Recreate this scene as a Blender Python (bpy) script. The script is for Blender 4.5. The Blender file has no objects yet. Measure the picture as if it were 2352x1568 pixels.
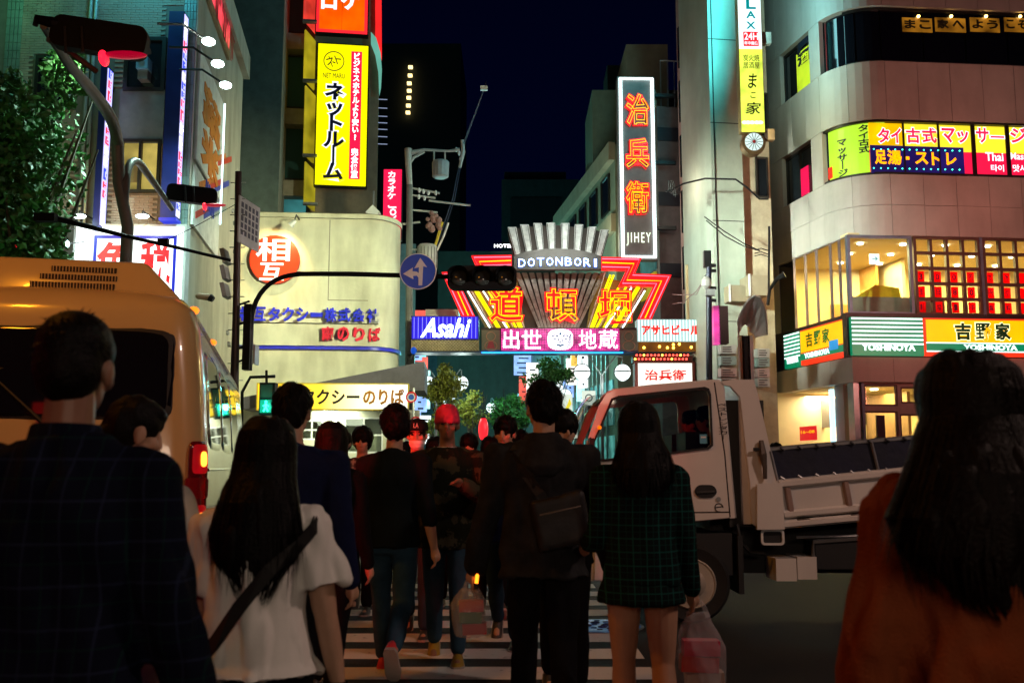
import bpy, bmesh, math, random
import numpy as np
from mathutils import Vector, Matrix, Quaternion
C = bpy.context
SC = C.scene
COL = SC.collection
R = math.radians
# ------------------------------------------------------------------ camera
F = 2250.0; CW, CH = 1176.0, 784.0; TH = math.atan(288 / F); HC = 1.32
cam = bpy.data.objects.new('camera', bpy.data.cameras.new('camera'))
COL.objects.link(cam); SC.camera = cam
cam.location = (0, 0, HC); cam.rotation_euler = (R(90) + TH, 0, 0)
cam.data.sensor_width = 36; cam.data.lens = 36 * F / 2352
cam.data.clip_start = 0.05; cam.data.clip_end = 800
cam.data.dof.use_dof = True; cam.data.dof.focus_distance = 19; cam.data.dof.aperture_fstop = 4.5
# ------------------------------------------------------------------ night sky
w = bpy.data.worlds.new('World'); SC.world = w; w.use_nodes = True
nt = w.node_tree; nt.nodes.clear()
wo = nt.nodes.new('ShaderNodeOutputWorld'); bg = nt.nodes.new('ShaderNodeBackground')
tc = nt.nodes.new('ShaderNodeTexCoord'); sx = nt.nodes.new('ShaderNodeSeparateXYZ'); rp = nt.nodes.new('ShaderNodeValToRGB')
rp.color_ramp.elements[0].position = 0.0; rp.color_ramp.elements[0].color = (0.0003, 0.0012, 0.0125, 1)
rp.color_ramp.elements[1].position = 0.7; rp.color_ramp.elements[1].color = (0.0002, 0.0003, 0.0028, 1)
nt.links.new(tc.outputs['Generated'], sx.inputs[0]); nt.links.new(sx.outputs['Z'], rp.inputs[0])
nt.links.new(rp.outputs[0], bg.inputs[0]); bg.inputs[1].default_value = 1.0
nt.links.new(bg.outputs[0], wo.inputs[0])
SC.view_settings.view_transform = 'Standard'; SC.view_settings.look = 'None'
SC.view_settings.exposure = 0.0; SC.view_settings.gamma = 1.0; SC.view_settings.use_curve_mapping = False
SC.render.engine = 'CYCLES'
cy = SC.cycles
cy.use_denoising = True; cy.max_bounces = 6; cy.diffuse_bounces = 2; cy.glossy_bounces = 3; cy.transmission_bounces = 4
cy.transparent_max_bounces = 6; cy.sample_clamp_indirect = 4; cy.caustics_reflective = False; cy.caustics_refractive = False
cy.use_light_tree = True
random.seed(7); np.random.seed(7)

# ------------------------------------------------------------------ projection helpers
def W(px, py, Y):
    cx = (px - CW) / F; cyy = (CH - py) / F
    d = Vector((cx, math.cos(TH) - cyy * math.sin(TH), math.sin(TH) + cyy * math.cos(TH)))
    t = Y / d.y
    return Vector((d.x * t, Y, HC + d.z * t))
class Pl:
    """vertical plane through two ground points; local frame x = along, y = up, z = outwards"""
    def __init__(s, p0, p1):
        s.o = Vector((p0[0], p0[1], 0)); e = Vector((p1[0] - p0[0], p1[1] - p0[1], 0)); s.L = e.length
        s.x = e.normalized(); s.y = Vector((0, 0, 1)); s.n = s.x.cross(s.y)
        s.M = Matrix(((s.x.x, 0, s.n.x, s.o.x), (s.x.y, 0, s.n.y, s.o.y), (0, 1, 0, 0), (0, 0, 0, 1)))
    def hit(s, px, py, out=0.0):
        d = W(px, py, 1.0) - Vector((0, 0, HC)); c = Vector((0, 0, HC))
        o = s.o + s.n * out
        t = (o - c).dot(s.n) / d.dot(s.n); p = c + d * t
        return ((p - o).dot(s.x), p.z)
    def rect(s, x0, y0, x1, y1, out=0.0):
        xm, ym = (x0 + x1) / 2, (y0 + y1) / 2
        a = s.hit(x0, ym, out)[0]; b = s.hit(x1, ym, out)[0]; t = s.hit(xm, y0, out)[1]; u = s.hit(xm, y1, out)[1]
        return (a, u, b, t)       # s0, z0, s1, z1
    def pt(s, a, z, out=0.0):
        return s.o + s.x * a + s.y * z + s.n * out
# ------------------------------------------------------------------ objects
BASE = {}
def tag(o, label=None, cat=None, group=None, kind=None):
    if label: o['label'] = label
    if cat: o['category'] = cat
    if group: o['group'] = group
    if kind: o['kind'] = kind
    return o
def thing(name, label, cat, loc=(0, 0, 0), group=None, rz=0, local=False):
    o = bpy.data.objects.new(name, None); COL.objects.link(o); o.location = loc; o.rotation_euler = (0, 0, rz)
    o.empty_display_size = 0.2
    BASE[o] = Vector((0, 0, 0)) if local else Vector(loc)
    return tag(o, label, cat, group)
def link(name, me, m=None, parent=None):
    o = bpy.data.objects.new(name, me); COL.objects.link(o)
    if m is not None and len(me.materials) == 0: me.materials.append(m)
    if parent is not None: o.parent = parent; BASE[o] = BASE[parent]
    return o
def copy_tree(o, parent=None, depth=0):
    c = o.copy(); COL.objects.link(c)
    if parent is not None: c.parent = parent
    BASE[c] = BASE.get(o, Vector((0, 0, 0)))
    for ch in list(o.children): copy_tree(ch, c)
    return c
class MB:
    def __init__(s, M=None): s.v = []; s.f = []; s.M = M or Matrix()
    def add(s, vs, fs, M=None):
        k = len(s.v); T = s.M @ M if M is not None else s.M
        s.v += [T @ Vector(p) for p in vs]; s.f += [tuple(i + k for i in f) for f in fs]; return s
    def box(s, x0, y0, z0, x1, y1, z1, M=None, ch=0.0):
        if x0 > x1: x0, x1 = x1, x0
        if y0 > y1: y0, y1 = y1, y0
        if z0 > z1: z0, z1 = z1, z0
        v = [(x0,y0,z0),(x1,y0,z0),(x1,y1,z0),(x0,y1,z0),(x0,y0,z1),(x1,y0,z1),(x1,y1,z1),(x0,y1,z1)]
        return s.add(v, [(0,3,2,1),(4,5,6,7),(0,1,5,4),(1,2,6,5),(2,3,7,6),(3,0,4,7)], M)
    def cbox(s, c, d, M=None): return s.box(c[0]-d[0]/2, c[1]-d[1]/2, c[2]-d[2]/2, c[0]+d[0]/2, c[1]+d[1]/2, c[2]+d[2]/2, M)
    def tube(s, pts, r, n=8, caps=True):
        pts = [Vector(p) for p in pts]; rs = r if isinstance(r, (list, tuple)) else [r] * len(pts)
        k = len(s.v); up = None; m = len(pts)
        for i, p in enumerate(pts):
            t = (pts[min(i+1, m-1)] - pts[max(i-1, 0)])
            t = t.normalized() if t.length > 1e-9 else Vector((0, 0, 1))
            if up is None:
                up = Vector((0, 0, 1)) if abs(t.z) < .9 else Vector((0, 1, 0))
            a = t.cross(up); a = a.normalized() if a.length > 1e-6 else Vector((1, 0, 0)); b = a.cross(t).normalized(); up = b
            for j in range(n):
                q = 2 * math.pi * j / n
                s.v.append(s.M @ (p + a * math.cos(q) * rs[i] + b * math.sin(q) * rs[i]))
        for i in range(m - 1):
            for j in range(n):
                j2 = (j + 1) % n
                s.f.append((k+i*n+j, k+i*n+j2, k+(i+1)*n+j2, k+(i+1)*n+j))
        if caps:
            s.f.append(tuple(k + j for j in reversed(range(n)))); s.f.append(tuple(k + (m-1)*n + j for j in range(n)))
        return s
    def ball(s, c, r, n=12, m=8, M=None):
        rx, ry, rz = r if isinstance(r, (tuple, list)) else (r, r, r); c = Vector(c)
        v = [c + Vector((0, 0, -rz))]; f = []
        for i in range(1, m):
            a = math.pi * i / m
            for j in range(n):
                q = 2 * math.pi * j / n
                v.append(c + Vector((rx*math.sin(a)*math.cos(q), ry*math.sin(a)*math.sin(q), -rz*math.cos(a))))
        v.append(c + Vector((0, 0, rz)))
        for j in range(n): f.append((0, 1 + (j+1) % n, 1 + j)); f.append((len(v)-1, len(v)-1-n+j, len(v)-1-n+(j+1) % n))
        for i in range(m-2):
            for j in range(n):
                a = 1 + i*n + j; b = 1 + i*n + (j+1) % n
                f.append((a, b, b+n, a+n))
        return s.add(v, f, M)
    def loft(s, rings, closed_ends=True, M=None):
        n = len(rings[0]); v = [p for r in rings for p in r]; f = []
        for i in range(len(rings)-1):
            for j in range(n):
                j2 = (j+1) % n
                f.append((i*n+j, i*n+j2, (i+1)*n+j2, (i+1)*n+j))
        if closed_ends: f.append(tuple(reversed(range(n)))); f.append(tuple((len(rings)-1)*n + j for j in range(n)))
        return s.add(v, f, M)
    def prism(s, poly, z0, z1, M=None):
        n = len(poly)
        a = sum(poly[i][0]*poly[(i+1) % n][1] - poly[(i+1) % n][0]*poly[i][1] for i in range(n))
        if a < 0: poly = poly[::-1]
        return s.loft([[(x, y, z0) for x, y in poly], [(x, y, z1) for x, y in poly]], True, M)
    def sheet(s, grid, M=None):
        h = len(grid); w_ = len(grid[0]); v = [p for r in grid for p in r]
        return s.add(v, [(i*w_+j, i*w_+j+1, (i+1)*w_+j+1, (i+1)*w_+j) for i in range(h-1) for j in range(w_-1)], M)
    def mesh(s, name, base=None, smooth=False):
        b = base or Vector((0, 0, 0)); me = bpy.data.meshes.new(name)
        me.from_pydata([tuple(p - b) for p in s.v], [], s.f); me.validate(); me.update()
        if smooth:
            me.shade_smooth()
            try: me.set_sharp_from_angle(angle=R(smooth if smooth is not True else 45))
            except Exception: pass
        return me
    def build(s, name, m, parent=None, smooth=False, label=None, kind=None):
        o = link(name, s.mesh(name, BASE.get(parent) if parent else None, smooth), m, parent)
        return tag(o, label, kind=kind)
# ------------------------------------------------------------------ materials
MATS = {}
def _n(nt, t, **k):
    n = nt.nodes.new(t)
    for a, b in k.items(): setattr(n, a, b)
    return n
def mat(name, col, rough=.6, metal=0., var=.22, scale=2.5, bump=.08, bscale=40, coat=0., grime=0., spec=.5, alpha=None):
    if name in MATS: return MATS[name]
    m = bpy.data.materials.new(name); m.use_nodes = True; nt = m.node_tree; p = nt.nodes['Principled BSDF']
    p.inputs['Roughness'].default_value = rough; p.inputs['Metallic'].default_value = metal
    p.inputs['Coat Weight'].default_value = coat; p.inputs['Coat Roughness'].default_value = .04; p.inputs['Specular IOR Level'].default_value = spec
    tcn = _n(nt, 'ShaderNodeTexCoord'); no = _n(nt, 'ShaderNodeTexNoise'); no.inputs['Scale'].default_value = scale
    no.inputs['Detail'].default_value = 6; no.inputs['Roughness'].default_value = .65
    nt.links.new(tcn.outputs['Object'], no.inputs['Vector'])
    rp = _n(nt, 'ShaderNodeValToRGB'); lo = tuple(max(0, c*(1-var)) for c in col[:3]); hi = tuple(min(1, c*(1+var)) for c in col[:3])
    rp.color_ramp.elements[0].position = .3; rp.color_ramp.elements[1].position = .7
    rp.color_ramp.elements[0].color = (*lo, 1); rp.color_ramp.elements[1].color = (*hi, 1)
    nt.links.new(no.outputs['Fac'], rp.inputs[0]); out = rp.outputs[0]
    if grime:
        mp = _n(nt, 'ShaderNodeMapping'); mp.inputs['Scale'].default_value = (1.7, 1.7, .5); nt.links.new(tcn.outputs['Object'], mp.inputs[0])
        n2 = _n(nt, 'ShaderNodeTexNoise'); n2.inputs['Scale'].default_value = 1.0; n2.inputs['Detail'].default_value = 8; nt.links.new(mp.outputs[0], n2.inputs['Vector'])
        r2 = _n(nt, 'ShaderNodeValToRGB'); r2.color_ramp.elements[0].position = .40; r2.color_ramp.elements[1].position = .78
        r2.color_ramp.elements[0].color = (1, 1, 1, 1); r2.color_ramp.elements[1].color = (1-grime, 1-grime*1.05, 1-grime*1.15, 1)
        mx = _n(nt, 'ShaderNodeMix', data_type='RGBA', blend_type='MULTIPLY'); mx.inputs[0].default_value = 1
        nt.links.new(n2.outputs['Fac'], r2.inputs[0]); nt.links.new(out, mx.inputs[6]); nt.links.new(r2.outputs[0], mx.inputs[7]); out = mx.outputs[2]
    nt.links.new(out, p.inputs['Base Color'])
    if bump:
        n3 = _n(nt, 'ShaderNodeTexNoise'); n3.inputs['Scale'].default_value = bscale; n3.inputs['Detail'].default_value = 4
        bp = _n(nt, 'ShaderNodeBump'); bp.inputs['Strength'].default_value = bump; bp.inputs['Distance'].default_value = .02
        nt.links.new(tcn.outputs['Object'], n3.inputs['Vector']); nt.links.new(n3.outputs['Fac'], bp.inputs['Height']); nt.links.new(bp.outputs[0], p.inputs['Normal'])
        r3 = _n(nt, 'ShaderNodeMapRange'); r3.inputs[3].default_value = max(0, rough-.08); r3.inputs[4].default_value = min(1, rough+.1)
        nt.links.new(no.outputs['Fac'], r3.inputs[0]); nt.links.new(r3.outputs[0], p.inputs['Roughness'])
    MATS[name] = m; return m
def emat(name, col, st, var=.12, scale=1.2, base=.12, cam_base=None):
    if name in MATS: return MATS[name]
    m = bpy.data.materials.new(name); m.use_nodes = True; nt = m.node_tree; p = nt.nodes['Principled BSDF']
    p.inputs['Base Color'].default_value = (*[c*base for c in col], 1); p.inputs['Roughness'].default_value = .35
    p.inputs['Emission Color'].default_value = (*col, 1)
    if var:
        tcn = _n(nt, 'ShaderNodeTexCoord'); no = _n(nt, 'ShaderNodeTexNoise'); no.inputs['Scale'].default_value = scale; no.inputs['Detail'].default_value = 2
        mr = _n(nt, 'ShaderNodeMapRange'); mr.inputs[1].default_value = .3; mr.inputs[2].default_value = .7
        mr.inputs[3].default_value = st*(1-var); mr.inputs[4].default_value = st*(1+var)
        nt.links.new(tcn.outputs['Object'], no.inputs['Vector']); nt.links.new(no.outputs['Fac'], mr.inputs[0]); nt.links.new(mr.outputs[0], p.inputs['Emission Strength'])
    else: p.inputs['Emission Strength'].default_value = st
    MATS[name] = m; return m
def glass(name, col=(.02, .025, .03), rough=.03, trans=0.0, alpha=1.0):
    if name in MATS: return MATS[name]
    m = bpy.data.materials.new(name); m.use_nodes = True; nt = m.node_tree; p = nt.nodes['Principled BSDF']
    p.inputs['Base Color'].default_value = (*col, 1); p.inputs['Roughness'].default_value = rough
    if alpha < 1:   # thin pane: mostly clear with a mirror sheen
        tr = _n(nt, 'ShaderNodeBsdfTransparent'); tr.inputs[0].default_value = (*[min(1, c) for c in (.9*alpha+.05, .95*alpha+.05, .93*alpha+.05)], 1)
        gl = _n(nt, 'ShaderNodeBsdfGlossy'); gl.inputs['Roughness'].default_value = rough
        lw_ = _n(nt, 'ShaderNodeLayerWeight'); lw_.inputs[0].default_value = .5; fr = _n(nt, 'ShaderNodeMath', operation='POWER'); fr.inputs[1].default_value = 5; nt.links.new(lw_.outputs['Facing'], fr.inputs[0]); mx = _n(nt, 'ShaderNodeMixShader')
        ad = _n(nt, 'ShaderNodeMath', operation='MULTIPLY_ADD'); ad.inputs[1].default_value = .9; ad.inputs[2].default_value = .05
        nt.links.new(fr.outputs[0], ad.inputs[0]); nt.links.new(ad.outputs[0], mx.inputs[0]); nt.links.new(tr.outputs[0], mx.inputs[1]); nt.links.new(gl.outputs[0], mx.inputs[2])
        nt.links.new(mx.outputs[0], nt.nodes['Material Output'].inputs[0])
    MATS[name] = m; return m
DARK = mat('dark_metal', (.012, .012, .013), .45, .3, bump=.03)
FRAME = mat('frame_dark', (.02, .017, .015), .4, .2, bump=.02)
GLS = glass('night_glass', (.01, .013, .016), .04)
CLR = glass('clear_glass', alpha=.93)
STEEL = mat('galvanised_steel', (.34, .34, .34), .4, .7, bump=.05)
WHITEP = mat('white_plastic', (.72, .72, .70), .4, bump=.02)
# ------------------------------------------------------------------ curves and text turned into meshes
_tmpcol = bpy.data.collections.new('work'); COL.children.link(_tmpcol)
def _eval(ob):
    _tmpcol.objects.link(ob); dg = C.evaluated_depsgraph_get(); dg.update()
    me = bpy.data.meshes.new_from_object(ob.evaluated_get(dg)); _tmpcol.objects.unlink(ob)
    bpy.data.objects.remove(ob); return me
def plate(outlines, t, M=None, z0=0.0):
    """flat plate with holes: first outline is outer, rest holes; local xy, thickness t going outwards from z0"""
    cu = bpy.data.curves.new('c', 'CURVE'); cu.dimensions = '2D'; cu.fill_mode = 'BOTH'; cu.extrude = t / 2
    for o in outlines:
        sp = cu.splines.new('POLY'); sp.points.add(len(o) - 1); sp.use_cyclic_u = True
        for i, p in enumerate(o): sp.points[i].co = (p[0], p[1], 0, 1)
    me = _eval(bpy.data.objects.new('c', cu)); T = (M or Matrix()) @ Matrix.Translation((0, 0, z0 + t / 2))
    mb = MB(); mb.v = [T @ v.co for v in me.vertices]; mb.f = [tuple(p.vertices) for p in me.polygons]
    bpy.data.meshes.remove(me); return mb
def rc(x0, y0, x1, y1, r=0.0, n=4):
    if r <= 0: return [(x0, y0), (x1, y0), (x1, y1), (x0, y1)]
    o = []
    for cx, cyy, a in ((x1-r, y0+r, -90), (x1-r, y1-r, 0), (x0+r, y1-r, 90), (x0+r, y0+r, 180)):
        for k in range(n+1): q = R(a + 90*k/n); o.append((cx + r*math.cos(q), cyy + r*math.sin(q)))
    return o
def circ(x, y, r, n=24): return [(x + r*math.cos(2*math.pi*k/n), y + r*math.sin(2*math.pi*k/n)) for k in range(n)]
def text_data(body, bold=0., shear=0., tube=0., depth=0., vert=False, space=1.0, res=2, line=1.0):
    cu = bpy.data.curves.new('t', 'FONT')
    if vert: body = '\n'.join({'ー': '｜', '〜': '≀'}.get(ch, ch) for ch in body)
    cu.body = body; cu.size = 1; cu.align_x = 'CENTER'; cu.space_line = line; cu.space_character = space; cu.shear = shear
    cu.resolution_u = res; cu.offset = bold
    if tube: cu.fill_mode = 'NONE'; cu.bevel_depth = tube; cu.bevel_resolution = 1
    else: cu.extrude = depth
    me = _eval(bpy.data.objects.new('t', cu))
    n = len(me.vertices); co = np.zeros(n*3); me.vertices.foreach_get('co', co); co = co.reshape(-1, 3)
    fs = [tuple(p.vertices) for p in me.polygons]; bpy.data.meshes.remove(me); return co, fs
def text(body, M, x0, y0, x1, y1, m, parent, name='lettering', bold=.0, depth=.01, out=.0, tube=0., vert=False, shear=0., rot=0, line=1.0, res=2, label=None, fit=True, space=1.0):
    """lettering filling the box x0..x1, y0..y1 of the frame M, raised from out to out+2*depth"""
    co, fs = text_data(body, bold, shear, tube, 0 if tube else 1.0, vert, space, res, line)
    if rot:
        c, s_ = math.cos(R(rot)), math.sin(R(rot)); x, y = co[:, 0].copy(), co[:, 1].copy(); co[:, 0] = c*x - s_*y; co[:, 1] = s_*x + c*y
    mn, mx = co.min(0), co.max(0); w_, h_ = max(mx[0]-mn[0], 1e-6), max(mx[1]-mn[1], 1e-6)
    sx, sy = (x1-x0)/w_, (y1-y0)/h_
    if not fit: sx = sy = min(sx, sy)
    cx, cyy = (x0+x1)/2, (y0+y1)/2
    X = (co[:, 0]-(mn[0]+mx[0])/2)*sx + cx; Y = (co[:, 1]-(mn[1]+mx[1])/2)*sy + cyy
    Z = co[:, 2]*((sx+sy)/2) + out if tube else out + depth + co[:, 2]*depth
    mb = MB(M); mb.add(list(zip(X.tolist(), Y.tolist(), Z.tolist())), fs)
    return mb.build(name, m, parent, label=label)
# ------------------------------------------------------------------ lamps
def area(parent, loc, tgt, size, power, col, name='light', sy=None, spread=180):
    L = bpy.data.lights.new(name, 'AREA'); L.energy = power; L.color = col; L.size = size; L.spread = R(spread)
    if sy: L.shape = 'RECTANGLE'; L.size_y = sy
    o = bpy.data.objects.new(name, L); COL.objects.link(o)
    loc = Vector(loc); d = Vector(tgt) - loc; o.rotation_euler = d.to_track_quat('-Z', 'Y').to_euler()
    o.location = loc - (BASE[parent] if parent is not None else Vector((0, 0, 0)))
    if parent is not None: o.parent = parent
    return o
def spot(parent, loc, tgt, power, col, ang=60, blend=.6, r=.06, name='light'):
    L = bpy.data.lights.new(name, 'SPOT'); L.energy = power; L.color = col; L.spot_size = R(ang); L.spot_blend = blend; L.shadow_soft_size = r
    o = bpy.data.objects.new(name, L); COL.objects.link(o); loc = Vector(loc); d = Vector(tgt) - loc
    o.rotation_euler = d.to_track_quat('-Z', 'Y').to_euler(); o.location = loc - (BASE[parent] if parent is not None else Vector((0, 0, 0)))
    if parent is not None: o.parent = parent
    return o
def point(parent, loc, power, col, r=.1, name='light'):
    L = bpy.data.lights.new(name, 'POINT'); L.energy = power; L.color = col; L.shadow_soft_size = r
    o = bpy.data.objects.new(name, L); COL.objects.link(o); o.location = Vector(loc) - (BASE[parent] if parent is not None else Vector((0, 0, 0)))
    if parent is not None: o.parent = parent
    return o
def panel(parent, pl, px, m, out=0., t=.06, name='panel', r=0., rect=None, label=None):
    a = rect or pl.rect(*px, out=out)
    return plate([rc(*a, r)], t, pl.M, out).build(name, m, parent, label=label)
def window(parent, pl, rect, nx=1, ny=1, fr=.06, pane=None, fm=None, out=0., t=.08, name='window', label=None):
    """frame with mullions as one part, each pane a sub-part"""
    a, b, c, d = rect; holes = []
    cw = (c-a-fr)/nx; chh = (d-b-fr)/ny
    for i in range(nx):
        for j in range(ny): holes.append(rc(a+fr+i*cw, b+fr+j*chh, a+(i+1)*cw, b+(j+1)*chh))
    f = plate([rc(a, b, c, d)] + [h[::-1] for h in holes], t, pl.M, out).build(name, fm or FRAME, parent, label=label)
    for h in holes:
        MB(pl.M).box(h[0][0]-.01, h[0][1]-.01, out+t*.35, h[2][0]+.01, h[2][1]+.01, out+t*.45).build('pane', pane or GLS, f)
    return f
# ------------------------------------------------------------------ ground
ASPH = mat('asphalt', (.012, .015, .017), .68, var=.6, scale=2.2, bump=1.0, bscale=90, spec=.35)
nt = ASPH.node_tree; tcn = _n(nt, 'ShaderNodeTexCoord'); vo = _n(nt, 'ShaderNodeTexVoronoi'); vo.inputs['Scale'].default_value = 55; nt.links.new(tcn.outputs['Object'], vo.inputs['Vector']); cr = _n(nt, 'ShaderNodeValToRGB'); cr.color_ramp.elements[0].color = (2.2, 2.2, 2.2, 1); cr.color_ramp.elements[1].color = (.75, .75, .75, 1); cr.color_ramp.elements[1].position = .35
p_ = nt.nodes['Principled BSDF']; src = p_.inputs['Base Color'].links[0].from_socket; mx = _n(nt, 'ShaderNodeMix', data_type='RGBA', blend_type='MULTIPLY'); mx.inputs[0].default_value = 1; nt.links.new(vo.outputs['Distance'], cr.inputs[0]); nt.links.new(src, mx.inputs[6]); nt.links.new(cr.outputs[0], mx.inputs[7]); nt.links.new(mx.outputs[2], p_.inputs['Base Color'])
mb = MB(); mb.sheet([[(-160, -60, 0), (160, -60, 0)], [(-160, 240, 0), (160, 240, 0)]]); mb.build('road', ASPH, kind='structure')
PAVE = mat('pavement_tile', (.12, .12, .115), .6, var=.2, bump=.2, bscale=30)
def kerbed(poly, name):
    o = MB().prism(poly, 0.0, .13).build(name, PAVE, kind='structure'); return o
kerbed([(-40, 20.3), (-6.2, 20.4), (-6.9, 27.6), (-4.6, 28.0), (-3.0, 29.0), (-3.4, 45), (-40, 45)], 'pavement')
kerbed([(8.6, 24.6), (60, 29.0), (60, 60), (3.2, 60), (6.0, 32.0), (7.6, 26.0)], 'pavement')
kerbed([(-60, -14), (-12.5, -14), (-12.5, 3.2), (-60, 3.2)], 'pavement')
STRP = mat('road_paint', (.62, .61, .58), .55, var=.3, scale=11, bump=.4, bscale=120)
for n_ in STRP.node_tree.nodes:
    if n_.type == 'VALTORGB': n_.color_ramp.elements[0].position = .30; n_.color_ramp.elements[0].color = (.05, .05, .05, 1); n_.color_ramp.elements[1].position = .39; n_.color_ramp.elements[1].color = (.68, .66, .62, 1)
for yy in (11.2, 10.52, 9.84, 9.18, 8.52, 7.86, 7.2, 6.54, 5.88, 5.2, 4.5, 3.8, 3.1):
    n = 12; rng = random.Random(yy); mb = MB()
    g0 = [(-3.5 + 4.42*i/n, yy - .19 + rng.uniform(-.008, .008), .004) for i in range(n+1)]
    g1 = [(-3.5 + 4.42*i/n, yy + .19 + rng.uniform(-.008, .008), .004) for i in range(n+1)]
    mb.sheet([g0, g1]).build('crosswalk_stripe', STRP, kind='structure')
# blue painted manhole cover
t = thing('manhole_cover', 'round blue painted manhole cover in the road under the white truck', 'manhole cover', (.74, 8.4, 0))
BLU = mat('cover_blue', (.03, .28, 1.0), .35, .0, var=.2, bump=.1); INK = mat('cover_ink', (.02, .03, .12), .5)
MB(Matrix.Translation((.74, 8.4, .002))).prism(circ(0, 0, .33, 40), 0, .01).build('plate', BLU, t)
MB(Matrix.Translation((.74, 8.4, .002))).prism(circ(0, 0, .36, 40), 0, .006).build('rim', STEEL, t)
mb = MB(Matrix.Translation((.74, 8.4, .013)))
for k in range(26):
    a = k*2.4; r = .28*math.sqrt((k+.5)/26)
    mb.cbox((r*math.cos(a), r*math.sin(a), .002), (.045, .012, .006), None) if k % 2 else mb.tube([(r*math.cos(a)+.035*math.cos(q), r*math.sin(a)+.035*math.sin(q), .002) for q in [i*.8 for i in range(8)]], .006, 5)
mb.build('relief', INK, t)
# ------------------------------------------------------------------ brick building, left
BW = mat('building_dark', (.10, .085, .07), .8, grime=.3)
PA = Pl((-15.2, 21.85), (-7.46, 22.0)); PAS = Pl((-7.46, 22.0), (-8.6, 29.9))
t = brick_b = thing('brick_building', 'brick shop building at far left with blue sign blades and floodlit side billboards', 'building', (-11, 22, 0))
MORT = mat('mortar', (.16, .15, .13), .85); BRK = mat('brick_face', (.36, .31, .25), .7, var=.3, scale=2.2, bump=.15)
TIL = mat('tile_teal', (.16, .24, .22), .35, var=.25, scale=3)
REND = mat('render_beige', (.50, .47, .38), .8, var=.12, scale=1.2, bump=.2, bscale=18, grime=.35)
MB().prism([(-15.2, 21.85), (-7.46, 22.0), (-8.6, 29.9), (-16, 29.9)], 0, 14.2).build('wall', MORT, t)
sd = MB(PAS.M).box(.0, .1, .003, PAS.L, 14.3, .03).build('side_wall', REND, t)
MB(PAS.M).box(0, 13.6, .03, PAS.L+.1, 14.35, .22).build('parapet', REND, t)
holesA = [(288, 88, 382, 212), (275, 205, 378, 332), (277, 318, 370, 446), (82, 130, 178, 250), (96, 395, 152, 440), (190, 120, 250, 520), (374, 18, 414, 505)]
HR = [PA.rect(*h) for h in holesA]
cols = {}
def brick_ok(s0, s1, z0, z1):
    for a, b, c, d in HR:
        if s1 > a and s0 < c and z1 > b and z0 < d: return False
    return True
s_tile0 = PA.hit(36, 300)[0]; s_tile1 = PA.hit(411, 300)[0]; zb0 = PA.hit(300, 520)[1]; ztop = PA.hit(300, -10)[1]
bh, bl, jt = .0615, .21, .008; rows = int((ztop-zb0)/bh); cells = []
for r_ in range(rows):
    z = zb0 + r_*bh; off = 0 if r_ % 2 else bl/2; s = s_tile0 - bl + off
    while s < s_tile1:
        a, b = max(s, s_tile0), min(s+bl-jt, s_tile1)
        if b - a > .04 and brick_ok(a, b, z, z+bh-jt): cells.append((a, b, z, z+bh-jt))
        s += bl
full = [c for c in cells if abs((c[1]-c[0])-(bl-jt)) < 1e-6]
full.sort(key=lambda c: abs((c[0]+c[1])/2-PA.hit(330, 480)[0]) + abs(c[2]-PA.hit(330, 300)[1])*.5)
solo = set(full[:296]); bm_ = MB().box(0, 0, 0, bl-jt, bh-jt, .02).mesh('brick'); bm_.materials.append(BRK)
for i, c in enumerate(full[:296]):
    o = bpy.data.objects.new('brick', bm_); COL.objects.link(o); o.parent = t
    o.matrix_local = Matrix.Translation(-BASE[t]) @ PA.M @ Matrix.Translation((c[0], c[2], random.uniform(-.004, .004)))
mb = MB(PA.M)
for c in cells:
    if c not in solo: mb.box(c[0], c[2], 0, c[1], c[3], .02 + random.uniform(-.003, .004))
mb.build('brickwork', BRK, t, kind='stuff')
# stack-bond tile columns at both edges
for nm, (xa, xb) in enumerate([(-2, 36), (411, 451)]):
    a = PA.hit(xa, 300)[0]; b = min(PA.hit(xb, 300)[0], PA.L); mb = MB(PA.M); z = zb0 - 4
    nx = max(4, int((b-a)/.1)); w_ = (b-a)/nx
    while z < 13.9:
        for i in range(nx): mb.box(a+i*w_+.008, z, 0, a+(i+1)*w_-.004, z+.19, .018)
        z += .2 if True else 0
    mb.build('tile_column', TIL, t, kind='stuff')
mb = MB(PA.M).box(0, .1, .003, PA.L, zb0-.05, .02); mb.build('lower_wall', mat('render_grey', (.22, .2, .18), .8, grime=.3), t)
# windows of the brick front
wr = PA.rect(288, 88, 382, 212); window(t, PA, wr, 1, 1, .09, out=.0, t=.09)
ac = thing('air_conditioner', 'blue grey air conditioner box in the upper window of the brick building', 'air conditioner', PA.pt(*PA.hit(337, 185), .1))
a = PA.rect(326, 146, 352, 172); MB(PA.M).box(a[0], a[1], .07, a[2], a[3], .38).build('casing', mat('ac_blue', (.16, .34, .5), .5), ac)
MB(PA.M).prism(circ((a[0]+a[2])/2, (a[1]+a[3])/2, .07, 16), .385, .40).build('fan_grille', STEEL, ac)
MB(PA.M).box(a[0]+.02, a[1]-.22, .05, a[2]-.02, a[1]-.004, .3).build('bracket', STEEL, ac)
a = PA.rect(275, 208, 378, 330); MB(PA.M).box(a[0], a[1], .0, a[2], a[3], .05).build('spandrel_panel', mat('panel_slate', (.13, .15, .16), .5, grime=.3), t)
a = PA.rect(277, 322, 370, 444)
LITY = emat('lit_interior', (.95, .66, .16), .55, var=.7, scale=1.6)
window(t, PA, a, 2, 1, .07, pane=CLR, out=.0, t=.1)
MB(PA.M).box(a[0], a[1], .001, a[2], a[3], .012).build('lit_blind', LITY, t)
MB(PA.M).box(a[0]+.15, a[1]+.25, .014, a[0]+.5, a[1]+.8, .03).build('interior_shelf', mat('wood_lit', (.35, .25, .1), .6), t)
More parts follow.
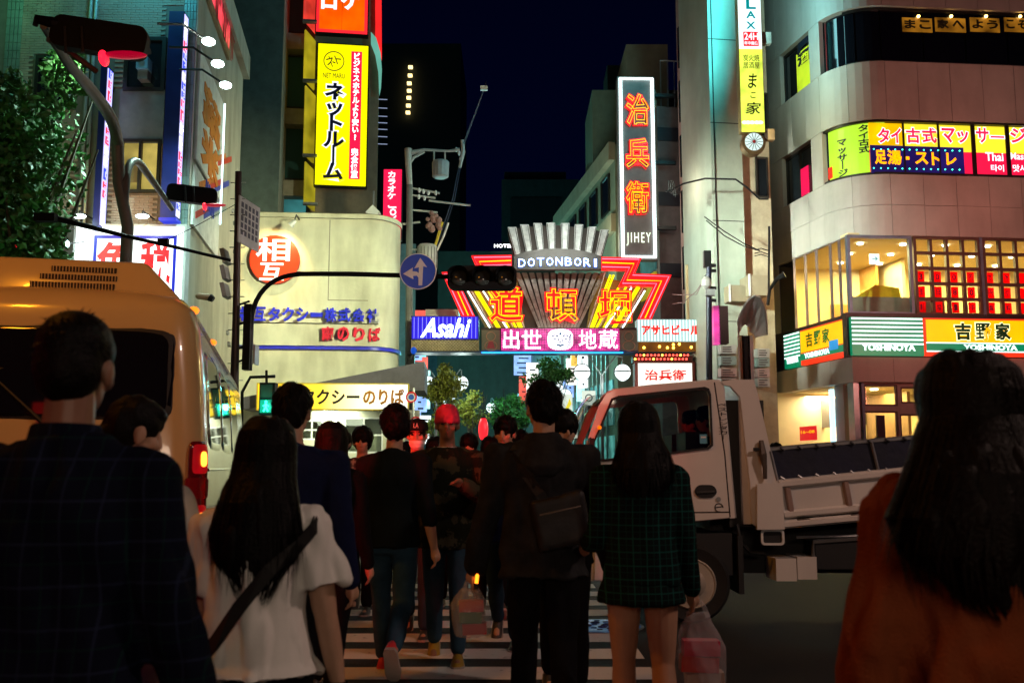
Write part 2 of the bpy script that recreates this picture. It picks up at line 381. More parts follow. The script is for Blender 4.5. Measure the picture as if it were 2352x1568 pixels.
for h in ((82, 130, 178, 250), (96, 395, 152, 440)):
    window(t, PA, PA.rect(*h), 2, 1, .07, out=0, t=.08)
# drain pipes
mb = MB(); [mb.tube([PA.pt(PA.hit(x, 300)[0], 3.5, .12), PA.pt(PA.hit(x, 300)[0], 13.5, .12)], .04, 8) for x in (198, 210)]
mb.build('drain_pipe', mat('pipe_pale', (.5, .5, .5), .35, .6), t)
# projecting blade signs
NAVY = mat('sign_navy', (.004, .010, .11), .4, bump=.02)
def blade(label, px, w_, dep, cols, grp, base=NAVY):
    a = PA.rect(*px, out=dep); s0 = a[0]
    b = thing('blade_sign', label, 'sign', PA.pt(s0, a[1], 0), group=grp)
    MB(PA.M).box(s0, a[1], .2, s0+w_, a[3], dep).build('casing', base, b)
    mb = {}; z = a[1]+.06; rng = random.Random(px[0]); k = 0
    face = MB(PA.M).box(s0+w_, a[1]+.05, .26, s0+w_+.012, a[3]-.05, dep-.04).build('light_box', emat('blade_lilac', (.5, .5, 1.0), 1.6), b)
    while z < a[3]-.2:
        h = rng.uniform(.12, .34); kk = rng.choice(cols)
        m2 = MB(PA.M)
        for q in range(3):
            z1 = z + h*q/3; m2.box(s0+w_+.012, z1, .32+rng.uniform(0, .1), s0+w_+.02, z1+h/5, dep-.12-rng.uniform(0, .15))
        m2.box(s0+w_+.012, z, .45, s0+w_+.02, z+h*.85, .52)
        m2.build('character', {'r': emat('char_red', (1, .02, .03), 2.2), 'b': emat('char_blue', (.02, .05, .9), 1.6), 'w': emat('char_white', (1, 1, 1), 2.5)}[kk], b); z += h+.03
    MB(PA.M).box(s0-.02, a[1]-.06, .2, s0+w_+.02, a[1], dep+.02).build('sill', emat('blade_blue', (.03, .05, .8), .8), b)
    for zz in (a[1]+.4, a[3]-.4): MB(PA.M).box(s0+.05, zz, 0, s0+w_-.05, zz+.08, .2).build('bracket', DARK, b)
    return b
blade('tall navy sign blade nearest the corner of the brick building with thin lit lettering', (378, 26, 406, 500), .34, .55, 'rbw', 'vertical sign blades on the brick building')
blade('blue sign blade on the brick wall left of the lit yellow window', (222, 150, 238, 520), .14, .6, 'wrb', 'vertical sign blades on the brick building')
area(brick_b, PA.pt(PA.hit(352, 60)[0], PA.hit(352, -30)[1]+.6, 1.5), PA.pt(PA.hit(330, 60)[0], PA.hit(330, 150)[1], 0), .8, 40, (.10, .8, 1), name='cyan_fill_light')  # added fill lamps without fixtures: cyan, green and amber on the brick front
area(brick_b, PA.pt(PA.hit(20, 60)[0], PA.hit(20, -30)[1], 1.6), PA.pt(PA.hit(40, 60)[0], PA.hit(40, 200)[1], 0), .8, 12, (.2, 1, .45), name='green_fill_light')
area(brick_b, PA.pt(PA.hit(330, 60)[0], PA.hit(330, 500)[1], 1.2), PA.pt(PA.hit(330, 60)[0], PA.hit(330, 420)[1], 0), 1.5, 20, (1, .40, .10), name='amber_fill_light')
# big duty-free sign
fs = thing('shop_sign', 'white lit sign with large red characters and blue border above the bus', 'sign', PA.pt(*PA.hit(310, 640)))
WHT = emat('sign_white', (.93, 1, 1), 2.0, var=.2); RED = emat('sign_red', (1, .012, .02), 1.4, var=.1)
PB = Pl((-15.2, 21.5), (-7.46, 21.6))
a = PB.rect(170, 520, 418, 722)
MB(PB.M).box(a[0]-.06, a[1]-.06, -.3, a[2]+.06, a[3]+.06, -.02).build('casing', mat('sign_case', (.45, .45, .45), .5), fs)
MB(PB.M).box(*a[:2], -.02, *a[2:], .0).build('light_box', WHT, fs)
b = PB.rect(212, 541, 403, 716); bl_ = emat('sign_blue', (.02, .03, .6), 1.0, var=0)
plate([rc(*b), rc(b[0]+.07, b[1]+.07, b[2]-.07, b[3]-.07)[::-1]], .012, PB.M, 0).build('border', bl_, fs)
c = PB.rect(222, 556, 302, 650); text('免', PB.M, *c, RED, fs, bold=.022, out=.002, name='character')
c = PB.rect(322, 552, 392, 660); text('税', PB.M, *c, RED, fs, bold=.022, out=.002, name='character')
for i, x in enumerate((206, 347)):
    p = PB.pt(*PB.hit(x, 511), .55); q = PB.pt(*PB.hit(x, 511), -.2)
    l = thing('sign_floodlight', 'small floodlight over the %s end of the red and white character sign' % ('left', 'right')[i], 'lamp', p, group='floodlights above the red and white sign')
    MB().tube([q + Vector((0, 0, .12)), p + Vector((0, 0, .12)), p], .018, 6).build('arm', DARK, l)
    MB().ball(p, (.15, .1, .05), 12, 6).build('lamp_head', emat('lamp_cool', (.75, 1, .95), 14, var=0), l)
    spot(l, p + Vector((0, 0, -.06)), PB.pt(PB.hit(x, 640)[0], PB.hit(x, 640)[1], 0), 90, (.75, 1, .97), 100, .8)
# side billboards (in the side wall plane)
def side_board(label, q0, q1, zt0, zb_, mat_, out=.28, name='billboard'):
    """between two px columns at the front/back edges"""
    s0 = PAS.hit(q0, 300, out)[0]; s1 = PAS.hit(q1, 300, out)[0]
    return s0, s1
s0 = .12; s1 = PAS.hit(512, 300, .1)[0]
zt = PAS.hit(512, 232, .1)[1]; zb1 = PAS.hit(512, 545, .1)[1]; zm = PAS.hit(500, 455, .1)[1]
bb = thing('billboard', 'tall white billboard with huge orange characters on the side wall, lit by three floodlights', 'billboard', PAS.pt((s0+s1)/2, zm, 0))
MB(PAS.M).box(s0, zm, .04, s1, zt, .1).build('casing', mat('sign_case', (.45,.45,.45)), bb)
BW2 = mat('board_white', (.8, .83, .8), .5, bump=.02)
MB(PAS.M).box(s0+.05, zm+.05, .1, s1-.05, zt-.05, .108).build('face', BW2, bb)
ORG = mat('print_orange', (.75, .22, .02), .5); 
h_ = zt - zm
text('薬', PAS.M, s0+.5, zm+h_*.42, s1-.5, zm+h_*.80, ORG, bb, bold=.06, out=.110, name='character')
text('米', PAS.M, s0+.5, zm+h_*.05, s1-.5, zm+h_*.40, ORG, bb, bold=.06, out=.110, name='character')
MB(PAS.M).box(s1, zm-.6, .08, s1+.05, zt, .14).build('edge_tube', emat('tube_white', (.7, .95, 1), 3, var=0), bb)
for i, (x, y) in enumerate(((479, 96), (500, 147), (518, 196))):
    wp = PAS.hit(x, y, 1.0); p = PAS.pt(*wp, 1.0)
    l = thing('billboard_floodlight', ('nearest', 'middle', 'farthest')[i] + ' floodlight on an arm above the tall orange and white billboard', 'lamp', p, group='floodlights above the tall side billboard')
    MB().tube([PAS.pt(wp[0], wp[1]+.3, .03), PAS.pt(wp[0], wp[1]+.32, .5), p], .025, 6).build('arm', DARK, l)
    MB().ball(p, (.13, .13, .07), 12, 6).build('lamp_head', emat('lamp_cool2', (.75, 1, .93), 22, var=0), l)
    spot(l, p + Vector((0, 0, -.08)), PAS.pt(wp[0], wp[1]-2.0, .1), 1500, (.62, 1, .86), 110, .8)
lb = thing('billboard', 'lower slanted red and blue print billboard on the side wall beneath the orange characters', 'billboard', PAS.pt(2, 5, 0))
zl = PAS.hit(505, 600, .1)[1]
MB(PAS.M).box(s0, zl, .04, s1, zm-.12, .1).build('face', BW2, lb)
rng = random.Random(3); cs = [mat('print_red', (.7, .03, .02), .5), mat('print_blue', (.03, .06, .5), .5), mat('print_grey', (.3, .4, .38), .5), ORG]
for k in range(9):
    z = zl + .2 + k*.27; s = s0+.25+(k*1.37 % 1)*3
    MB(PAS.M @ Matrix.Translation((s, z, .102)) @ Matrix.Rotation(R(20), 4, 'Z')).box(0, 0, 0, 2.6, .16, .008).build('printed_band', cs[k % 4], lb)
text('JAPAN', PAS.M, s0+1.2, zl+.6, s1-1, zl+1.5, cs[1], lb, bold=.03, out=.112, shear=.3)
ub = thing('billboard', 'upper red and pink billboard near the roof of the side wall', 'billboard', PAS.pt(3, 11, 0))
zu = PAS.hit(519, 118, .1)[1]; zr = zu+3.2
MB(PAS.M).box(.4, zu, .04, s1+.6, zr, .12).build('casing', mat('case_brown', (.3, .22, .12), .5), ub)
MB(PAS.M).box(.6, zu+.2, .12, s1+.4, zr, .13).build('face', emat('print_pink', (1, .06, .10), .8, var=.9, scale=2.5), ub)
mb = MB(PAS.M)
for k in range(16): mb.box(.9+k*.28, zu+.5+.5*math.sin(k*1.3), .131, 1.05+k*.28, zu+1.6+.6*math.sin(k*2.1), .138)
mb.build('printed_pattern', mat('print_red2', (.5, .01, .02), .5), ub)
for zz, ss in ((8.9, 6.6), (7.8, 7.2), (5.2, 6.4)):
    l = thing('wall_vent', 'pair of small round vents on the beige side wall at height %.0f m' % zz, 'vent', PAS.pt(ss, zz, .03), group='small round vents on the beige side wall')
    tag(l, {8.9: 'upper pair of tiny round vents on the beige side wall', 7.8: 'middle pair of tiny round vents on the beige side wall', 5.2: 'lowest pair of tiny round vents on the beige side wall'}[zz])
    for q in (0, .28): MB().ball(PAS.pt(ss+q*1.3, zz-q, .06), .07, 8, 6).build('cap', STEEL, l)
# ------------------------------------------------------------------ hotel tower behind (yellow sign)
PT = Pl((-13.5, 37.0), (-4.9, 38.2)); BRN = mat('wall_brown', (.30, .21, .13), .85, var=.18, grime=.3); GRY = mat('wall_greybrown', (.30, .27, .23), .85, var=.2, grime=.3)
t = thing('hotel_tower', 'tall brown tower carrying the yellow vertical sign behind the cream taxi office', 'building', (-9, 38, 0))
sl = PT.hit(643, 300)[0]; sr = PT.hit(718, 300)[0]; se = PT.hit(868, 300)[0]
PT2 = Pl((-13.5, 36.0), (-4.9, 37.2)); s2 = PT2.hit(645, 300)[0]
MB(PT2.M).box(-6, 0, -6, s2, 26, 0).build('wall', GRY, t)
MB(PT2.M).box(s2-1.9, 0, 0, s2-.02, 26, .06).build('pilaster', mat('wall_greygreen', (.13, .16, .14), .85, grime=.2), t)
MB(PT.M).box(sr, 0, -6, se, 26, 0).build('wall', BRN, t, label='brown wall with the yellow sign')
MB(PT.M).box(sl, 0, -6, sr, 26, -1.2).build('recess_wall', GRY, t)
# stacked balconies in the recess
GT = glass('teal_glass', (.03, .09, .09), .25)
for k, (y0, y1) in enumerate(((-60, 72), (125, 245), (285, 410), (448, 500))):
    a = PT.rect(648, y0, 705, y1, out=-.9); f = window(t, PT, a, 1, 1, .05, pane=GT if k < 3 else emat('teal_lit', (.1, .5, .5), .3, var=.4), out=-1.15, t=.1)
    a = PT.rect(648, y1+2, 700, y1+38, out=-.4); MB(PT.M).box(a[0], a[1], -1.15, a[2]+.2, a[3], -.5).build('balcony_front', GRY, t)
mb = MB(); [mb.tube([PT.pt(sl+.1+dx, 8, -.3), PT.pt(sl+.1+dx, 25, -.3)], .05, 6) for dx in (0,)]; mb.build('drain_pipe', STEEL, t)
# angled yellow lit side panels
YP = emat('panel_yellow', (.75, .6, .02), .38, var=.6, scale=1.0); RP = emat('panel_red', (.9, .05, .03), .8, var=.5)
for k, (y0, y1) in enumerate(((-70, 55), (78, 190), (205, 360), (378, 470))):
    a = PT.rect(702, y0, 716, y1, out=.1)
    s_ = a[0]; z0, z1 = a[1], a[3]
    v = [PT.pt(s_, z0, .5), PT.pt(s_+.45, z0-.3, -.1), PT.pt(s_+.45, z1-.3, -.1), PT.pt(s_, z1, .5), PT.pt(s_-.05, z0, .4), PT.pt(s_+.4, z0-.3, -.2), PT.pt(s_+.4, z1-.3, -.2), PT.pt(s_-.05, z1, .4)]
    MB().add(v, [(0,1,2,3),(7,6,5,4),(0,3,7,4),(1,5,6,2),(3,2,6,7),(0,4,5,1)]).build('side_panel', YP if k else RP, t, label='glowing red angled panel' if k == 0 else None)
    o = MB().box(0,0,0,1,1,1); 
    MB(PT.M).box(s_-.06, z0-.1, .3, s_+.5, z0-.02, .55).build('panel_ledge', STEEL, t)
# net-room sign
ys = thing('vertical_sign', 'tall yellow lit sign with navy outlined characters and a red strip on the brown tower', 'sign', PT.pt(*PT.hit(783, 430)))
YEL = emat('sign_yellow', (1.0, .93, .0), 1.15, var=.06); PS = Pl(PT.pt(0, 0, .35)[:2], PT.pt(8, 0, .35)[:2])
a = PS.rect(727, 103, 843, 426)
MB(PS.M).box(a[0]-.05, a[1]-.05, -.34, a[2]+.05, a[3]+.05, -.02).build('casing', DARK, ys)
MB(PS.M).box(*a[:2], -.02, *a[2:], 0).build('light_box', YEL, ys)
NV = mat('ink_navy', (.012, .012, .06), .5); WH2 = emat('ink_white', (.9, .92, 1), 1.3, var=0)
b = PS.rect(742, 190, 792, 414); tx = 'ネットルーム'
text(tx, PS.M, b[0]-.05, b[1]-.05, b[2]+.05, b[3]+.05, WH2, ys, vert=True, bold=.095, out=.002, depth=.004, line=.86, name='lettering_outline')
text(tx, PS.M, b[0]+.02, b[1]+.02, b[2]-.02, b[3]-.02, NV, ys, vert=True, bold=.035, out=.012, depth=.006, line=.86)
b = PS.rect(804, 119, 829, 412); MB(PS.M).box(*b[:2], 0, *b[2:], .01).build('red_strip', emat('strip_red', (1, .01, .06), 1.3, var=.05), ys)
b = PS.rect(808, 122, 825, 409); text('ビジネスホテルより安い?　完全個室', PS.M, *b, emat('ink_white2', (1, 1, 1), 2.2, var=0), ys, vert=True, bold=.03, out=.012, depth=.004)
c = PS.hit(767, 141); rr = .41
plate([circ(*c, rr, 40), circ(*c, rr-.03, 40)[::-1]], .02, PS.M, 0).build('emblem_ring', NV, ys)
text('ネ', PS.M @ Matrix.Translation((c[0]-.12, c[1]-.05, 0)) @ Matrix.Rotation(R(20), 4, 'Z'), -.17, -.2, .17, .25, NV, ys, bold=.0, name='emblem')
text('ト', PS.M @ Matrix.Translation((c[0]+.16, c[1]+.08, 0)) @ Matrix.Rotation(R(20), 4, 'Z'), -.1, -.18, .12, .18, NV, ys, bold=.0, name='emblem')
b = PS.rect(742, 169, 792, 180); text('NET MARU', PS.M, *b, NV, ys, bold=-.004, out=.002)
# orange sign above
os_ = thing('vertical_sign', 'orange and red lit sign cut by the top of the photo above the yellow sign', 'sign', PT.pt(*PT.hit(786, 70)))
a = PS.rect(729, -190, 846, 76); MB(PS.M).box(a[0]-.04, a[1]-.04, -.34, a[2]+.04, a[3], -.02).build('casing', DARK, os_)
MB(PS.M).box(*a[:2], -.02, *a[2:], 0).build('light_box', emat('sign_red3', (1, .02, .03), 1.3), os_)
MB(PS.M).box(a[0]+.12, a[1]+.12, 0, a[2]-.12, a[3], .008).build('orange_field', emat('sign_orange', (1, .09, .0), 1.4, var=.3), os_)
b = PS.rect(738, -12, 774, 22); text('口', PS.M, *b, WH2, os_, bold=.05, out=.01, name='character')
b = PS.rect(783, -18, 826, 24); text('ケ', PS.M, *b, WH2, os_, bold=.05, out=.01, name='character')
MB(PS.M).box((a[0]+a[2])/2-.006, a[1]+.1, .008, (a[0]+a[2])/2+.006, a[3], .012).build('panel_joint', mat('joint_red', (.3, .03, .01)), os_)
# curved red/teal sign at the tower's right edge
cs_ = thing('curved_sign', 'curved red and teal sign wrapping the right edge of the brown tower', 'sign', PT.pt(se, 18, 0))
e0 = PT.hit(853, 0)[0]
pts = [PT.hit(852, 82), PT.hit(864, 96), PT.hit(874, 130), PT.hit(877, 168), PT.hit(875, 205), PT.hit(871, 224), PT.hit(869, 170), PT.hit(862, 130), PT.hit(852, 105)]
plate([pts], .25, PT.M, .1).build('teal_swoosh', emat('swoosh_teal', (.25, .8, .62), .55), cs_)
pts = [PT.hit(862, -30), PT.hit(876, -30), PT.hit(877, 140), PT.hit(872, 120), PT.hit(862, 96)]
plate([pts], .2, PT.M, .0).build('red_field', emat('swoosh_red', (1, .02, .02), 1.1), cs_)
mb = MB(PT.M)
for y in (224, 244, 263, 278, 293, 310, 327):
    q = PT.hit(868, y); mb.tube([(q[0], q[1], -.2), (q[0]+.38, q[1], -.2)], .018, 5)
mb.build('louvre_rods', emat('rod_pale', (.5, .6, .9), .5, var=0), cs_)
# ------------------------------------------------------------------ taxi office
PX = Pl((-9.9, 30.9), (-4.9, 31.3)); t = taxi = thing('taxi_office', 'cream rendered taxi office with curved corner and blue and red raised lettering', 'building', (-7, 31, 0))
CRM = mat('render_cream', (.66, .64, .50), .8, var=.10, scale=.9, bump=.25, bscale=9, grime=.38)
zt = PX.hit(700, 500)[1]; L = PX.hit(845, 700)[0]; rr = 1.35
front = [PX.pt(0, 0), PX.pt(L, 0)]; cen = PX.pt(L, 0, -rr)
plan = [(p.x, p.y) for p in front]
for k in range(1, 9):
    q = R(90*k/8); p = cen + PX.n*rr*math.cos(q) + PX.x*rr*math.sin(q)*.72; plan.append((p.x, p.y))
pe = plan[-1]; plan += [(pe[0]-1.2, pe[1]+8), (plan[0][0]-1.2, plan[0][1]+8)]
MB().prism(plan, 0, zt).build('wall', CRM, t, smooth=30)
def tape(z0, z1, out, m, name, s_from=0):
    mb = MB(); g = []
    for i in range(-1, 9):
        if i < 0: p = PX.pt(s_from, 0, out)
        elif i == 0: p = PX.pt(L, 0, out)
        else:
            q = R(90*i/8); p = cen + PX.n*(rr+out)*math.cos(q) + PX.x*(rr*.72+out)*math.sin(q)
        g.append(p)
    gi = [Vector((p.x, p.y, z0)) for p in g]; gt = [Vector((p.x, p.y, z1)) for p in g]
    mb.sheet([gi, gt]); mb.sheet([gt, [p - Vector((0, out+.02, 0)) for p in gt]]); mb.sheet([[p - Vector((0, out+.02, 0)) for p in gi], gi])
    return mb.build(name, m, t, smooth=40)
z = PX.hit(700, 799)[1]; tape(z-.06, z+.06, .07, mat('blue_trim', (.03, .035, .6), .4), 'blue_band', 0)
tape(zt-.02, zt+.14, .05, CRM, 'coping')
mb = MB(PX.M); a = PX.hit(757, 505); b = PX.hit(752, 690); mb.box(a[0], b[1], 0, a[0]+.03, a[1], .004); mb.box(a[0], b[1], 0, L, b[1]+.03, .004); mb.build('wall_joint', mat('joint', (.25, .23, .17)), t)
BLT = mat('letter_blue', (.02, .03, .75), .4, bump=.02); RDT = mat('letter_red', (.75, .02, .06), .4, bump=.02)
b = PX.rect(550, 708, 876, 740); 
for i, ch in enumerate('相互タクシー株式会社'):
    n = 10; w_ = (PX.hit(874, 724)[0]-PX.hit(550, 724)[0])/n; s_ = PX.hit(550, 724)[0]+i*w_
    h0, h1 = (b[1]+.14, b[3]-.16) if ch == 'ー' else (b[1], b[3])
    if s_ + w_ < L+.35: text(ch, PX.M, s_+.02, h0, s_+w_-.04, h1, BLT, t, bold=.03, out=.12 - max(0, s_+w_-L)*.25, depth=.04, name='raised_character')
    else: text(ch, PX.M, s_+.02, h0, s_+w_-.04, h1, BLT, t, bold=.03, out=.0, depth=.05, name='raised_character')
b = PX.rect(737, 752, 880, 784)
for i, ch in enumerate('南のりば'):
    s_ = b[0] + i*(b[2]-b[0])/4; text(ch, PX.M, s_+.04, b[1], s_+(b[2]-b[0])/4-.08, b[3], RDT, t, bold=.035, out=.08 if i < 2 else -.02, depth=.05, name='raised_character')
mb = MB(PX.M); z = PX.hit(700, 742)[1]; mb.box(PX.hit(550, 724)[0], z-.02, .05, PX.hit(870, 724)[0], z, .08); mb.build('letter_rail', DARK, t)
c = PX.hit(632, 598); rr2 = .80
em = thing('round_sign', 'round red lit sign with white characters on the cream taxi office', 'sign', PX.pt(*c))
MB(PX.M @ Matrix.Translation((*c, 0))).prism(circ(0, 0, rr2, 48), .0, .14).build('casing', mat('em_case', (.4, .05, .03)), em)
MB(PX.M @ Matrix.Translation((*c, 0))).prism(circ(0, 0, rr2-.02, 48), .14, .155).build('light_box', emat('emblem_red', (1, .06, .01), 1.3, var=.15), em)
for ch, bx in (('相', (590, 549, 668, 602)), ('互', (598, 606, 654, 646))):
    b = PX.rect(*bx); text(ch, PX.M, *b, emat('emblem_cream', (1, .95, .8), 1.8, var=0), em, bold=.02, out=.157, name='character')
sp = thing('wall_spotlight', 'small spotlight on a bracket above the round red sign', 'lamp', PX.pt(*PX.hit(683, 523), .4))
pp = PX.pt(*PX.hit(683, 523), .75); MB().tube([PX.pt(*PX.hit(688, 505), .02), PX.pt(*PX.hit(688, 507), .75), pp], .02, 6).build('arm', DARK, sp)
MB().tube([pp + Vector((.05, 0, .05)), pp + Vector((-.12, 0, -.12))], [.05, .11], 12).build('lamp_head', mat('lamp_white', (.7, .7, .7)), sp)
spot(sp, pp + Vector((-.15, -.1, -.15)), PX.pt(c[0]-.2, c[1]-.3), 420, (1, .72, .28), 120, .9)
# rooftop aerial box
ra = thing('rooftop_antenna', 'small diamond shaped aerial box on the taxi office roof', 'antenna', PX.pt(*PX.hit(856, 500)))
c = PX.hit(856, 484); cp = PX.pt(*c, -.3); MB(Matrix.Translation(cp) @ Matrix.Rotation(R(45), 4, 'Y')).cbox((0, 0, 0), (.34, .3, .34)).build('housing', WHITEP, ra)
MB().tube([cp + Vector((0, 0, -.6)), cp + Vector((0, 0, .75))], .03, 6).build('mast', STEEL, ra)
# canopy and its sign
cn = thing('canopy', 'grey wedge shaped canopy roof over the taxi stand', 'canopy', (-6, 29.5, 0))
PC = Pl((-9.0, 28.6), (-2.6, 28.9)); cg = mat('canopy_grey', (.10, .09, .115), .6)
o = [PC.hit(*p) for p in ((557, 912), (975, 830), (975, 896), (900, 897), (557, 940))]
plate([o], 2.2, PC.M, -2.2).build('roof_slab', cg, cn)
for x in (600, 925):
    q = PC.hit(x, 940); MB(PC.M).box(q[0]-.06, .13, -1.5, q[0]+.06, q[1]+.3, -1.38).build('post', STEEL, cn)
tsn = thing('taxi_stand_sign', 'long yellow and white lit sign under the grey canopy', 'sign', PC.pt(*PC.hit(768, 912)))
a = PC.rect(596, 884, 937, 940); MB(PC.M).box(a[0]-.04, a[1]-.04, .01, a[2]+.04, a[3]+.04, .25).build('casing', mat('case_yellow', (.6, .45, .05)), tsn)
gm = emat('taxi_sign_glow', (1, .88, .35), 1.5, var=.0)
nt = gm.node_tree; tcn = _n(nt, 'ShaderNodeTexCoord'); sp_ = _n(nt, 'ShaderNodeSeparateXYZ'); r_ = _n(nt, 'ShaderNodeValToRGB'); mp = _n(nt, 'ShaderNodeMapRange')
nt.links.new(tcn.outputs['Object'], sp_.inputs[0]); nt.links.new(sp_.outputs['X'], mp.inputs[0]); mp.inputs[1].default_value = -2.2; mp.inputs[2].default_value = 2.2
for e, (p_, c_) in zip([r_.color_ramp.elements[0], r_.color_ramp.elements[1], r_.color_ramp.elements.new(.5), r_.color_ramp.elements.new(.72)], ((0, (1, .55, .0, 1)), (1, (1, 1, .78, 1)), (.42, (1, .72, .03, 1)), (.66, (1, .97, .6, 1)))):
    e.position = p_; e.color = c_
nt.links.new(mp.outputs[0], r_.inputs[0]); nt.links.new(r_.outputs[0], nt.nodes['Principled BSDF'].inputs['Emission Color'])
MB(PC.M).box(*a[:2], .25, *a[2:], .262).build('light_box', gm, tsn)
b = PC.rect(625, 894, 828, 931); text('相互タクシー', PC.M, *b, mat('ink_black', (.01, .008, .004)), tsn, bold=.03, out=.264, depth=.004)
b = PC.rect(836, 894, 930, 931); text('のりば', PC.M, *b, mat('ink_ochre', (.45, .17, .01)), tsn, bold=.035, out=.264, depth=.004)
# kiosk below the canopy with windows
kz = PC.hit(768, 944)[1]
k_ = thing('kiosk', 'small lit kiosk with white framed windows under the canopy', 'kiosk', (-6, 30, 0))
PK = Pl((-8.6, 29.9), (-2.9, 30.2)); ws = [PK.rect(*r_) for r_ in ((690, 964, 742, 1010), (790, 958, 880, 1040), (890, 962, 925, 1040))]
plate([rc(0, .13, PK.hit(930, 1000)[0], kz+.3)] + [rc(*r_)[::-1] for r_ in ws], .1, PK.M, -.1).build('wall', CRM, k_)
KL = emat('kiosk_interior', (.75, .72, .45), .35, var=.6, scale=2.5)
MB(PK.M).box(.1, .2, -1.6, PK.L, kz+.2, -1.5).build('back_wall', KL, k_)
for r_ in ws: window(k_, PK, r_, 2, 2, .05, pane=CLR, fm=WHITEP, out=-.06, t=.06)
mb = MB(); 
for i, x in enumerate((752, 764)): p = PK.pt(*PK.hit(x, 950 + i*10), .9); mb.tube([p, p + Vector((.25, 0, -.1))], .05, 8)
mb.build('striplights', emat('lamp_cool', (.75, 1, .95), 14), k_)
area(k_, PK.pt(3.2, kz-.1, .8), PK.pt(3.2, 0, 0), 1.5, 60, (.9, 1, .7))
# prohibitory signs at canopy's right
PQ = Pl((-4, 27.4), (0, 27.4))
for i, (x, y, r_) in enumerate(((945, 912, 13), (955, 968, 12))):
    q = PQ.hit(x, y); rs = thing('round_road_sign', ('upper', 'lower')[i] + ' small round red ringed road sign right of the taxi sign', 'road sign', PQ.pt(*q), group='red ringed road signs')
    rw = r_*27.4/F
    MB(PQ.M @ Matrix.Translation((*q, 0))).prism(circ(0, 0, rw, 28), 0, .03).build('plate', mat('sign_plate_white', (.75, .75, .75)), rs)
    plate([circ(*q, rw, 28), circ(*q, rw*.72, 28)[::-1]], .01, PQ.M, .03).build('ring', mat('ring_red', (.7, .01, .03)), rs)
    plate([circ(*q, rw*.5, 20)], .01, PQ.M, .03).build('emblem', mat('ring_blue', (.03, .1, .5)), rs)
MB(PQ.M).tube([(*PQ.hit(952, 900), -.05), (PQ.hit(952, 900)[0], 0, -.05)], .04, 8)
po = thing('sign_post', 'slim grey post holding the red ringed road signs', 'post', PQ.pt(PQ.hit(950, 900)[0], 0, -.05)); MB(PQ.M).tube([(PQ.hit(950, 900)[0], .0, -.05), (PQ.hit(950, 890)[0], PQ.hit(950, 890)[1], -.05)], .035, 8).build('shaft', STEEL, po)
# pink karaoke blade
PKA = Pl((-6, 33.4), (-2, 33.4)); ks = thing('vertical_sign', 'narrow pink and red vertical sign with white lettering beside the utility pole', 'sign', PKA.pt(*PKA.hit(900, 580)))
a = PKA.rect(879, 388, 923, 552); MB(PKA.M).box(*a[:2], -.25, *a[2:], -.02).build('casing', DARK, ks)
PNK = emat('sign_pink', (1, .01, .08), 1.1, var=.05); MB(PKA.M).box(a[0]+.02, a[1]+.02, -.02, a[2]-.02, a[3]-.02, 0).build('light_box', PNK, ks)
a2 = PKA.rect(879, 554, 918, 582); MB(PKA.M).box(*a2[:2], -.25, *a2[2:], 0).build('light_box', PNK, ks)
b = PKA.rect(890, 394, 909, 458); text('カラオケ', PKA.M, *b, WH2, ks, vert=True, bold=.035, out=.004)
b = PKA.rect(890, 472, 910, 580); text('JOYSOUND', PKA.M, *b, WH2, ks, rot=-90, bold=.035, out=.004)
# small lights column on the far dark tower
ft = thing('dark_tower', 'unlit high-rise in the far left of the sky with a column of seven lights', 'building', (-13, 95, 0))
MB().box(-15.8, 95, 0, -5.2, 108, 44).build('wall', mat('tower_black', (.012, .016, .014), .8), ft)
for i, (x, y) in enumerate(((943, 155), (942, 174), (940, 192), (940, 209), (939, 225), (938, 243), (937, 259))):
    p = W(x, y, 94.6); MB(Matrix.Translation(p)).cbox((0, 0, 0), (.42, .35, .25)).build('stair_light', emat('stair_lamp', (1, .75, .3), 2.6, var=0), ft)
fb = thing('far_building', 'dim green black building standing at the end of the street behind the arch', 'building', (1, 78, 0))
g = mat('far_green', (.035, .06, .05), .8, grime=.3)
for (x0, y0, x1, Y, d) in ((1152, 412, 1330, 78, 8),): 
    p = W(x0, y0, Y); q = W(x1, y0, Y); MB().box(p.x, Y, 0, q.x, Y+d, p.z).build('wall', g, fb)
p = W(1158, 395, 80); q = W(1300, 395, 80); MB().box(p.x, 80, 10, q.x, 86, p.z).build('penthouse', g, fb)
p = W(1172, 455, 78); q = W(1290, 540, 78); MB().box(p.x, 77.9, q.z, q.x, 78.2, p.z).build('recess', mat('far_black', (.012, .02, .018)), fb)
# ------------------------------------------------------------------ arch over the street
PR = Pl((-8, 32.0), (8, 32.0))
def z5(u, v, out=0.): return PR.hit(922 + .304*u, 470.4 + .304*v, out)
arch = thing('neon_arch', 'large neon street arch with red zigzags, fan of white slats and three big characters', 'arch', (1.2, 32, 0))
ND = mat('arch_dark', (.06, .045, .035), .6, grime=.2); SLAT = mat('slat_white', (.70, .70, .66), .3, .15, var=.25, scale=6, bump=.05, grime=.3)
NEOR = emat('neon_red', (1, .012, .03), 2.3, var=0); NEOY = emat('neon_yellow', (1, .42, .0), 2.6, var=0); NEOP = emat('neon_pink', (1, .13, .22), 2.6, var=0)
REDP = emat('zigzag_red', (1, .006, .010), 1.5, var=.1); NEOB = emat('neon_blue', (.25, .75, 1), 4.5, var=0); NEOW = emat('neon_white', (.75, 1, 1), 4.5, var=0)
NYL = emat('neon_lemon', (1, .85, .0), 1.5, var=0); BLG = emat('blue_glow', (.0, .12, .9), 1.0, var=0)
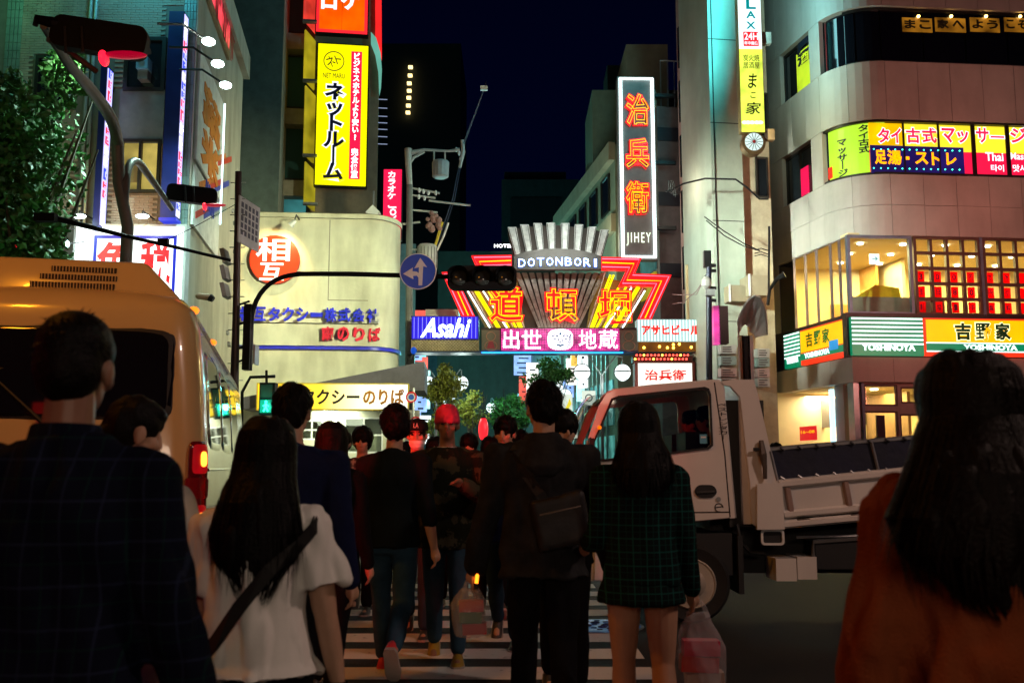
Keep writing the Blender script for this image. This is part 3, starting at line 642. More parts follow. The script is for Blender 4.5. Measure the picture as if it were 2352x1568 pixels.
# fan: upper slats
cxu = 1178
tops = [(835, 158), (930, 138), (1030, 128), (1130, 125), (1240, 128), (1345, 138), (1445, 155), (1540, 178)]
bots = [(882, 366), (967, 350), (1055, 337), (1140, 328), (1235, 328), (1330, 338), (1415, 352), (1493, 375)]
def quad(pts, t, out, m, parent, name, label=None): return plate([pts], t, PR.M, out).build(name, m, parent, label=label)
bk = [z5(800, 190), z5(900, 150), z5(1030, 140), z5(1180, 135), z5(1340, 150), z5(1470, 170), z5(1575, 200), z5(1515, 400), z5(1180, 345), z5(850, 385)]
quad(bk, .1, -.45, ND, arch, 'fan_backing')
for (a, b), (c, d) in zip(tops, bots):
    quad([z5(a-33, b), z5(a+33, b), z5(c+24, d), z5(c-24, d)], .12, -.3, SLAT, arch, 'fan_slat')
    for k in (-1, 1):
        MB(PR.M).tube([(*z5(a+k*26, b+10), -.12), (*z5(c+k*19, d-6), -.12)], .012, 5).build('slat_rib', ND, arch)
# name fascia
arc = [z5(850, 392), z5(900, 366), z5(980, 348), z5(1080, 336), z5(1180, 332), z5(1280, 337), z5(1380, 352), z5(1460, 372), z5(1512, 396), z5(1512, 490), z5(850, 490)]
quad(arc[::-1], .25, -.2, mat('fascia_grey', (.10, .09, .08), .5, .3, grime=.25), arch, 'fascia')
a = z5(872, 478); b = z5(1502, 398)
for i, ch in enumerate('DOTONBORI'):
    w_ = (b[0]-a[0])/9; s_ = a[0]+i*w_ + (.04 if ch == 'I' else 0); e = w_*(.98 if ch != 'I' else .45)
    sy = .05*math.sin(math.pi*i/8)
    text(ch, PR.M, s_+.04, a[1]+sy, s_+.04+e*.86, b[1]-.05+sy, BLG, arch, name='letter_backing', bold=.05, out=.055, depth=.01)
    text(ch, PR.M, s_+.06, a[1]+.02+sy, s_+.02+e*.86, b[1]-.07+sy, NEOW, arch, name='neon_letter', bold=-.01, out=.09, depth=.012)
# lower fan of long slats
for k in range(13):
    ut = 850 + k*55; ub = cxu + (ut+28-cxu)*.42
    quad([z5(ut+6, 492), z5(ut+44, 492), z5(ub+12, 928), z5(ub-8, 928)], .07, -.5, mat('slat_lower', (.30, .29, .25), .35, .3, var=.4, scale=6, grime=.4), arch, 'fan_slat')  # lower slats take a darker grey than the upper ones
quad([z5(800, 490), z5(1560, 490), z5(1500, 930), z5(860, 930)], .06, -.72, ND, arch, 'fan_backing')
# yellow and white neon rays both sides
def ray(u0, v0, u1, v1, m, r=.03, nm='neon_ray', out=-.2): MB(PR.M).tube([(*z5(u0, v0), out), (*z5(u1, v1), out)], r, 6).build(nm, m, arch)
for sgn in (-1, 1):
    mx = (lambda u: u) if sgn < 0 else (lambda u: 2*1172 - u)
    for i, (u0, v0, u1, v1, m) in enumerate(((498, 640, 668, 922, NEOW), (515, 620, 690, 925, SLAT), (540, 615, 730, 928, NYL), (556, 612, 745, 928, NYL), (600, 618, 800, 928, NEOW), (640, 610, 815, 928, NYL), (655, 560, 850, 928, SLAT), (700, 620, 870, 928, NYL), (735, 520, 895, 928, NYL), (760, 520, 912, 928, NYL), (800, 500, 930, 928, SLAT))):
        ray(mx(u0), v0, mx(u1), v1, m, .036 if m in (NYL,) else .022)
    quad([z5(mx(470), 610), z5(mx(870), 500), z5(mx(940), 930), z5(mx(640), 930)], .06, -.62, mat('ray_backing', (.22, .17, .05), .5), arch, 'ray_backing')
    P = [(1510, 395), (1815, 400), (1765, 520), (2040, 530), (1890, 862), (1788, 862), (1905, 612), (1640, 615), (1700, 492), (1510, 488)]
    pts = [z5(u if sgn > 0 else 2*1172 - u, v - (0 if sgn > 0 else 15 if v < 500 else 20)) for u, v in P]
    if sgn > 0: pts = pts[::-1]
    quad(pts, .3, -.25, REDP, arch, 'zigzag_panel')
    def inset(lst): return [(*z5(u if sgn > 0 else 2*1172 - u, v - (0 if sgn > 0 else 15 if v < 500 else 20)), .09) for u, v in lst]
    L1 = [(1515, 412), (1795, 416), (1745, 534), (2018, 545), (1873, 856)]
    L2 = [(1515, 440), (1755, 448), (1700, 572), (1962, 578), (1838, 858)]
    L3 = [(1515, 472), (1722, 476), (1668, 596), (1925, 598), (1802, 856)]
    for L_, m in ((L1, NEOP), (L2, NEOY), (L3, NEOP)): MB(PR.M).tube(inset(L_), .019, 6).build('neon_line', m, arch)
# the three big characters
for ch, (u0, v0, u1, v1) in (('道', (652, 612, 930, 900)), ('頓', (1082, 628, 1342, 898)), ('堀', (1478, 640, 1738, 902))):
    a = z5(u0, v1); b = z5(u1, v0)
    text(ch, PR.M, a[0], a[1], b[0], b[1], REDP, arch, bold=.055, out=.0, depth=.06, name='character_body')
    text(ch, PR.M, a[0]+.05, a[1]+.05, b[0]-.05, b[1]-.05, NEOY, arch, bold=.022, tube=.011, out=.15, name='neon_outline')
area(arch, PR.pt(*z5(1178, 330), 1.4), PR.pt(*z5(1178, 210), -.3), 2.4, 60, (.9, .97, .9), sy=.3, name='fan_wash_light')
area(arch, PR.pt(*z5(1178, 930), 1.2), PR.pt(*z5(1178, 700), -.5), 2.4, 22, (.9, .9, .8), sy=.3, name='fan_wash_light')
# beam under the arch with LED board and two panels
a = z5(600, 1100); b = z5(1792, 935); MB(PR.M).box(a[0], a[1], -.9, b[0], b[1]+.05, -.1).build('beam', ND, arch)
a0 = z5(75, 1112); b0 = z5(2265, 1100); MB(PR.M).box(a0[0], a0[1], -.95, b0[0], b0[1], -.12).build('lower_beam', mat('beam_blue', (.05, .09, .18), .4), arch)
MB(PR.M).box(z5(610, 0)[0], a0[1]-.03, -.1, z5(1660, 0)[0], a0[1]+.01, -.02).build('light_strip', emat('strip_blue', (.02, .35, 1), 2.5, var=0), arch)
for x in (75, 2262): MB(PR.M).box(z5(x, 0)[0]-.12, 0, -.75, z5(x, 0)[0]+.12, a0[1], -.5).build('leg', DARK, arch)
for u0 in (606, 1648):
    a = z5(u0, 1096); b = z5(u0+140, 945); pn = MB(PR.M).box(*a, -.1, *b, .0).build('figure_panel', mat('jizo_panel', (.20, .16, .11) if u0 < 1000 else (.13, .12, .11), .6), arch)
    cx_, cz = (a[0]+b[0])/2, (a[1]+b[1])/2; k = (b[1]-a[1])
    mb = MB(PR.M)
    for c_, r_, zz in (((cx_, cz+.18*k), .22*k, .012), ((cx_, cz-.3*k), .3*k, .012)):
        mb.tube([(c_[0]+r_*math.cos(q*.3491), c_[1]+r_*(1 if c_[1] > cz else .8)*math.sin(q*.3491), zz) for q in range(19)], .012, 5)
    mb.build('line_drawing', mat('line_brown', (.5, .2, .12)), pn)
    if u0 < 1000: plate([[(cx_-.1*k, cz-.05*k), (cx_-.2*k, cz-.42*k), (cx_+.2*k, cz-.42*k), (cx_+.1*k, cz-.05*k)]], .01, PR.M, .002).build('bib', mat('bib_red', (.4, .04, .06)), pn)
a = z5(752, 1098); b = z5(1645, 936); led = MB(PR.M).box(*a, -.1, *b, .03).build('led_board', emat('led_back', (.9, .06, .38), 1.3, var=.6, scale=5), arch)
LW = emat('led_white', (1, .9, 1), 4.0, var=0); LP = emat('led_pink', (1, .12, .35), 2.4, var=0); LBK = mat('led_mask', (.02, .005, .03)); LB = emat('led_blue', (.05, .25, 1), 2.0, var=0)
for ch, (u0, u1) in (('出', (768, 890)), ('世', (910, 1056)), ('地', (1340, 1472)), ('蔵', (1490, 1634))):
    a1 = z5(u0, 1088); b1 = z5(u1, 946); text(ch, PR.M, *a1, *b1, LW, led, bold=.012, out=.034, depth=.003, name='character')
a1 = z5(1095, 1097); b1 = z5(1305, 938); cx_, cz = (a1[0]+b1[0])/2, (a1[1]+b1[1])/2; hw, hh = (b1[0]-a1[0])/2, (b1[1]-a1[1])/2
plate([[(cx_+hw*.93*math.copysign(abs(math.cos(q))**.7, math.cos(q)), cz+hh*.98*math.copysign(abs(math.sin(q))**.7, math.sin(q))) for q in [i*.2618 for i in range(24)]]], .006, PR.M, .034).build('face_field', LW, led)
mb = MB(PR.M)
for sx_ in (-1, 1):
    mb.tube([(cx_+sx_*hw*(.15+.1*i), cz+hh*(.28+.12*math.sin(i*.7)), .045) for i in range(6)], .02, 4); mb.tube([(cx_+sx_*hw*(.2+.1*i), cz+hh*(.12-.08*math.sin(i*.8)), .045) for i in range(5)], .015, 4)
    mb.tube([(cx_+sx_*hw*.1, cz+hh*.1, .045), (cx_+sx_*hw*.16, cz-hh*.2, .045), (cx_, cz-hh*.28, .045)], .015, 4)
mb.tube([(cx_-hw*.25, cz-hh*.5, .045), (cx_, cz-hh*.58, .045), (cx_+hw*.25, cz-hh*.5, .045)], .03, 4); mb.ball((cx_, cz+hh*.55, .04), .045)
for i in range(8): mb.tube([(cx_+hw*(.45+.03*i), cz-hh*(.8-.16*i), .045), (cx_+hw*(.8), cz-hh*(.5-.16*i), .045)], .012, 4)
mb.build('face_features', emat('led_teal', (.0, .18, .35), .6, var=0), led)
mb = MB(PR.M); s_ = a[0]
while s_ < b[0]: mb.box(s_, a[1], .05, s_+.012, b[1], .056); s_ += .055
z = a[1]
while z < b[1]: mb.box(a[0], z, .05, b[0], z+.012, .057); z += .055
mb.build('dot_mask', LBK, led)
# beer signs on the beam ends
bs = thing('beer_sign', 'blue lit sign with slanted white lettering at the left end of the arch', 'sign', PR.pt(*z5(330, 1018)))
a = z5(72, 1018); b = z5(585, 838); MB(PR.M).box(*a, -.5, *b, -.02).build('casing', mat('case_blue', (.02, .02, .2)), bs)
MB(PR.M).box(a[0]+.03, a[1]+.03, -.02, b[0]-.03, b[1]-.03, 0).build('light_box', emat('beer_blue', (.025, .01, .75), 1.0, var=.1), bs)
for k in range(16): s_ = a[0]+.1+k*(b[0]-a[0]-.2)/15; MB(PR.M).tube([(s_, a[1]+.05, .02), (s_, b[1]-.05, .02)], .010, 5).build('neon_tube', emat('beer_tube', (.18, .18, 1), 2.2, var=0), bs)
c = z5(145, 1003); d = z5(525, 858); text('Asahi', PR.M, *c, *d, NEOW, bs, bold=.018, shear=.35, out=.04, depth=.02)
a = z5(72, 1100); b = z5(585, 1020); MB(PR.M).box(*a, -.5, *b, -.06).build('lattice_back', mat('lattice_tan', (.34, .25, .12), .6), bs)
mb = MB(PR.M); k = 0; s_ = a[0]
while s_ < b[0]-.3:
    for d_ in (-1, 1): mb.tube([(s_, a[1] if d_ > 0 else b[1], -.04), (s_+(b[1]-a[1]), b[1] if d_ > 0 else a[1], -.04)], .012, 4, caps=False)
    s_ += .1
mb.build('lattice', mat('lattice_gold', (.5, .38, .2), .5), bs, kind='stuff')
ws_ = thing('beer_sign', 'white lit sign with red characters at the right end of the arch', 'sign', PR.pt(*z5(2020, 1033)))
a = z5(1782, 1033); b = z5(2262, 865); MB(PR.M).box(*a, -.5, *b, -.02).build('casing', WHITEP, ws_)
MB(PR.M).box(*a, -.02, *b, 0).build('light_box', emat('beer_white', (.55, .82, .80), .85, var=.1), ws_)
for k in range(20): s_ = a[0]+.06+k*(b[0]-a[0]-.12)/19; MB(PR.M).tube([(s_, a[1]+.03, .02), (s_, b[1]-.03, .02)], .018, 5).build('neon_tube', emat('tube_mint', (.8, 1, .97), 1.9, var=0), ws_)
c = z5(1815, 985); d = z5(2250, 908)
text('アサヒビール', PR.M, *c, *d, emat('beer_red', (1, .02, .01), 1.0, var=0), ws_, bold=.04, out=.05, depth=.02)
a = z5(1795, 1105); b = z5(2262, 1036); MB(PR.M).box(*a, -.5, *b, -.06).build('amber_panel', emat('amber', (.35, .12, .005), .35, var=.5, scale=3), ws_)
mb = MB(PR.M); [mb.ball((*z5(u, v), .0), .045, 8, 6) for u, v in ((1833, 1078), (2010, 1078), (2055, 1055), (2055, 1080), (2100, 1052), (1950, 1070), (2190, 1075))]; mb.build('bulbs', emat('bulb_amber', (1, .5, .05), 9, var=0), ws_)
# restaurant light box beneath
rs = thing('restaurant_sign', 'white lit box sign with three red brush characters under a row of red bulbs', 'sign', PR.pt(*z5(1990, 1370)))
a = z5(1790, 1372); b = z5(2195, 1195); MB(PR.M).box(a[0]-.1, a[1], -.6, b[0]+.1, b[1]+.06, -.02).build('casing', mat('case_red', (.2, .03, .02)), rs)
MB(PR.M).box(*a, -.02, *b, .0).build('light_box', emat('rest_white', (1, .97, .86), 1.25, var=.05), rs)
c = z5(1838, 1325); d = z5(2150, 1245); text('治兵衛', PR.M, *c, *d, emat('rest_red', (.9, .015, .01), .9, var=0), rs, bold=.018, out=.003)
a = z5(1752, 1188); b = z5(2200, 1140); MB(PR.M).box(*a, -.6, *b, .02).build('bulb_housing', mat('case_maroon', (.08, .015, .01)), rs)
for r_ in range(2):
    for k in range(15):
        MB(PR.M).ball((a[0]+.06+(k+.4*r_)*(b[0]-a[0]-.15)/15, a[1]+.1+r_*.13, .04), .036, 8, 5).build('bulb', emat('bulb_red', (1, .06, .04), 5, var=0) if (k*7+r_) % 5 else emat('bulb_amber', (1, .5, .05), 9), rs)
# beacon + box + hotel letters
bc = thing('beacon', 'small blue beacon lamp under the left end of the arch', 'lamp', PR.pt(*z5(97, 1120))); MB().ball(PR.pt(*z5(97, 1105), .2), (.1, .1, .12), 10, 8).build('dome', emat('beacon', (.0, .08, .6), .8, var=0), bc)
MB().tube([PR.pt(*z5(70, 1180), .2), PR.pt(*z5(97, 1115), .2)], .02, 5).build('bracket', DARK, bc)
# vertical JIHEY sign
PJ = Pl((0, 33.6), (8, 33.8)); js = thing('vertical_sign', 'tall grey vertical sign outlined in white neon with three red neon characters', 'sign', PJ.pt(*PJ.hit(1464, 598)))
a = PJ.rect(1421, 177, 1507, 596); MB(PJ.M).box(*a[:2], -.42, *a[2:], 0).build('panel', mat('sign_grey', (.17, .135, .13), .6, .0, grime=.3), js)
for dx in (0, .06):
    p = [(a[0]+.07+dx, a[1]+.07+dx*.6, .05), (a[0]+.07+dx, a[3]-.07-dx*.6, .05), (a[2]-.07-dx, a[3]-.07-dx*.6, .05), (a[2]-.07-dx, a[1]+.07+dx*.6, .05), (a[0]+.07+dx, a[1]+.07+dx*.6, .05)]
    for i in range(4): MB(PJ.M).tube([p[i], p[i+1]], .024, 6).build('neon_border', NEOW, js)
for ch, (y0, y1) in (('治', (216, 292)), ('兵', (318, 390)), ('衛', (416, 494))):
    b = PJ.rect(1434, y0, 1492, y1)
    text(ch, PJ.M, *b, REDP, js, bold=.085, out=.0, depth=.05, name='character_body'); text(ch, PJ.M, b[0]+.05, b[1]+.05, b[2]-.05, b[3]-.05, NEOY, js, bold=.012, tube=.010, out=.13, name='neon_outline')
b = PJ.rect(1439, 535, 1494, 565); text('JIHEY', PJ.M, *b, emat('jihey_white', (.85, 1, .75), 2, var=0), js, bold=-.008, space=1.35, out=.03, depth=.02, name='neon_letters')
for y in (215, 370, 520): q = PJ.hit(1507, y); MB(PJ.M).box(q[0], q[1]-.06, -.3, q[0]+.75, q[1]+.06, -.15).build('bracket', DARK, js)
point(js, (2.6, 35.5, 9.5), 150, (.95, .95, .65), .5, name='row_fill_light'); point(js, (5.4, 31.6, 10.5), 60, (1, .8, .62), .5, name='row_fill_light'); point(js, (3.9, 40.0, 13.0), 70, (.95, .9, .6), .5, name='row_fill_light')  # fixtureless fill lamps added to brighten the row of walls around the sign
# ------------------------------------------------------------------ right-hand row of buildings
U = Vector((-.144, .99, 0)).normalized()
def rowbuild(name, label, p, length, depth, h, m, z0=0, frontm=None):
    """building whose street side starts at p and runs up the street"""
    t = thing(name, label, 'building', (p[0], p[1], 0)); V = Vector((U.y, -U.x, 0))
    p = Vector((p[0], p[1], 0)); q = p + U*length
    poly = [(p.x, p.y), (p.x+V.x*depth, p.y+V.y*depth), (q.x+V.x*depth, q.y+V.y*depth), (q.x, q.y)]
    MB().prism(poly, z0, h).build('wall', m, t)
    return t, Pl((q.x, q.y), (p.x, p.y)), Pl((p.x, p.y), poly[1])
OLV = mat('wall_olive', (.20, .22, .15), .85, var=.15, grime=.25); SAND = mat('wall_sand', (.36, .30, .2), .85, var=.12, grime=.2)
t, sp_l, fp = rowbuild('street_building', 'olive walled building with sloping roofline just behind the tall neon sign', (3.95, 36.4), 11.5, 6, 13.6, OLV)
olive_side = sp_l; olT = t
MB(sp_l.M).box(0, 13.0, 0, sp_l.L, 13.7, .25).build('cornice', SAND, t)
MB(sp_l.M).box(0, 10.2, 0, sp_l.L, 10.9, .18).build('ledge', SAND, t)
for k in range(5): window(t, sp_l, (1.0+k*2.1, 11.2, 2.3+k*2.1, 12.7), 1, 1, .06, out=0, t=.08)
p = W(1360, 207, 40); MB().box(p.x, 40, 13, p.x+6, 44, p.z).build('penthouse', OLV, t)
p = W(1438, 102, 38.2); MB().box(p.x, 38.2, 13, p.x+1.7, 41.5, p.z).build('rooftop_block', SAND, t)
p = W(1395, 150, 44); MB().box(p.x, 44, 13, p.x+2, 46, p.z).build('water_tank', mat('far_green', (.035,.06,.05)), t)
t, sp_l, fp = rowbuild('street_building', 'dark narrow building with yellow panels behind the tall neon sign', (5.25, 34.2), 3.2, 3.6, 14.3, mat('wall_dusk', (.16, .13, .13), .85, grime=.3))
q0, q1 = sp_l.hit(1470, 200)[0], sp_l.L
mb = MB(sp_l.M); mb.box(-.0, 14.3, .0, sp_l.L, 14.9, .2); mb.build('parapet', SAND, t)
for k, (y0, y1) in enumerate(((310, 350), (480, 540), (620, 670))):
    z0 = sp_l.hit(1515, y1)[1]; z1 = sp_l.hit(1515, y0)[1]
    MB(sp_l.M).box(sp_l.L-2.2, z0, .02, sp_l.L-.3, z1, .12).build('yellow_panel', emat('panel_lemon', (.6, .5, .02), .5, var=.2), t)
    MB(sp_l.M).box(sp_l.L-2.2, z1+.1, .02, sp_l.L-.3, z1+1.3, .08).build('window', emat('win_teal', (.1, .4, .4), .25, var=.7), t)
for z in (5.2, 8.0, 10.6, 13.0): MB(fp.M).box(0, z, .0, fp.L, z+.5, .05).build('floor_band', mat('band_black', (.015, .015, .025), .6), t)
mb = MB(fp.M)
for k in range(14): mb.tube([(.2+k*.26, 14.2, -.1), (.2+k*.26, 16.1, -.1)], .02, 4)
mb.tube([(.2, 16.1, -.1), (3.6, 16.1, -.1)], .03, 4); mb.build('roof_railing', STEEL, t)
# pink lit receding house
PNKW = mat('wall_rose', (.42, .25, .22), .8, var=.12, grime=.2)
t, sp_l, fp = rowbuild('street_building', 'narrow house with dark windows washed in pink light left of the teal pillar', (6.35, 30.8), 2.9, .9, 19, PNKW)
for k in range(7):
    MB(sp_l.M).box(.25, 3.4+k*2.0, .0, sp_l.L-.35, 4.9+k*2.0, .05).build('window', GLS, t)
spot(t, sp_l.pt(1.2, 4.5, 1.3), sp_l.pt(1.2, 12, 0), 900, (1, .10, .2), 90)
tl = thing('wall_tube_light', 'upper thin white tube light on the corner left of the teal pillar', 'lamp', fp.pt(.5, 14, .1), group='thin tube lights beside the teal pillar')
for k, y in enumerate((320, 555)):
    q = fp.hit(1624, y, .1)
    if k: tl = thing('wall_tube_light', 'lower thin white tube light on the corner left of the teal pillar', 'lamp', fp.pt(*q, .1), group='thin tube lights beside the teal pillar')
    MB(fp.M).tube([(q[0]+.05, q[1]-.25, .1), (q[0]+.05, q[1]+.25, .1)], .03, 6).build('tube', NEOW, tl)
# teal pillar building
TEAL = mat('wall_pillar', (.40, .46, .38), .7, var=.08, grime=.2)
PP = Pl((6.25, 30.1), (9.2, 30.5)); t = thing('pillar_building', 'flat grey green facade washed in cyan light beside the lit vertical sign', 'building', (7.5, 30.2, 0))
a = PP.hit(1632, 300)[0]; b = PP.hit(1703, 300)[0]; c = PP.hit(1772, 300)[0]
MB(PP.M).box(a, 0, -3, b, 20, 0).build('wall', TEAL, t); MB(PP.M).box(b, 0, -3, c, 20, -.25).build('wall', mat('wall_warm', (.42, .36, .25), .75, grime=.2), t, label='warm beige recessed bay')
mb = MB(PP.M); [mb.box(a, z, 0, b, z+.025, .006) for z in (2.6, 5.8, 9.0, 12.2, 15.0)]; mb.box(a+.1, 0, 0, a+.13, 20, .03); mb.build('wall_joint', DARK, t)
for y0, y1 in ((215, 300), (362, 455)):
    r_ = PP.rect(1735, y0, 1763, y1, out=-.24); window(t, PP, r_, 1, 1, .05, out=-.24, t=.08)
for i, (x0, y0, x1, y1) in enumerate(((1676, 655, 1740, 692), (1713, 636, 1757, 682))):
    r_ = PP.rect(x0, y0, x1, y1, out=.5); bx = thing('wall_box', ('wide low beige duct box', 'square beige vent box')[i] + ' fixed to the wall above the fan shaped awning', 'duct box', PP.pt(r_[0], r_[1], .3))
    MB(PP.M).box(r_[0], r_[1], -.25, r_[2], r_[3], .5 + .3*i).build('casing', SAND, bx); MB(PP.M).box(r_[0]-.03, r_[1]-.03, .49+.3*i, r_[0]+.03, r_[3]+.03, .53+.3*i).build('flange', WHITEP, bx)
# small wall signs under
rng = random.Random(5); n = 0
lab = ['top', 'second', 'third', 'fourth', 'lowest']
for col, (x0, x1, ys) in enumerate(((1656, 1692, (792, 818, 845, 868)), (1740, 1768, (800, 822, 846, 868)))):
    for j, y in enumerate(ys):
        r_ = PP.rect(x0, y, x1, y+20, out=.3); s_ = thing('wall_sign', '%s small grey sign plate in the %s stack beside the fan shaped awning' % (lab[j], ('left', 'right')[col]), 'sign', PP.pt(r_[0], r_[1], .3), group='small sign plates beside the fan shaped awning')
        MB(PP.M).box(*r_[:2], -.2, *r_[2:], .3).build('plate', mat('plate%d' % (j % 3), ((.4, .4, .38), (.22, .3, .28), (.42, .3, .28))[j % 3], .5, var=.3), s_)
        mb = MB(PP.M)
        for k in range(3): mb.box(r_[0]+.05, r_[1]+.05+k*.07, .3, r_[2]-.05-rng.random()*.15, r_[1]+.08+k*.07, .31)
        mb.build('printed_lines', mat('ink_dark', (.05, .04, .04)), s_)
# RELAX vertical sign
PV = Pl((5, 28.6), (11, 28.8)); vs = thing('vertical_sign', 'white and lime vertical lit sign with black calligraphy beside the corner building', 'sign', PV.pt(*PV.hit(1725, 300)))
def z7(u, v): return (1674.6+.336*u, .336*v)
a = PV.rect(1697, -60, 1752, 303); MB(PV.M).box(*a[:2], -.3, *a[2:], -.02).build('casing', mat('case_tan', (.4, .3, .12)), vs)
m_ = PV.hit(1725, 113)[1]; b_ = PV.hit(1725, 291)[1]
MB(PV.M).box(a[0]+.02, m_, -.02, a[2]-.02, a[3], 0).build('light_box', emat('relax_white', (.75, .97, 1), 1.7, var=.1), vs)
MB(PV.M).box(a[0]+.02, a[1], -.02, a[2]-.02, m_, 0).build('light_box', emat('relax_lime', (.82, 1, .10), 1.25, var=.35, scale=2.2), vs, label='lime yellow lower light box')
CY = emat('relax_cyan', (.0, .45, .5), .7, var=0)
for ch, (v0, v1) in (('E', (-90, -20)), ('L', (-10, 65)), ('A', (78, 128)), ('X', (150, 200))):
    x0, y0 = z7(115, v0); x1, y1 = z7(182, v1); text(ch, PV.M, *PV.rect(x0, y0, x1, y1), CY, vs, bold=.03, out=.003, depth=.004, name='letter')
r_ = PV.rect(*z7(97, 218), *z7(202, 318)); MB(PV.M).box(*r_[:2], 0, *r_[2:], .006).build('red_square', emat('relax_red', (1, .02, .03), 1.0, var=.1), vs)
text('24H', PV.M, *PV.rect(*z7(103, 226), *z7(198, 275)), WH2, vs, bold=.02, out=.008, depth=.003); text('年中無休', PV.M, *PV.rect(*z7(103, 284), *z7(198, 310)), WH2, vs, bold=.02, out=.008, depth=.003)
NVB = mat('brush_navy', (.004, .012, .03))
text('炭火焼\n居酒屋', PV.M, *PV.rect(*z7(95, 375), *z7(208, 470)), NVB, vs, out=.003, depth=.003, name='small_lettering')
for ch, bx in (('ま', (128, 505, 190, 605)), ('こ', (145, 632, 182, 672)), ('家', (112, 700, 218, 782))):
    text(ch, PV.M, *PV.rect(*z7(*bx[:2]), *z7(*bx[2:])), NVB, vs, bold=.012, shear=.15, out=.003, depth=.003, name='character')
mb = MB(PV.M)
for u in (105, 130, 158, 190, 215): q = PV.hit(*z7(u, 838)); mb.ball((*q, .0), (.09, .06, .012), 8, 5)
mb.build('flower_print', emat('print_white', (1, .9, .9), 1.6, var=0), vs)
wc = PV.hit(*z7(170, 970)); wr_ = .98*.336*76*28.7/F
MB(PV.M @ Matrix.Translation((*wc, 0))).prism(circ(0, -.04, wr_*1.12, 32), -.3, 0).build('wheel_rim', mat('wheel_bronze', (.2, .13, .06), .4, .6), vs)
MB(PV.M @ Matrix.Translation((*wc, 0))).prism(circ(0, 0, wr_*.86, 32), 0, .02).build('wheel_light', emat('wheel_white', (.75, .95, .9), .95, var=.2), vs)
mb = MB(PV.M)
for k in range(14): q = k*math.pi/7; mb.tube([(*wc, .03), (wc[0]+wr_*.85*math.cos(q), wc[1]+wr_*.85*math.sin(q), .03)], .008, 4)
mb.build('spokes', DARK, vs); MB(PV.M).ball((*wc, .03), .05).build('hub', mat('hub_red', (.5, .02, .02)), vs)
for (x0, y0, x1, y1) in ((*z7(222, 215), *z7(292, 290)), (*z7(245, 878), *z7(315, 950))):
    r_ = PV.rect(x0, y0, x1, y1); MB(PV.M).box(r_[0], r_[1], -.28, r_[2], r_[3], -.05).build('bracket', mat('bracket_brown', (.12, .09, .07)), vs)
area(vs, PV.pt(a[0]-.1, a[1]+4.8, .2), PV.pt(a[0]-4, a[1]+5.5, -1.6), .6, 420, (.12, .9, 1), sy=5.5)
area(vs, PV.pt(a[2]+.1, a[1]+4, .15), PV.pt(a[2]+4, a[1]+4.2, -.1), .5, 130, (.35, .95, 1), sy=6)
area(vs, PV.pt(a[2]+.1, a[1]+1, .15), PV.pt(a[2]+4, a[1]+1, -.1), .5, 40, (1, .85, .35), sy=3)
# ------------------------------------------------------------------ corner building with the beef bowl shop
LF = Vector((-.198, 1, 0)).normalized(); FD = Vector((1, .089, 0)).normalized()
K = Vector((9.84, 28.0, 0)); A_ = K + LF*6.0; B_ = K + FD*13
PL_ = Pl((A_.x, A_.y), (K.x, K.y)); PF = Pl((K.x, K.y), (B_.x, B_.y))
cb = thing('corner_building', 'pale panelled corner building with rounded upper corner and lit restaurant floor', 'building', (K.x, K.y, 0))
PANL = mat('cladding_panel', (.46, .42, .38), .55, var=.10, scale=.8, bump=.08, bscale=14, grime=.22); CORE = mat('core_dark', (.05, .045, .04), .8)
def z8(u, v): return (1599.4+.348*u, 508+.348*v)
PL7 = PL_
# vertical levels (front plane, metres)
def zf(y): return PF.hit(1990, y)[1]
zl = dict(s1t=zf(730), s1b=zf(818), w2b=zf(720), w2t=zf(541), f3=zf(505), b3b=zf(398), b3t=zf(272), b4b=zf(138), b4t=zf(12), top=19.5, soff=zf(877), jn=zf(472))
# rounded corner geometry for storeys 3+
rrad = 1.5; ang = math.acos(max(-1, min(1, PL_.x.dot(PF.x)))); tl_ = rrad*math.tan(ang/2); c0 = K + (-PL_.x)*tl_; c1 = K + PF.x*tl_; cc = c0 - PL_.n*rrad
def path(out=0., step=1.0):
    """list of (point, arclength) along left face, corner, front face"""
    pts = []; 
    n = int(5.2/step)
    LL = PL_.L - tl_
    for i in range(n+1): pts.append((PL_.pt(LL*i/n, 0, out), LL*i/n))
    a0 = math.atan2(PL_.n.y, PL_.n.x); a1 = math.atan2(PF.n.y, PF.n.x)
    if a1 < a0: a1 += 2*math.pi
    for i in range(1, 8):
        q = a0 + (a1-a0)*i/8; pts.append((Vector((cc.x+(rrad+out)*math.cos(q), cc.y+(rrad+out)*math.sin(q), 0)), LL + rrad*(a1-a0)*i/8))
    L0 = LL + rrad*(a1-a0)
    for i in range(15): pts.append((PF.pt(tl_ + i*.8, 0, out), L0 + i*.8))
    return pts
PTH = path(); ARC0 = PL_.L - tl_; 
def path_pt(s, out=0.):
    P_ = path(out) if out else PTH
    for i in range(len(P_)-1):
        if P_[i+1][1] >= s: 
            k = (s-P_[i][1])/(P_[i+1][1]-P_[i][1]); return P_[i][0].lerp(P_[i+1][0], k)
    return P_[-1][0]
PCACHE = {}
def pcurve(s, out):
    if out not in PCACHE: PCACHE[out] = path(out)
    P_ = PCACHE[out]
    for i in range(len(P_)-1):
        if P_[i+1][1] >= s - 1e-6:
            k = (s-P_[i][1])/(P_[i+1][1]-P_[i][1]); return P_[i][0].lerp(P_[i+1][0], max(0, k))
    return P_[-1][0]
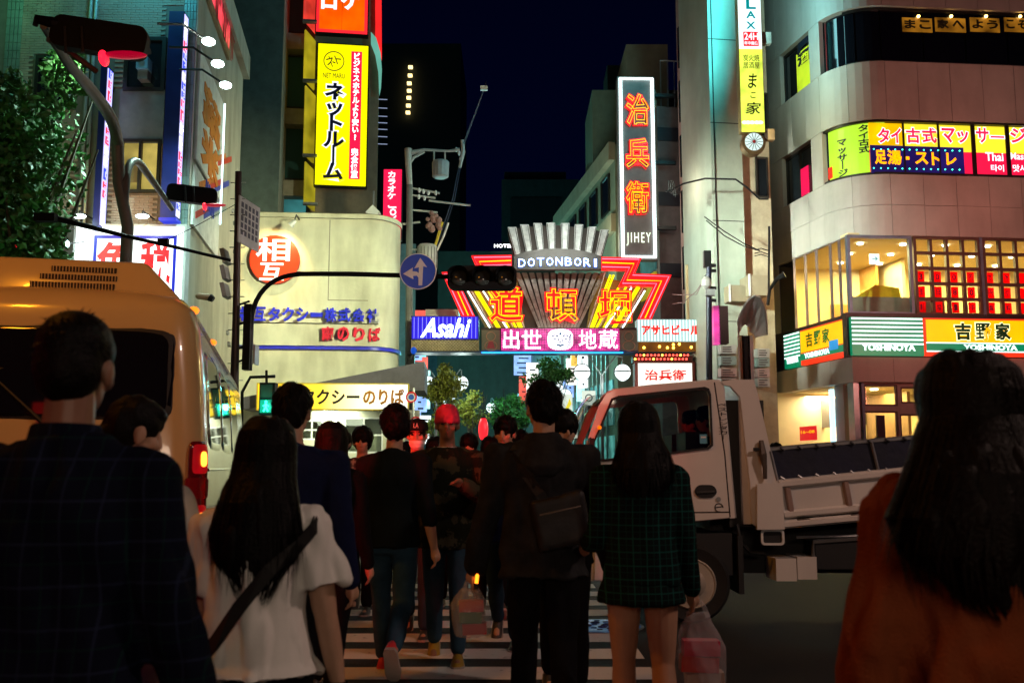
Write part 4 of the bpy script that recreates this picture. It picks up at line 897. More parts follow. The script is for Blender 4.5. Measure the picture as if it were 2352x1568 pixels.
def curved(s0, s1, z0, z1, out, t_, m, parent, name, n=None, label=None):
    n = n or max(1, int((s1-s0)/.2)); mb = MB(); a = []; b = []
    for i in range(n+1):
        s = s0+(s1-s0)*i/n; p = pcurve(s, round(out+t_, 3)); q = pcurve(s, round(out, 3))
        a.append((Vector((p.x, p.y, z0)), Vector((p.x, p.y, z1)), Vector((q.x, q.y, z1)), Vector((q.x, q.y, z0))))
    return MB().loft([list(r_) for r_ in a]).build(name, m, parent, label=label)
STOT = PTH[-1][1]; ARCL = PTH[len(PTH)-15][1]
# core behind cladding (storeys 3 and up), solid set back
core = [(p.x, p.y) for p, s in path(-.35)] + [(B_.x+1, B_.y+8), (A_.x+1, A_.y+3)]
MB().prism(core, zl['w2t']+.1, zl['top']).build('wall', CORE, cb)
def joints(s0, s1, w_):
    n = max(1, round((s1-s0)/w_)); return [s0+(s1-s0)*i/n for i in range(n+1)]
def band(z0, z1, s0=0, s1=None, w_=.98, rows=1):
    s1 = s1 or STOT
    for r_ in range(rows):
        za, zb = z0+(z1-z0)*r_/rows, z0+(z1-z0)*(r_+1)/rows
        J = joints(s0, ARC0, w_) + [ARC0+(ARCL-ARC0)*.5, ARCL] + joints(ARCL, s1, .98)[1:] if s1 > ARCL and s0 < ARC0 else joints(s0, s1, w_)
        for a, b in zip(J[:-1], J[1:]):
            if b-a > .02: curved(a+.006, b-.006, za+.006, zb-.006, -.33, .33 + random.uniform(-.003, .003), PANL, cb, 'wall_panel')
band(zl['w2t']+.02, zl['b3b'], rows=2); band(zl['b3t'], zl['b4b'], rows=1); band(zl['b4t'], zl['top'], rows=1)
# left face storeys: panels around windows
def sL(px, y): return PL_.hit(px, y)[0]
w3 = (sL(1797, 400), sL(1865, 400)); w4 = (sL(1792, 170), sL(1860, 170)); n3 = (sL(1889, 350), sL(1928, 350)); n4 = (sL(1882, 120), sL(1915, 100))
for (z0, z1, wins, wz) in ((zl['b3b'], zl['b3t'], (w3, n3), None), (zl['b4b'], zl['b4t'], (w4, n4), None)):
    e = 0
    segs = [0, wins[0][0], wins[0][1], wins[1][0], wins[1][1]]
    for a, b in ((0, wins[0][0]), (wins[0][1], wins[1][0])):
        J = joints(a, b, .9)
        for q0, q1 in zip(J[:-1], J[1:]): curved(q0+.006, q1-.006, z0+.006, z1-.006, -.33, .33, PANL, cb, 'wall_panel')
    f = window(cb, PL_, (wins[0][0], z0+.02, wins[0][1], z1-.02), 2, 1, .07, out=-.22, t=.08)
    MB(PL_.M).box(wins[1][0], z0+.02, -.2, min(wins[1][1], PL_.L-tl_), z1-.02, -.16).build('window', GLS, cb)
# lime banner seen in the fourth storey left window and pink poster in the third
MB(PL_.M).box(w4[0]+.9, zl['b4b']+.1, -.15, w4[1]-.08, zl['b4t']-.35, -.13).build('lime_banner', emat('banner_lime', (.6, .85, .03), .9, var=.3), cb)
text('居酒', PL_.M, w4[0]+1.0, zl['b4b']+.9, w4[1]-.2, zl['b4b']+1.7, NVB, cb, vert=True, bold=.05, out=-.125, name='banner_character')
MB(PL_.M).box(w3[0]+1.0, zl['b3b']+.1, -.15, w3[0]+1.5, zl['b3b']+1.0, -.13).build('pink_poster', emat('poster_pink', (1, .01, .1), .9), cb)
# rounded dark window band of storey 4 and panes
s_a = ARC0 + .02
J4 = [n4[1], ARC0+.3, ARC0+(ARCL-ARC0)*.62] + [ARCL + k*1.35 for k in range(9)]
for a, b in zip(J4[:-1], J4[1:]):
    if a < STOT: curved(a+.03, min(b, STOT)-.03, zl['b4b']+.03, zl['b4t']-.03, -.2, .02, glass('black_glass', (.004, .005, .008), .06), cb, 'window_pane')
curved(n4[1], STOT, zl['b4b'], zl['b4b']+.07, -.22, .12, FRAME, cb, 'window_rail'); curved(n4[1], STOT, zl['b4t']-.07, zl['b4t'], -.22, .12, FRAME, cb, 'window_rail')
curved(n4[0]+.1, ARC0+.25, zl['b4b']+.1, zl['b4t']-.1, -.17, .01, mat('drape_red', (.3, .015, .02)), cb, 'red_drape')
GOLD = emat('gold_glow', (.75, .30, .02), .28, var=.8, scale=1.8); gch = 'まこ家へようこそ'
x0g = 1674.6+.336*1200
for i, (ua, ub) in enumerate(((1200, 1405), (1425, 1635), (1665, 1868), (1900, 2060))):
    xa, xb = 1674.6+.336*ua, 1674.6+.336*ub; r_ = PF.rect(xa, 26, xb, 69); z0 = zf(70); z1 = zf(27)
    g_ = MB(PF.M).box(r_[0], r_[1], -.16, r_[2], r_[3]-.15, -.15).build('gold_board', GOLD, cb)
    for j in range(2):
        ch = gch[i*2+j]; w_ = (r_[2]-r_[0])/2
        text(ch, PF.M, r_[0]+w_*j+.06, r_[1]+.1, r_[0]+w_*(j+1)-.06, r_[3]-.22, mat('brush_black', (.01, .006, .003)), g_, bold=.03, out=-.148, name='character')
    MB(PF.M).ball((r_[0]+.5, r_[3]-.12, -.1), .05, 8, 6).build('downlight', emat('warm_bulb', (1, .6, .15), 10, var=0), cb)
# third storey massage sign windows
s_c0 = ARC0+.18; s_c1 = ARCL-.02
gs = thing('massage_sign', 'lime green curved sign with vertical lettering on the rounded corner', 'sign', (K.x, K.y, zl['b3b']))
curved(s_c0, s_c1, zl['b3b']+.08, zl['b3t']-.06, -.2, .06, emat('sign_lime', (.55, .95, .04), 1.0, var=.12), gs, 'light_box')
hh = zl['b3t']-zl['b3b']
for body, f_, y0_, y1_ in (('タイ古式', .66, .42, .94), ('マッサージ', .30, .06, .74)):
    sm_ = s_c0+(s_c1-s_c0)*f_; pa = pcurve(sm_-.2, -.13); pb = pcurve(sm_+.2, -.13); PG = Pl((pa.x, pa.y), (pb.x, pb.y))
    text(body, PG.M, PG.L/2-.16, zl['b3b']+hh*y0_, PG.L/2+.16, zl['b3b']+hh*y1_, NVB, gs, vert=True, bold=.03, out=.03, depth=.006)
for a, b in ((ARC0-.05, ARC0+.16),): curved(a, b, zl['b3b']+.03, zl['b3t']-.03, -.2, .03, GLS, cb, 'window_pane')
curved(n3[0], STOT, zl['b3b'], zl['b3b']+.08, -.24, .2, FRAME, cb, 'window_rail'); curved(n3[0], STOT, zl['b3t']-.06, zl['b3t'], -.24, .2, FRAME, cb, 'window_rail')
a_ = PL_.rect(1900, 372, 1926, 398); mb = MB(PL_.M); mb.box(n3[0]+.1, zl['b3b']+.15, -.14, max(n3[0]+.3, min(n3[1], ARC0)-.08), zl['b3b']+.5, -.12); mb.build('red_led', emat('led_red', (1, .03, .01), 1.6, var=.9, scale=14), cb)
ms = thing('massage_sign', 'long orange, yellow and magenta lit window sign along the third floor', 'sign', PF.pt(1.6, zl['b3b'], 0))
ORL = emat('win_orange', (1, .55, .0), 1.15, var=.3, scale=1.5); YLL = emat('win_yellow', (1, .82, .03), 1.15, var=.12); MGL = emat('win_magenta', (1, .01, .07), 1.0, var=.1); PKI = emat('ink_pink', (1, .02, .10), 1.0, var=0); WLL = emat('ink_white3', (1, .85, .95), 1.8, var=0)
cols_ = [(975, 1200), (1212, 1440), (1452, 1670), (1697, 1905), (1932, 2140), (2152, 2360), (2372, 2580)]
for i, (u0, u1) in enumerate(cols_):
    x0, x1 = z7(u0, 0)[0], z7(u1, 0)[0]; sa = PF.hit(x0, 320)[0]; sb = PF.hit(x1, 320)[0]; zs = zf(z7(0, 1008)[1]); 
    MB(PF.M).box(sa, zs, -.2, sb, zl['b3t']-.08, -.14).build('light_box', ORL if i == 0 else YLL, ms)
    MB(PF.M).box(sa, zl['b3b']+.1, -.2, sb, zs-.01, -.14).build('light_box', MGL, ms, label='magenta lower light box')
    MB(PF.M).box(sb, zl['b3b']+.05, -.25, PF.hit(z7(cols_[i+1][0], 0)[0], 320)[0] if i < 6 else sb+.1, zl['b3t']-.03, -.1).build('mullion', FRAME, ms)
tx = [('タ', 1030, 1110), ('イ', 1120, 1190), ('古', 1225, 1320), ('式', 1335, 1432), ('マ', 1470, 1560), ('ッ', 1575, 1650), ('サ', 1705, 1790), ('ー', 1805, 1895), ('ジ', 1940, 2050)]
for ch, u0, u1 in tx:
    sa, za = PF.hit(*z7(u0, 970)); sb, zb = PF.hit(*z7(u1, 865))
    if ch == 'ー': za, zb = PF.hit(*z7(u0, 935))[1], PF.hit(*z7(u0, 918))[1]
    if ch == 'ッ': zb -= .1
    text(ch, PF.M, sa-.02, za-.02, sb+.02, zb+.02, WLL, ms, bold=.06, out=-.138, depth=.003, name='character_outline')
    text(ch, PF.M, sa+.01, za+.01, sb-.01, zb-.01, PKI, ms, bold=.03, out=-.130, depth=.004, name='character')
for s_, bx in (('Thai', (1772, 1035, 1890, 1090)), ('타이', (1810, 1118, 1895, 1162)), ('Massage', (1944, 1040, 2130, 1095)), ('맛사지', (1960, 1120, 2100, 1165))):
    a, b = PF.hit(*z7(bx[0], bx[3])), PF.hit(*z7(bx[2], bx[1])); text(s_, PF.M, *a, *b, WLL, ms, bold=.01, out=-.138, depth=.004)
a, b = PF.hit(*z7(985, 1176)), PF.hit(*z7(1615, 1002)); ld = MB(PF.M).box(*a, -.138, *b, -.11).build('led_display', emat('led_navy', (.02, .01, .16), .6, var=.3), ms)
for ch, u0, u1, v0, v1 in (('足', 1010, 1085, 1020, 1115), ('湯', 1095, 1188, 1020, 1118), ('ス', 1285, 1370, 1035, 1115), ('ト', 1400, 1450, 1035, 1122), ('レ', 1500, 1565, 1040, 1122)):
    p0, p1 = PF.hit(*z7(u0, v1)), PF.hit(*z7(u1, v0)); text(ch, PF.M, *p0, *p1, emat('led_orange', (1, .28, .0), 2.4, var=.3, scale=20), ld, bold=.035, out=-.108, depth=.003, name='character')
p0 = PF.hit(*z7(1222, 1085)); MB(PF.M).box(*p0, -.108, p0[0]+.1, p0[1]+.1, -.1).build('dot', emat('led_orange', (1, .28, 0), 2.4), ld)
for k in range(13):
    for v in (1012, 1142): q = PF.hit(*z7(1000+k*49, v+k*1.0)); MB(PF.M).ball((*q, -.1), .022, 6, 4).build('led_bulb', emat('led_green', (.05, 1, .65), 5, var=0), ld)
# second storey: glazed restaurant
FR2 = mat('frame_brown', (.10, .045, .03), .5)
WARM = mat('restaurant_wall', (.80, .66, .36), .8, var=.05); WFL = mat('restaurant_floor', (.2, .14, .08), .5)
z0, z1 = zl['w2b'], zl['w2t']
def inner(a, b): return PF.pt(a, 0, -b)
room = [PL_.pt(.3, 0, -.3), K - PF.n*.0 + (PF.x*.1 - PF.n*.3), PF.pt(12.5, 0, -.3), PF.pt(12.5, 0, -5), PL_.pt(-1.0, 0, -5.5)]
rp_ = [(p.x, p.y) for p in room]
MB().prism(rp_, z0-.35, z0-.2).build('restaurant_floor', WFL, cb); MB().prism(rp_, z1+.02, z1+.15).build('restaurant_ceiling', WARM, cb)
mb = MB(PF.M); mb.box(-3.5, z0-.3, -5.1, 12.5, z1+.1, -5.0); mb.build('restaurant_back_wall', WARM, cb)
MB(PF.M).box(4.0-.9, z0-.2, -5.0, 4.0-.8, z1, -3.0).build('partition', WARM, cb); MB(PF.M).box(8.4, z0-.2, -5.0, 8.5, z1, -1.6).build('partition', WARM, cb)
MB(PF.M).box(-.1+1.6, z0-.2, -4.98, 2.3, z0+1.1, -4.9).build('inner_door', mat('door_wood', (.5, .26, .06), .5), cb)
MB(PF.M).box(.3, z0-.2, -.9, 3.2, z0+.62, -.7).build('low_screen', mat('screen_grey', (.30, .30, .24), .5), cb)
cone = thing('yellow_parasol', 'folded yellow cloth lying above the grey screen inside the upstairs restaurant window', 'cloth', PF.pt(1.0, z0+.62, -.85))
MB(PF.M).loft([[(.55, z0+.62, -.8), (.6, z0+.62, -1.1), (.65, z0+.7, -1.1), (.6, z0+.7, -.8)], [(1.1, z0+.63, -.75), (1.1, z0+.63, -1.2), (1.15, z0+1.0, -1.2), (1.1, z0+1.0, -.75)], [(1.9, z0+.63, -.8), (1.9, z0+.63, -1.1), (1.85, z0+.92, -1.1), (1.85, z0+.92, -.8)]]).build('fabric', mat('cloth_yellow', (.8, .6, .02), .6), cone)
CL_ = emat('ceiling_lamp', (1, .93, .75), 16, var=0); mb0 = None
for i in range(9):
    for j in range(3):
        s_, d_ = .8+i*1.35+.3*j, 1.0+j*1.4; q = PF.pt(s_, z1, -d_); MB().prism(circ(q.x, q.y, .09, 10), z1-.03, z1+.0).build('downlight', CL_, cb)
for s_ in (1.6, 5.2, 9.4): area(cb, PF.pt(s_, z1-.06, -2.6), PF.pt(s_, 0, -2.6), 2.4, 560, (1, .74, .28))
ex = PF.hit(*z8(1302, 190)); MB(PF.M).box(ex[0]-.14, ex[1]-.16, -1.3, ex[0]+.16, ex[1]+.16, -1.24).build('exit_sign', emat('exit_white', (.85, 1, 1), 1.6, var=0), cb)
text('→', PF.M, ex[0]-.08, ex[1]-.06, ex[0]+.1, ex[1]+.06, emat('exit_teal', (0, .4, .4), .6), cb, out=-1.235, name='arrow')
# window frames of the front, second storey
def fx(u): return PF.hit(z8(u, 0)[0], 630)[0]
zw0, zw1 = zf(z8(0, 604)[1]), zf(z8(0, 102)[1])
window(cb, PF, (fx(1004), zw0-.05, fx(1432), zw1+.05), 1, 1, .09, pane=CLR, fm=mat('frame_steelblue', (.16, .2, .28), .4, .4), out=-.12, t=.12)
RP2 = mat('poster_red', (.85, .015, .015), .6, var=.1)
nt = RP2.node_tree; tl2 = _n(nt, 'ShaderNodeBsdfTranslucent'); tl2.inputs[0].default_value = (.95, .01, .01, 1); mx = _n(nt, 'ShaderNodeMixShader'); mx.inputs[0].default_value = .75; nt.links.new(nt.nodes['Principled BSDF'].outputs[0], mx.inputs[1]); nt.links.new(tl2.outputs[0], mx.inputs[2]); nt.links.new(mx.outputs[0], nt.nodes['Material Output'].inputs[0])
grp = 'red poster sheets in the upstairs window grid'
for gi, (u0, u1, nc) in enumerate(((1443, 1884, 4), (1900, 2340, 4), (2360, 2800, 4))):
    a, b = fx(u0), fx(u1); f = window(cb, PF, (a, zw0-.05, b, zw1+.05), nc, 5, .085, pane=CLR, fm=FR2, out=-.12, t=.12)
    cw_ = (b-a)/nc; ch_ = (zw1-zw0)/5
    for i in range(nc):
        for j in range(3):
            x = a+cw_*(i+.5); z = zw0+ch_*(2-j+.5)
            MB(PF.M).box(x-.11, z-.16, -.175, x+.11, z+.16, -.165).build('red_poster', RP2, cb)
            idx = gi*4+i; ch = [['3', '0', '0', '円', 'で', '飲'], ['生', '日', '8', '0', '円', '引'], ['麺', '増', '量', '中', '無', '料']][j][idx] if idx < 6 else None
            if ch: text(ch, PF.M, x-.06, z-.09, x+.06, z+.09, mat('ink_plum', (.10, .01, .12)), cb, bold=.02, out=-.163, depth=.002, name='poster_character')
    if gi: MB(PF.M).box(a-.1, zw0-.05, -.14, a-.01, zw1+.05, .02).build('mullion', mat('frame_steelblue', (.16,.2,.28)), cb)
# left face glazing, second storey
lw = [(1788, 1822), (1824, 1848), (1850, 1874), (1876, 1906), (1908, 1927), (1929, 1944)]
for i, (xa, xb) in enumerate(lw):
    a, b = sL(xa, 640), sL(xb, 640); window(cb, PL_, (a, zw0-.05, b, zw1+.05), 1, 1, .035, pane=CLR if i else GLS, fm=mat('frame_lilac', (.2, .16, .17), .4, .3), out=-.05, t=.03)
MB(PL_.M).box(-1, z0-.2, -3.2, 2.3, z1, -3.1).build('partition', mat('wall_orange', (.7, .35, .08), .7), cb)
MB(PL_.M).box(0, zw0-.1, -.3, sL(1788, 640), zw1+.1, 0).build('wall_end', PANL, cb)
# fascia signs
gz = PF.pt(0, 0)
MB(PF.M).box(-.2, zl['s1b']-.02, -.25, 13, zl['w2b']+.02, .02).build('sign_fascia', mat('fascia_black', (.02, .012, .015), .4), cb)
MB(PL_.M).box(0, zl['s1b']-.02, -.25, PL_.L+.02, zl['w2b']+.02, .02).build('sign_fascia', mat('fascia_black', (.02,.012,.015)), cb)
GRN = emat('sign_green', (.0, .30, .13), .75, var=.12); WST = emat('stripe_white', (.75, 1, .95), 1.9, var=0); ORS = emat('sign_amber', (1, .50, .0), 1.25, var=.1); RDS = emat('rim_red', (1, .04, .01), 1.1, var=0)
def stripes(pl, r_, parent, n=7):
    MB(pl.M).box(r_[0], r_[1], .02, r_[2], r_[3], .16).build('light_box', GRN, parent); h = (r_[3]-r_[1])
    for k in range(n):
        z = r_[3]-.03-k*h*.66/(n-1); MB(pl.M).box(r_[0]+.01, z-h*.03, .16, r_[2]-.01, z+h*.012, .172).build('white_stripe', WST, parent)
    text('YOSHINOYA', pl.M, r_[0]+(r_[2]-r_[0])*.13, r_[1]+h*.12, r_[2]-(r_[2]-r_[0])*.12, r_[1]+h*.30, WST, parent, bold=.045, out=.162, depth=.004)
gsn = thing('shop_sign', 'green lit sign with white stripes right of the building corner', 'sign', PF.pt(1, 5, 0))
r_ = (PF.hit(*z8(1025, 750), .16)[0], PF.hit(*z8(1260, 885), .16)[1], PF.hit(*z8(1498, 750), .16)[0], PF.hit(*z8(1260, 634), .16)[1]); stripes(PF, r_, gsn)
osn = thing('shop_sign', 'wide amber lit sign with three green characters on the front of the corner building', 'sign', PF.pt(5, 5, 0))
x1_ = 12.0; MB(PF.M).box(r_[2]+.05, r_[1], .02, x1_, r_[3], .15).build('rim', RDS, osn)
h = r_[3]-r_[1]; MB(PF.M).box(r_[2]+.1, r_[1]+h*.36, .15, x1_-.04, r_[3]-.05, .165).build('light_box', ORS, osn)
MB(PF.M).box(r_[2]+.08, r_[1]+h*.14, .15, x1_-.03, r_[1]+h*.33, .165).build('green_band', GRN, osn); MB(PF.M).box(r_[2]+.08, r_[1]+h*.33, .15, x1_-.03, r_[1]+h*.36, .166).build('white_line', WST, osn); MB(PF.M).box(r_[2]+.08, r_[1]+h*.11, .15, x1_-.03, r_[1]+h*.14, .166).build('white_line', WST, osn)
for ch, u0, u1 in (('吉', 1710, 1808), ('野', 1845, 1938), ('家', 1975, 2068)):
    a, b = PF.hit(*z8(u0, 783), .17), PF.hit(*z8(u1, 672), .17)
    text(ch, PF.M, a[0]-.03, a[1]-.03, b[0]+.03, b[1]+.03, emat('outline_lemon', (1, 1, .5), 1.8, var=0), osn, bold=.05, out=.166, depth=.004, name='character_outline')
    text(ch, PF.M, *a, *b, mat('ink_green', (.0, .16, .03)), osn, bold=.02 if ch == '野' else .04, out=.176, depth=.005, name='character')
text('YOSHINOYA', PF.M, PF.hit(*z8(1715, 0), .17)[0], r_[1]+h*.16, PF.hit(*z8(2065, 0), .17)[0], r_[1]+h*.31, WST, osn, bold=.045, out=.167, depth=.003)
lsn = thing('shop_sign', 'amber and green lit sign on the receding left face of the corner building', 'sign', PL_.pt(4, 5, 0))
sa = PL_.hit(*z8(686, 830), .16)[0]; sb = PL_.L - .18; s0_ = PL_.hit(*z8(580, 850), .16)[0]
MB(PL_.M).box(sa, r_[1], .02, sb, r_[3], .15).build('rim', RDS, lsn); MB(PL_.M).box(sa+.03, r_[1]+h*.36, .15, sb-.03, r_[3]-.04, .165).build('light_box', ORS, lsn)
MB(PL_.M).box(sa+.03, r_[1]+h*.14, .15, sb-.03, r_[1]+h*.33, .165).build('green_band', GRN, lsn)
for i, ch in enumerate('吉野家'):
    w_ = (sb-sa); a = sa + w_*(.15+.19*i); text(ch, PL_.M, a, r_[1]+h*.48, a+w_*.15, r_[3]-.14, mat('ink_green', (0,.16,.03)), lsn, bold=.02, out=.17, depth=.006, name='character')
text('YOSHINOYA', PL_.M, sa+.25, r_[1]+h*.17, sb-(sb-sa)*.33, r_[1]+h*.32, WST, lsn, bold=.045, out=.167, depth=.003)
MB(PL_.M).box(sb-(sb-sa)*.33, r_[1]+h*.24, .166, sb-(sb-sa)*.14, r_[1]+h*.5, .175).build('blue_patch', emat('patch_blue', (.02, .35, .8), .9), lsn)
stripes(PL_, (s0_, r_[1], sa-.03, r_[3]), lsn)
# slab below the signs, columns, ground floor shop
zs0, zs1 = zl['soff'], zl['s1b']-.03
for pl, a0_, b0_, nn in ((PL_, 0, PL_.L+.1, 5), (PF, .0, 12.5, 11)):
    for k in range(nn): MB(pl.M).box(a0_+(b0_-a0_)*k/nn+.006, zs0, -.5, a0_+(b0_-a0_)*(k+1)/nn-.006, zs1, .12 if pl is PL_ else .06).build('soffit_panel', PANL, cb)
MB().prism(rp_, zs0-.02, zs0+.05).build('ground_ceiling', WARM, cb)
MB(PF.M).box(-3.5, 0, -4.4, 12.5, zs0, -4.3).build('shop_back_wall', WARM, cb)
LMP = emat('shop_lamp', (1, .85, .5), 12, var=0)
for s_ in (1.5, 3.4, 5.4, 7.6): q = PF.pt(s_, zs0-.05, -2); MB().prism(circ(q.x, q.y, .12, 10), zs0-.07, zs0-.03).build('downlight', LMP, cb); area(cb, PF.pt(s_, zs0-.1, -2.2), PF.pt(s_, 0, -2.2), 1.3, 190, (1, .72, .28))
area(cb, PL_.pt(2.2, zs0-.1, -1.2), PL_.pt(2.2, 0, -1.2), 1.2, 110, (1, .85, .6))
PIL = mat('pillar_pink', (.36, .27, .25), .6)
gf = [(1130, 1345, 1075, 1215), (1372, 1560, 1090, 1198), (1135, 1350, 1250, 1500), (1375, 1560, 1270, 1500)]
hol = []
for (u0, u1, v0, v1) in gf:
    a = PF.hit(*z8(u0, v1)); b = PF.hit(*z8(u1, v0)); hol.append(rc(a[0], max(a[1], .3), b[0], b[1]))
plate([rc(.16, .13, 12.3, zs0)] + [h_[::-1] for h_ in hol], .12, PF.M, -.3).build('shop_front', PIL, cb)
for h_ in hol: window(cb, PF, (h_[0][0], h_[0][1], h_[2][0], h_[2][1]), 1, 1, .05, pane=CLR, fm=FR2, out=-.28, t=.08)
MB(PF.M).box(.62, .2, -.15, .85, zf(953), -.05).build('dark_post', mat('post_plum', (.04, .01, .03)), cb)
MB(PF.M).box(-.02, .13, -.5, .14, zs0, -.1).build('corner_column', mat('column_steel', (.35, .45, .5), .3, .5), cb)
a, b = sL(1912, 950), sL(1942, 950); MB(PL_.M).box(a, .13, -.4, a+.5, zs0, -.1).build('corner_column', PANL, cb)
window(cb, PL_, (a+.6, 1.0, PL_.L-.05, zs0-.02), 1, 2, .06, pane=CLR, fm=mat('frame_steelblue', (.16,.2,.28)), out=-.3, t=.08)
MB(PL_.M).box(a-.2, .9, -.12, a-.06, zs0-.1, -.02).build('tube_sign', emat('tube_sky', (.4, .85, 1), 2.2, var=0), cb)
MB(PL_.M).box(.2, 2.6, -1.3, a-.3, 3.5, -1.2).build('awning_board', mat('board_khaki', (.25, .22, .16), .7), cb)
MB(PL_.M).box(.1, .13, -2.6, a, 3.6, -2.5).build('side_wall', mat('side_wood', (.3, .17, .07), .6), cb)
MB(PL_.M).box(1.0, 1.9, -2.45, 2.4, 3.1, -2.4).build('lit_opening', emat('lit_amber', (1, .65, .2), .9, var=.5, scale=3), cb)
bn = thing('banner', 'small red banner with numerals hanging beside the shop entrance', 'banner', PL_.pt(*PL_.hit(1862, 1050)))
r_ = PL_.rect(1850, 1037, 1888, 1073, out=.4) if False else PL_.rect(*z8(682, 1352), *z8(792, 1445), out=.5); MB(PL_.M).box(*r_[:2], .48, *r_[2:], .5).build('cloth', emat('banner_red', (1, .01, .02), .75), bn)
text('16~08', PL_.M, r_[0]+.1, r_[1]+(r_[3]-r_[1])*.5, r_[2]-.1, r_[3]-.12, ORS, bn, bold=.0, out=.503, depth=.003)
# ------------------------------------------------------------------ street behind the arch
GWALL = mat('street_wall_teal', (.17, .24, .24), .7, grime=.2)
t, spL, fp = rowbuild('street_building', 'long row building beyond the arch on the right side of the pedestrian street', (2.35, 48.5), 26, 8, 10.5, GWALL)
V_ = Vector((U.y, -U.x, 0))
tL = thing('street_building', 'row building beyond the arch on the left side of the pedestrian street', 'building', (-3.6, 42, 0))
p = Vector((-4.2, 42, 0)); q = p + U*36; MB().prism([(p.x, p.y), (q.x, q.y), (q.x-8, q.y), (p.x-8, p.y)], 0, 11).build('wall', GWALL, tL); spR = Pl((p.x, p.y), (q.x, q.y))
te = thing('street_building', 'building closing the far end of the pedestrian street behind the trees', 'building', (-5, 84, 0)); MB().box(-16, 84, 0, 4, 90, 12).build('wall', GWALL, te)
rng = random.Random(11); pal = [((1, .95, .85), 3.0), ((.5, 1, .95), 3.0), ((.2, .9, 1), 2.2), ((1, .12, .08), 2.2), ((1, .6, .1), 2.2), ((.9, 1, 1), 3.5), ((.3, .5, 1), 2.5)]
gname = ['white', 'mint', 'cyan', 'red', 'amber', 'bright white', 'blue']
olS = olive_side
SG = []
for i in range(44):
    left = i % 2; mid_w = (i % 4 == 0); pl, mx_ = (olS, 9) if mid_w else (spR if left else spL, 22)
    SG.append(dict(c=i % 7, side='right' if mid_w else ('left' if left else 'right'), pl=pl, s=rng.uniform(.6, mx_), z=rng.uniform(2.3, 7.0), w=rng.uniform(.5, 1.0), h=rng.uniform(.6, 1.8), o=rng.uniform(.35, .7) if mid_w else rng.uniform(.5, 1.1)))
for g_ in SG: g_['p'] = g_['pl'].pt(g_['s'], g_['z'])
ordw = ['nearest', 'second nearest', 'third nearest', 'fourth nearest', 'fifth nearest', 'sixth nearest', 'seventh nearest']
for g_ in SG:
    pool = sorted([q for q in SG if q['c'] == g_['c'] and q['side'] == g_['side']], key=lambda q: q['p'].y); n_ = pool.index(g_); pl, s_, z, h, o_ = g_['pl'], g_['s'], g_['z'], g_['h'], g_['o']; c_, st_ = pal[g_['c']]
    sg = thing('lit_sign', '%s of the small %s shop signs on the %s side beyond the arch' % (ordw[n_], gname[g_['c']], g_['side']), 'sign', g_['p'], group='small lit shop signs beyond the arch')
    MB(pl.M).box(s_, z, .05, s_+.18, z+h, o_).build('light_box', emat('far_sign_%d' % g_['c'], c_, st_*.5, var=.3, scale=3), sg)
    mb = MB(pl.M)
    for k in range(int(h/.28)): mb.box(s_-.005, z+.10+k*.28, .2, s_+.185, z+.18+k*.28, o_-.15 - .1*(k % 2))
    mb.build('print', mat('far_ink', (.05, .03, .05)), sg)
mb = MB(olS.M); rr = random.Random(8); [mb.box(x, .2, .0, x+.07, rr.uniform(5, 10), .12) for x in [.3+.75*k for k in range(14)]]; mb.build('wall_pipes', mat('pipe_teal', (.2, .26, .25), .4, .4), olT, kind='stuff')
for k in range(6): MB(olS.M).box(.4+k*1.8, 2.9, .0, 1.9+k*1.8, 4.6, .06).build('lit_window', emat('win_teal2', (.1, .5, .5), .35, var=.9, scale=3), olT); MB(olS.M).box(.4+k*1.8, .3, .0, 1.9+k*1.8, 2.5, .06).build('shopfront', emat('shopfront_0', (.25, .9, .85), .55, var=.8, scale=2), olT)
for i in range(12):
    left = i % 2; pl = spR if left else spL; s_ = 1+i*1.9
    MB(pl.M).box(s_, .3, .01, s_+2.6, 2.5, .05).build('shopfront', emat('shopfront_%d' % (i % 3), ((.25, .9, .85), (1, .8, .5), (.5, 1, .9))[i % 3], .55, var=.8, scale=2), tL if left else t)
    MB(pl.M).box(s_, 4.0, .01, s_+1.4, 5.6, .05).build('window', emat('win_dim', (.08, .3, .32), .3, var=.9, scale=2), tL if left else t)
# two light boxes right of the far lamps
PD = Pl((0, 36), (5, 36))
for (x0, y0, x1, y1, lb_, ch) in ((1283, 905, 1315, 1010, 'tall pale lit sign board with a yellow crescent print beyond the arch', None), (1337, 897, 1368, 930, 'small white square lit sign with a round emblem beyond the arch', 1)):
    sg = thing('lit_sign', lb_, 'sign', PD.pt(*PD.hit((x0+x1)/2, y1))); r_ = PD.rect(x0, y0, x1, y1); MB(PD.M).box(*r_[:2], -.2, *r_[2:], 0).build('light_box', emat('pale_box', (.85, .95, .8), .9, var=.2), sg)
    cx_, cz = (r_[0]+r_[2])/2, r_[3]-.35
    if ch: plate([circ(cx_, (r_[1]+r_[3])/2, .14), circ(cx_, (r_[1]+r_[3])/2, .10)[::-1]], .01, PD.M, 0).build('emblem', mat('ink_slate', (.03, .06, .1)), sg)
    else: plate([[(cx_+.15, cz+.2), (cx_+.22, cz), (cx_+.1, cz-.22), (cx_-.05, cz-.25), (cx_+.08, cz)]], .01, PD.M, 0).build('crescent', emat('cres', (1, .8, 0), .9), sg)
    MB(PD.M).box(cx_-.04, 0, -.15, cx_+.04, r_[1], -.07).build('post', DARK, sg)
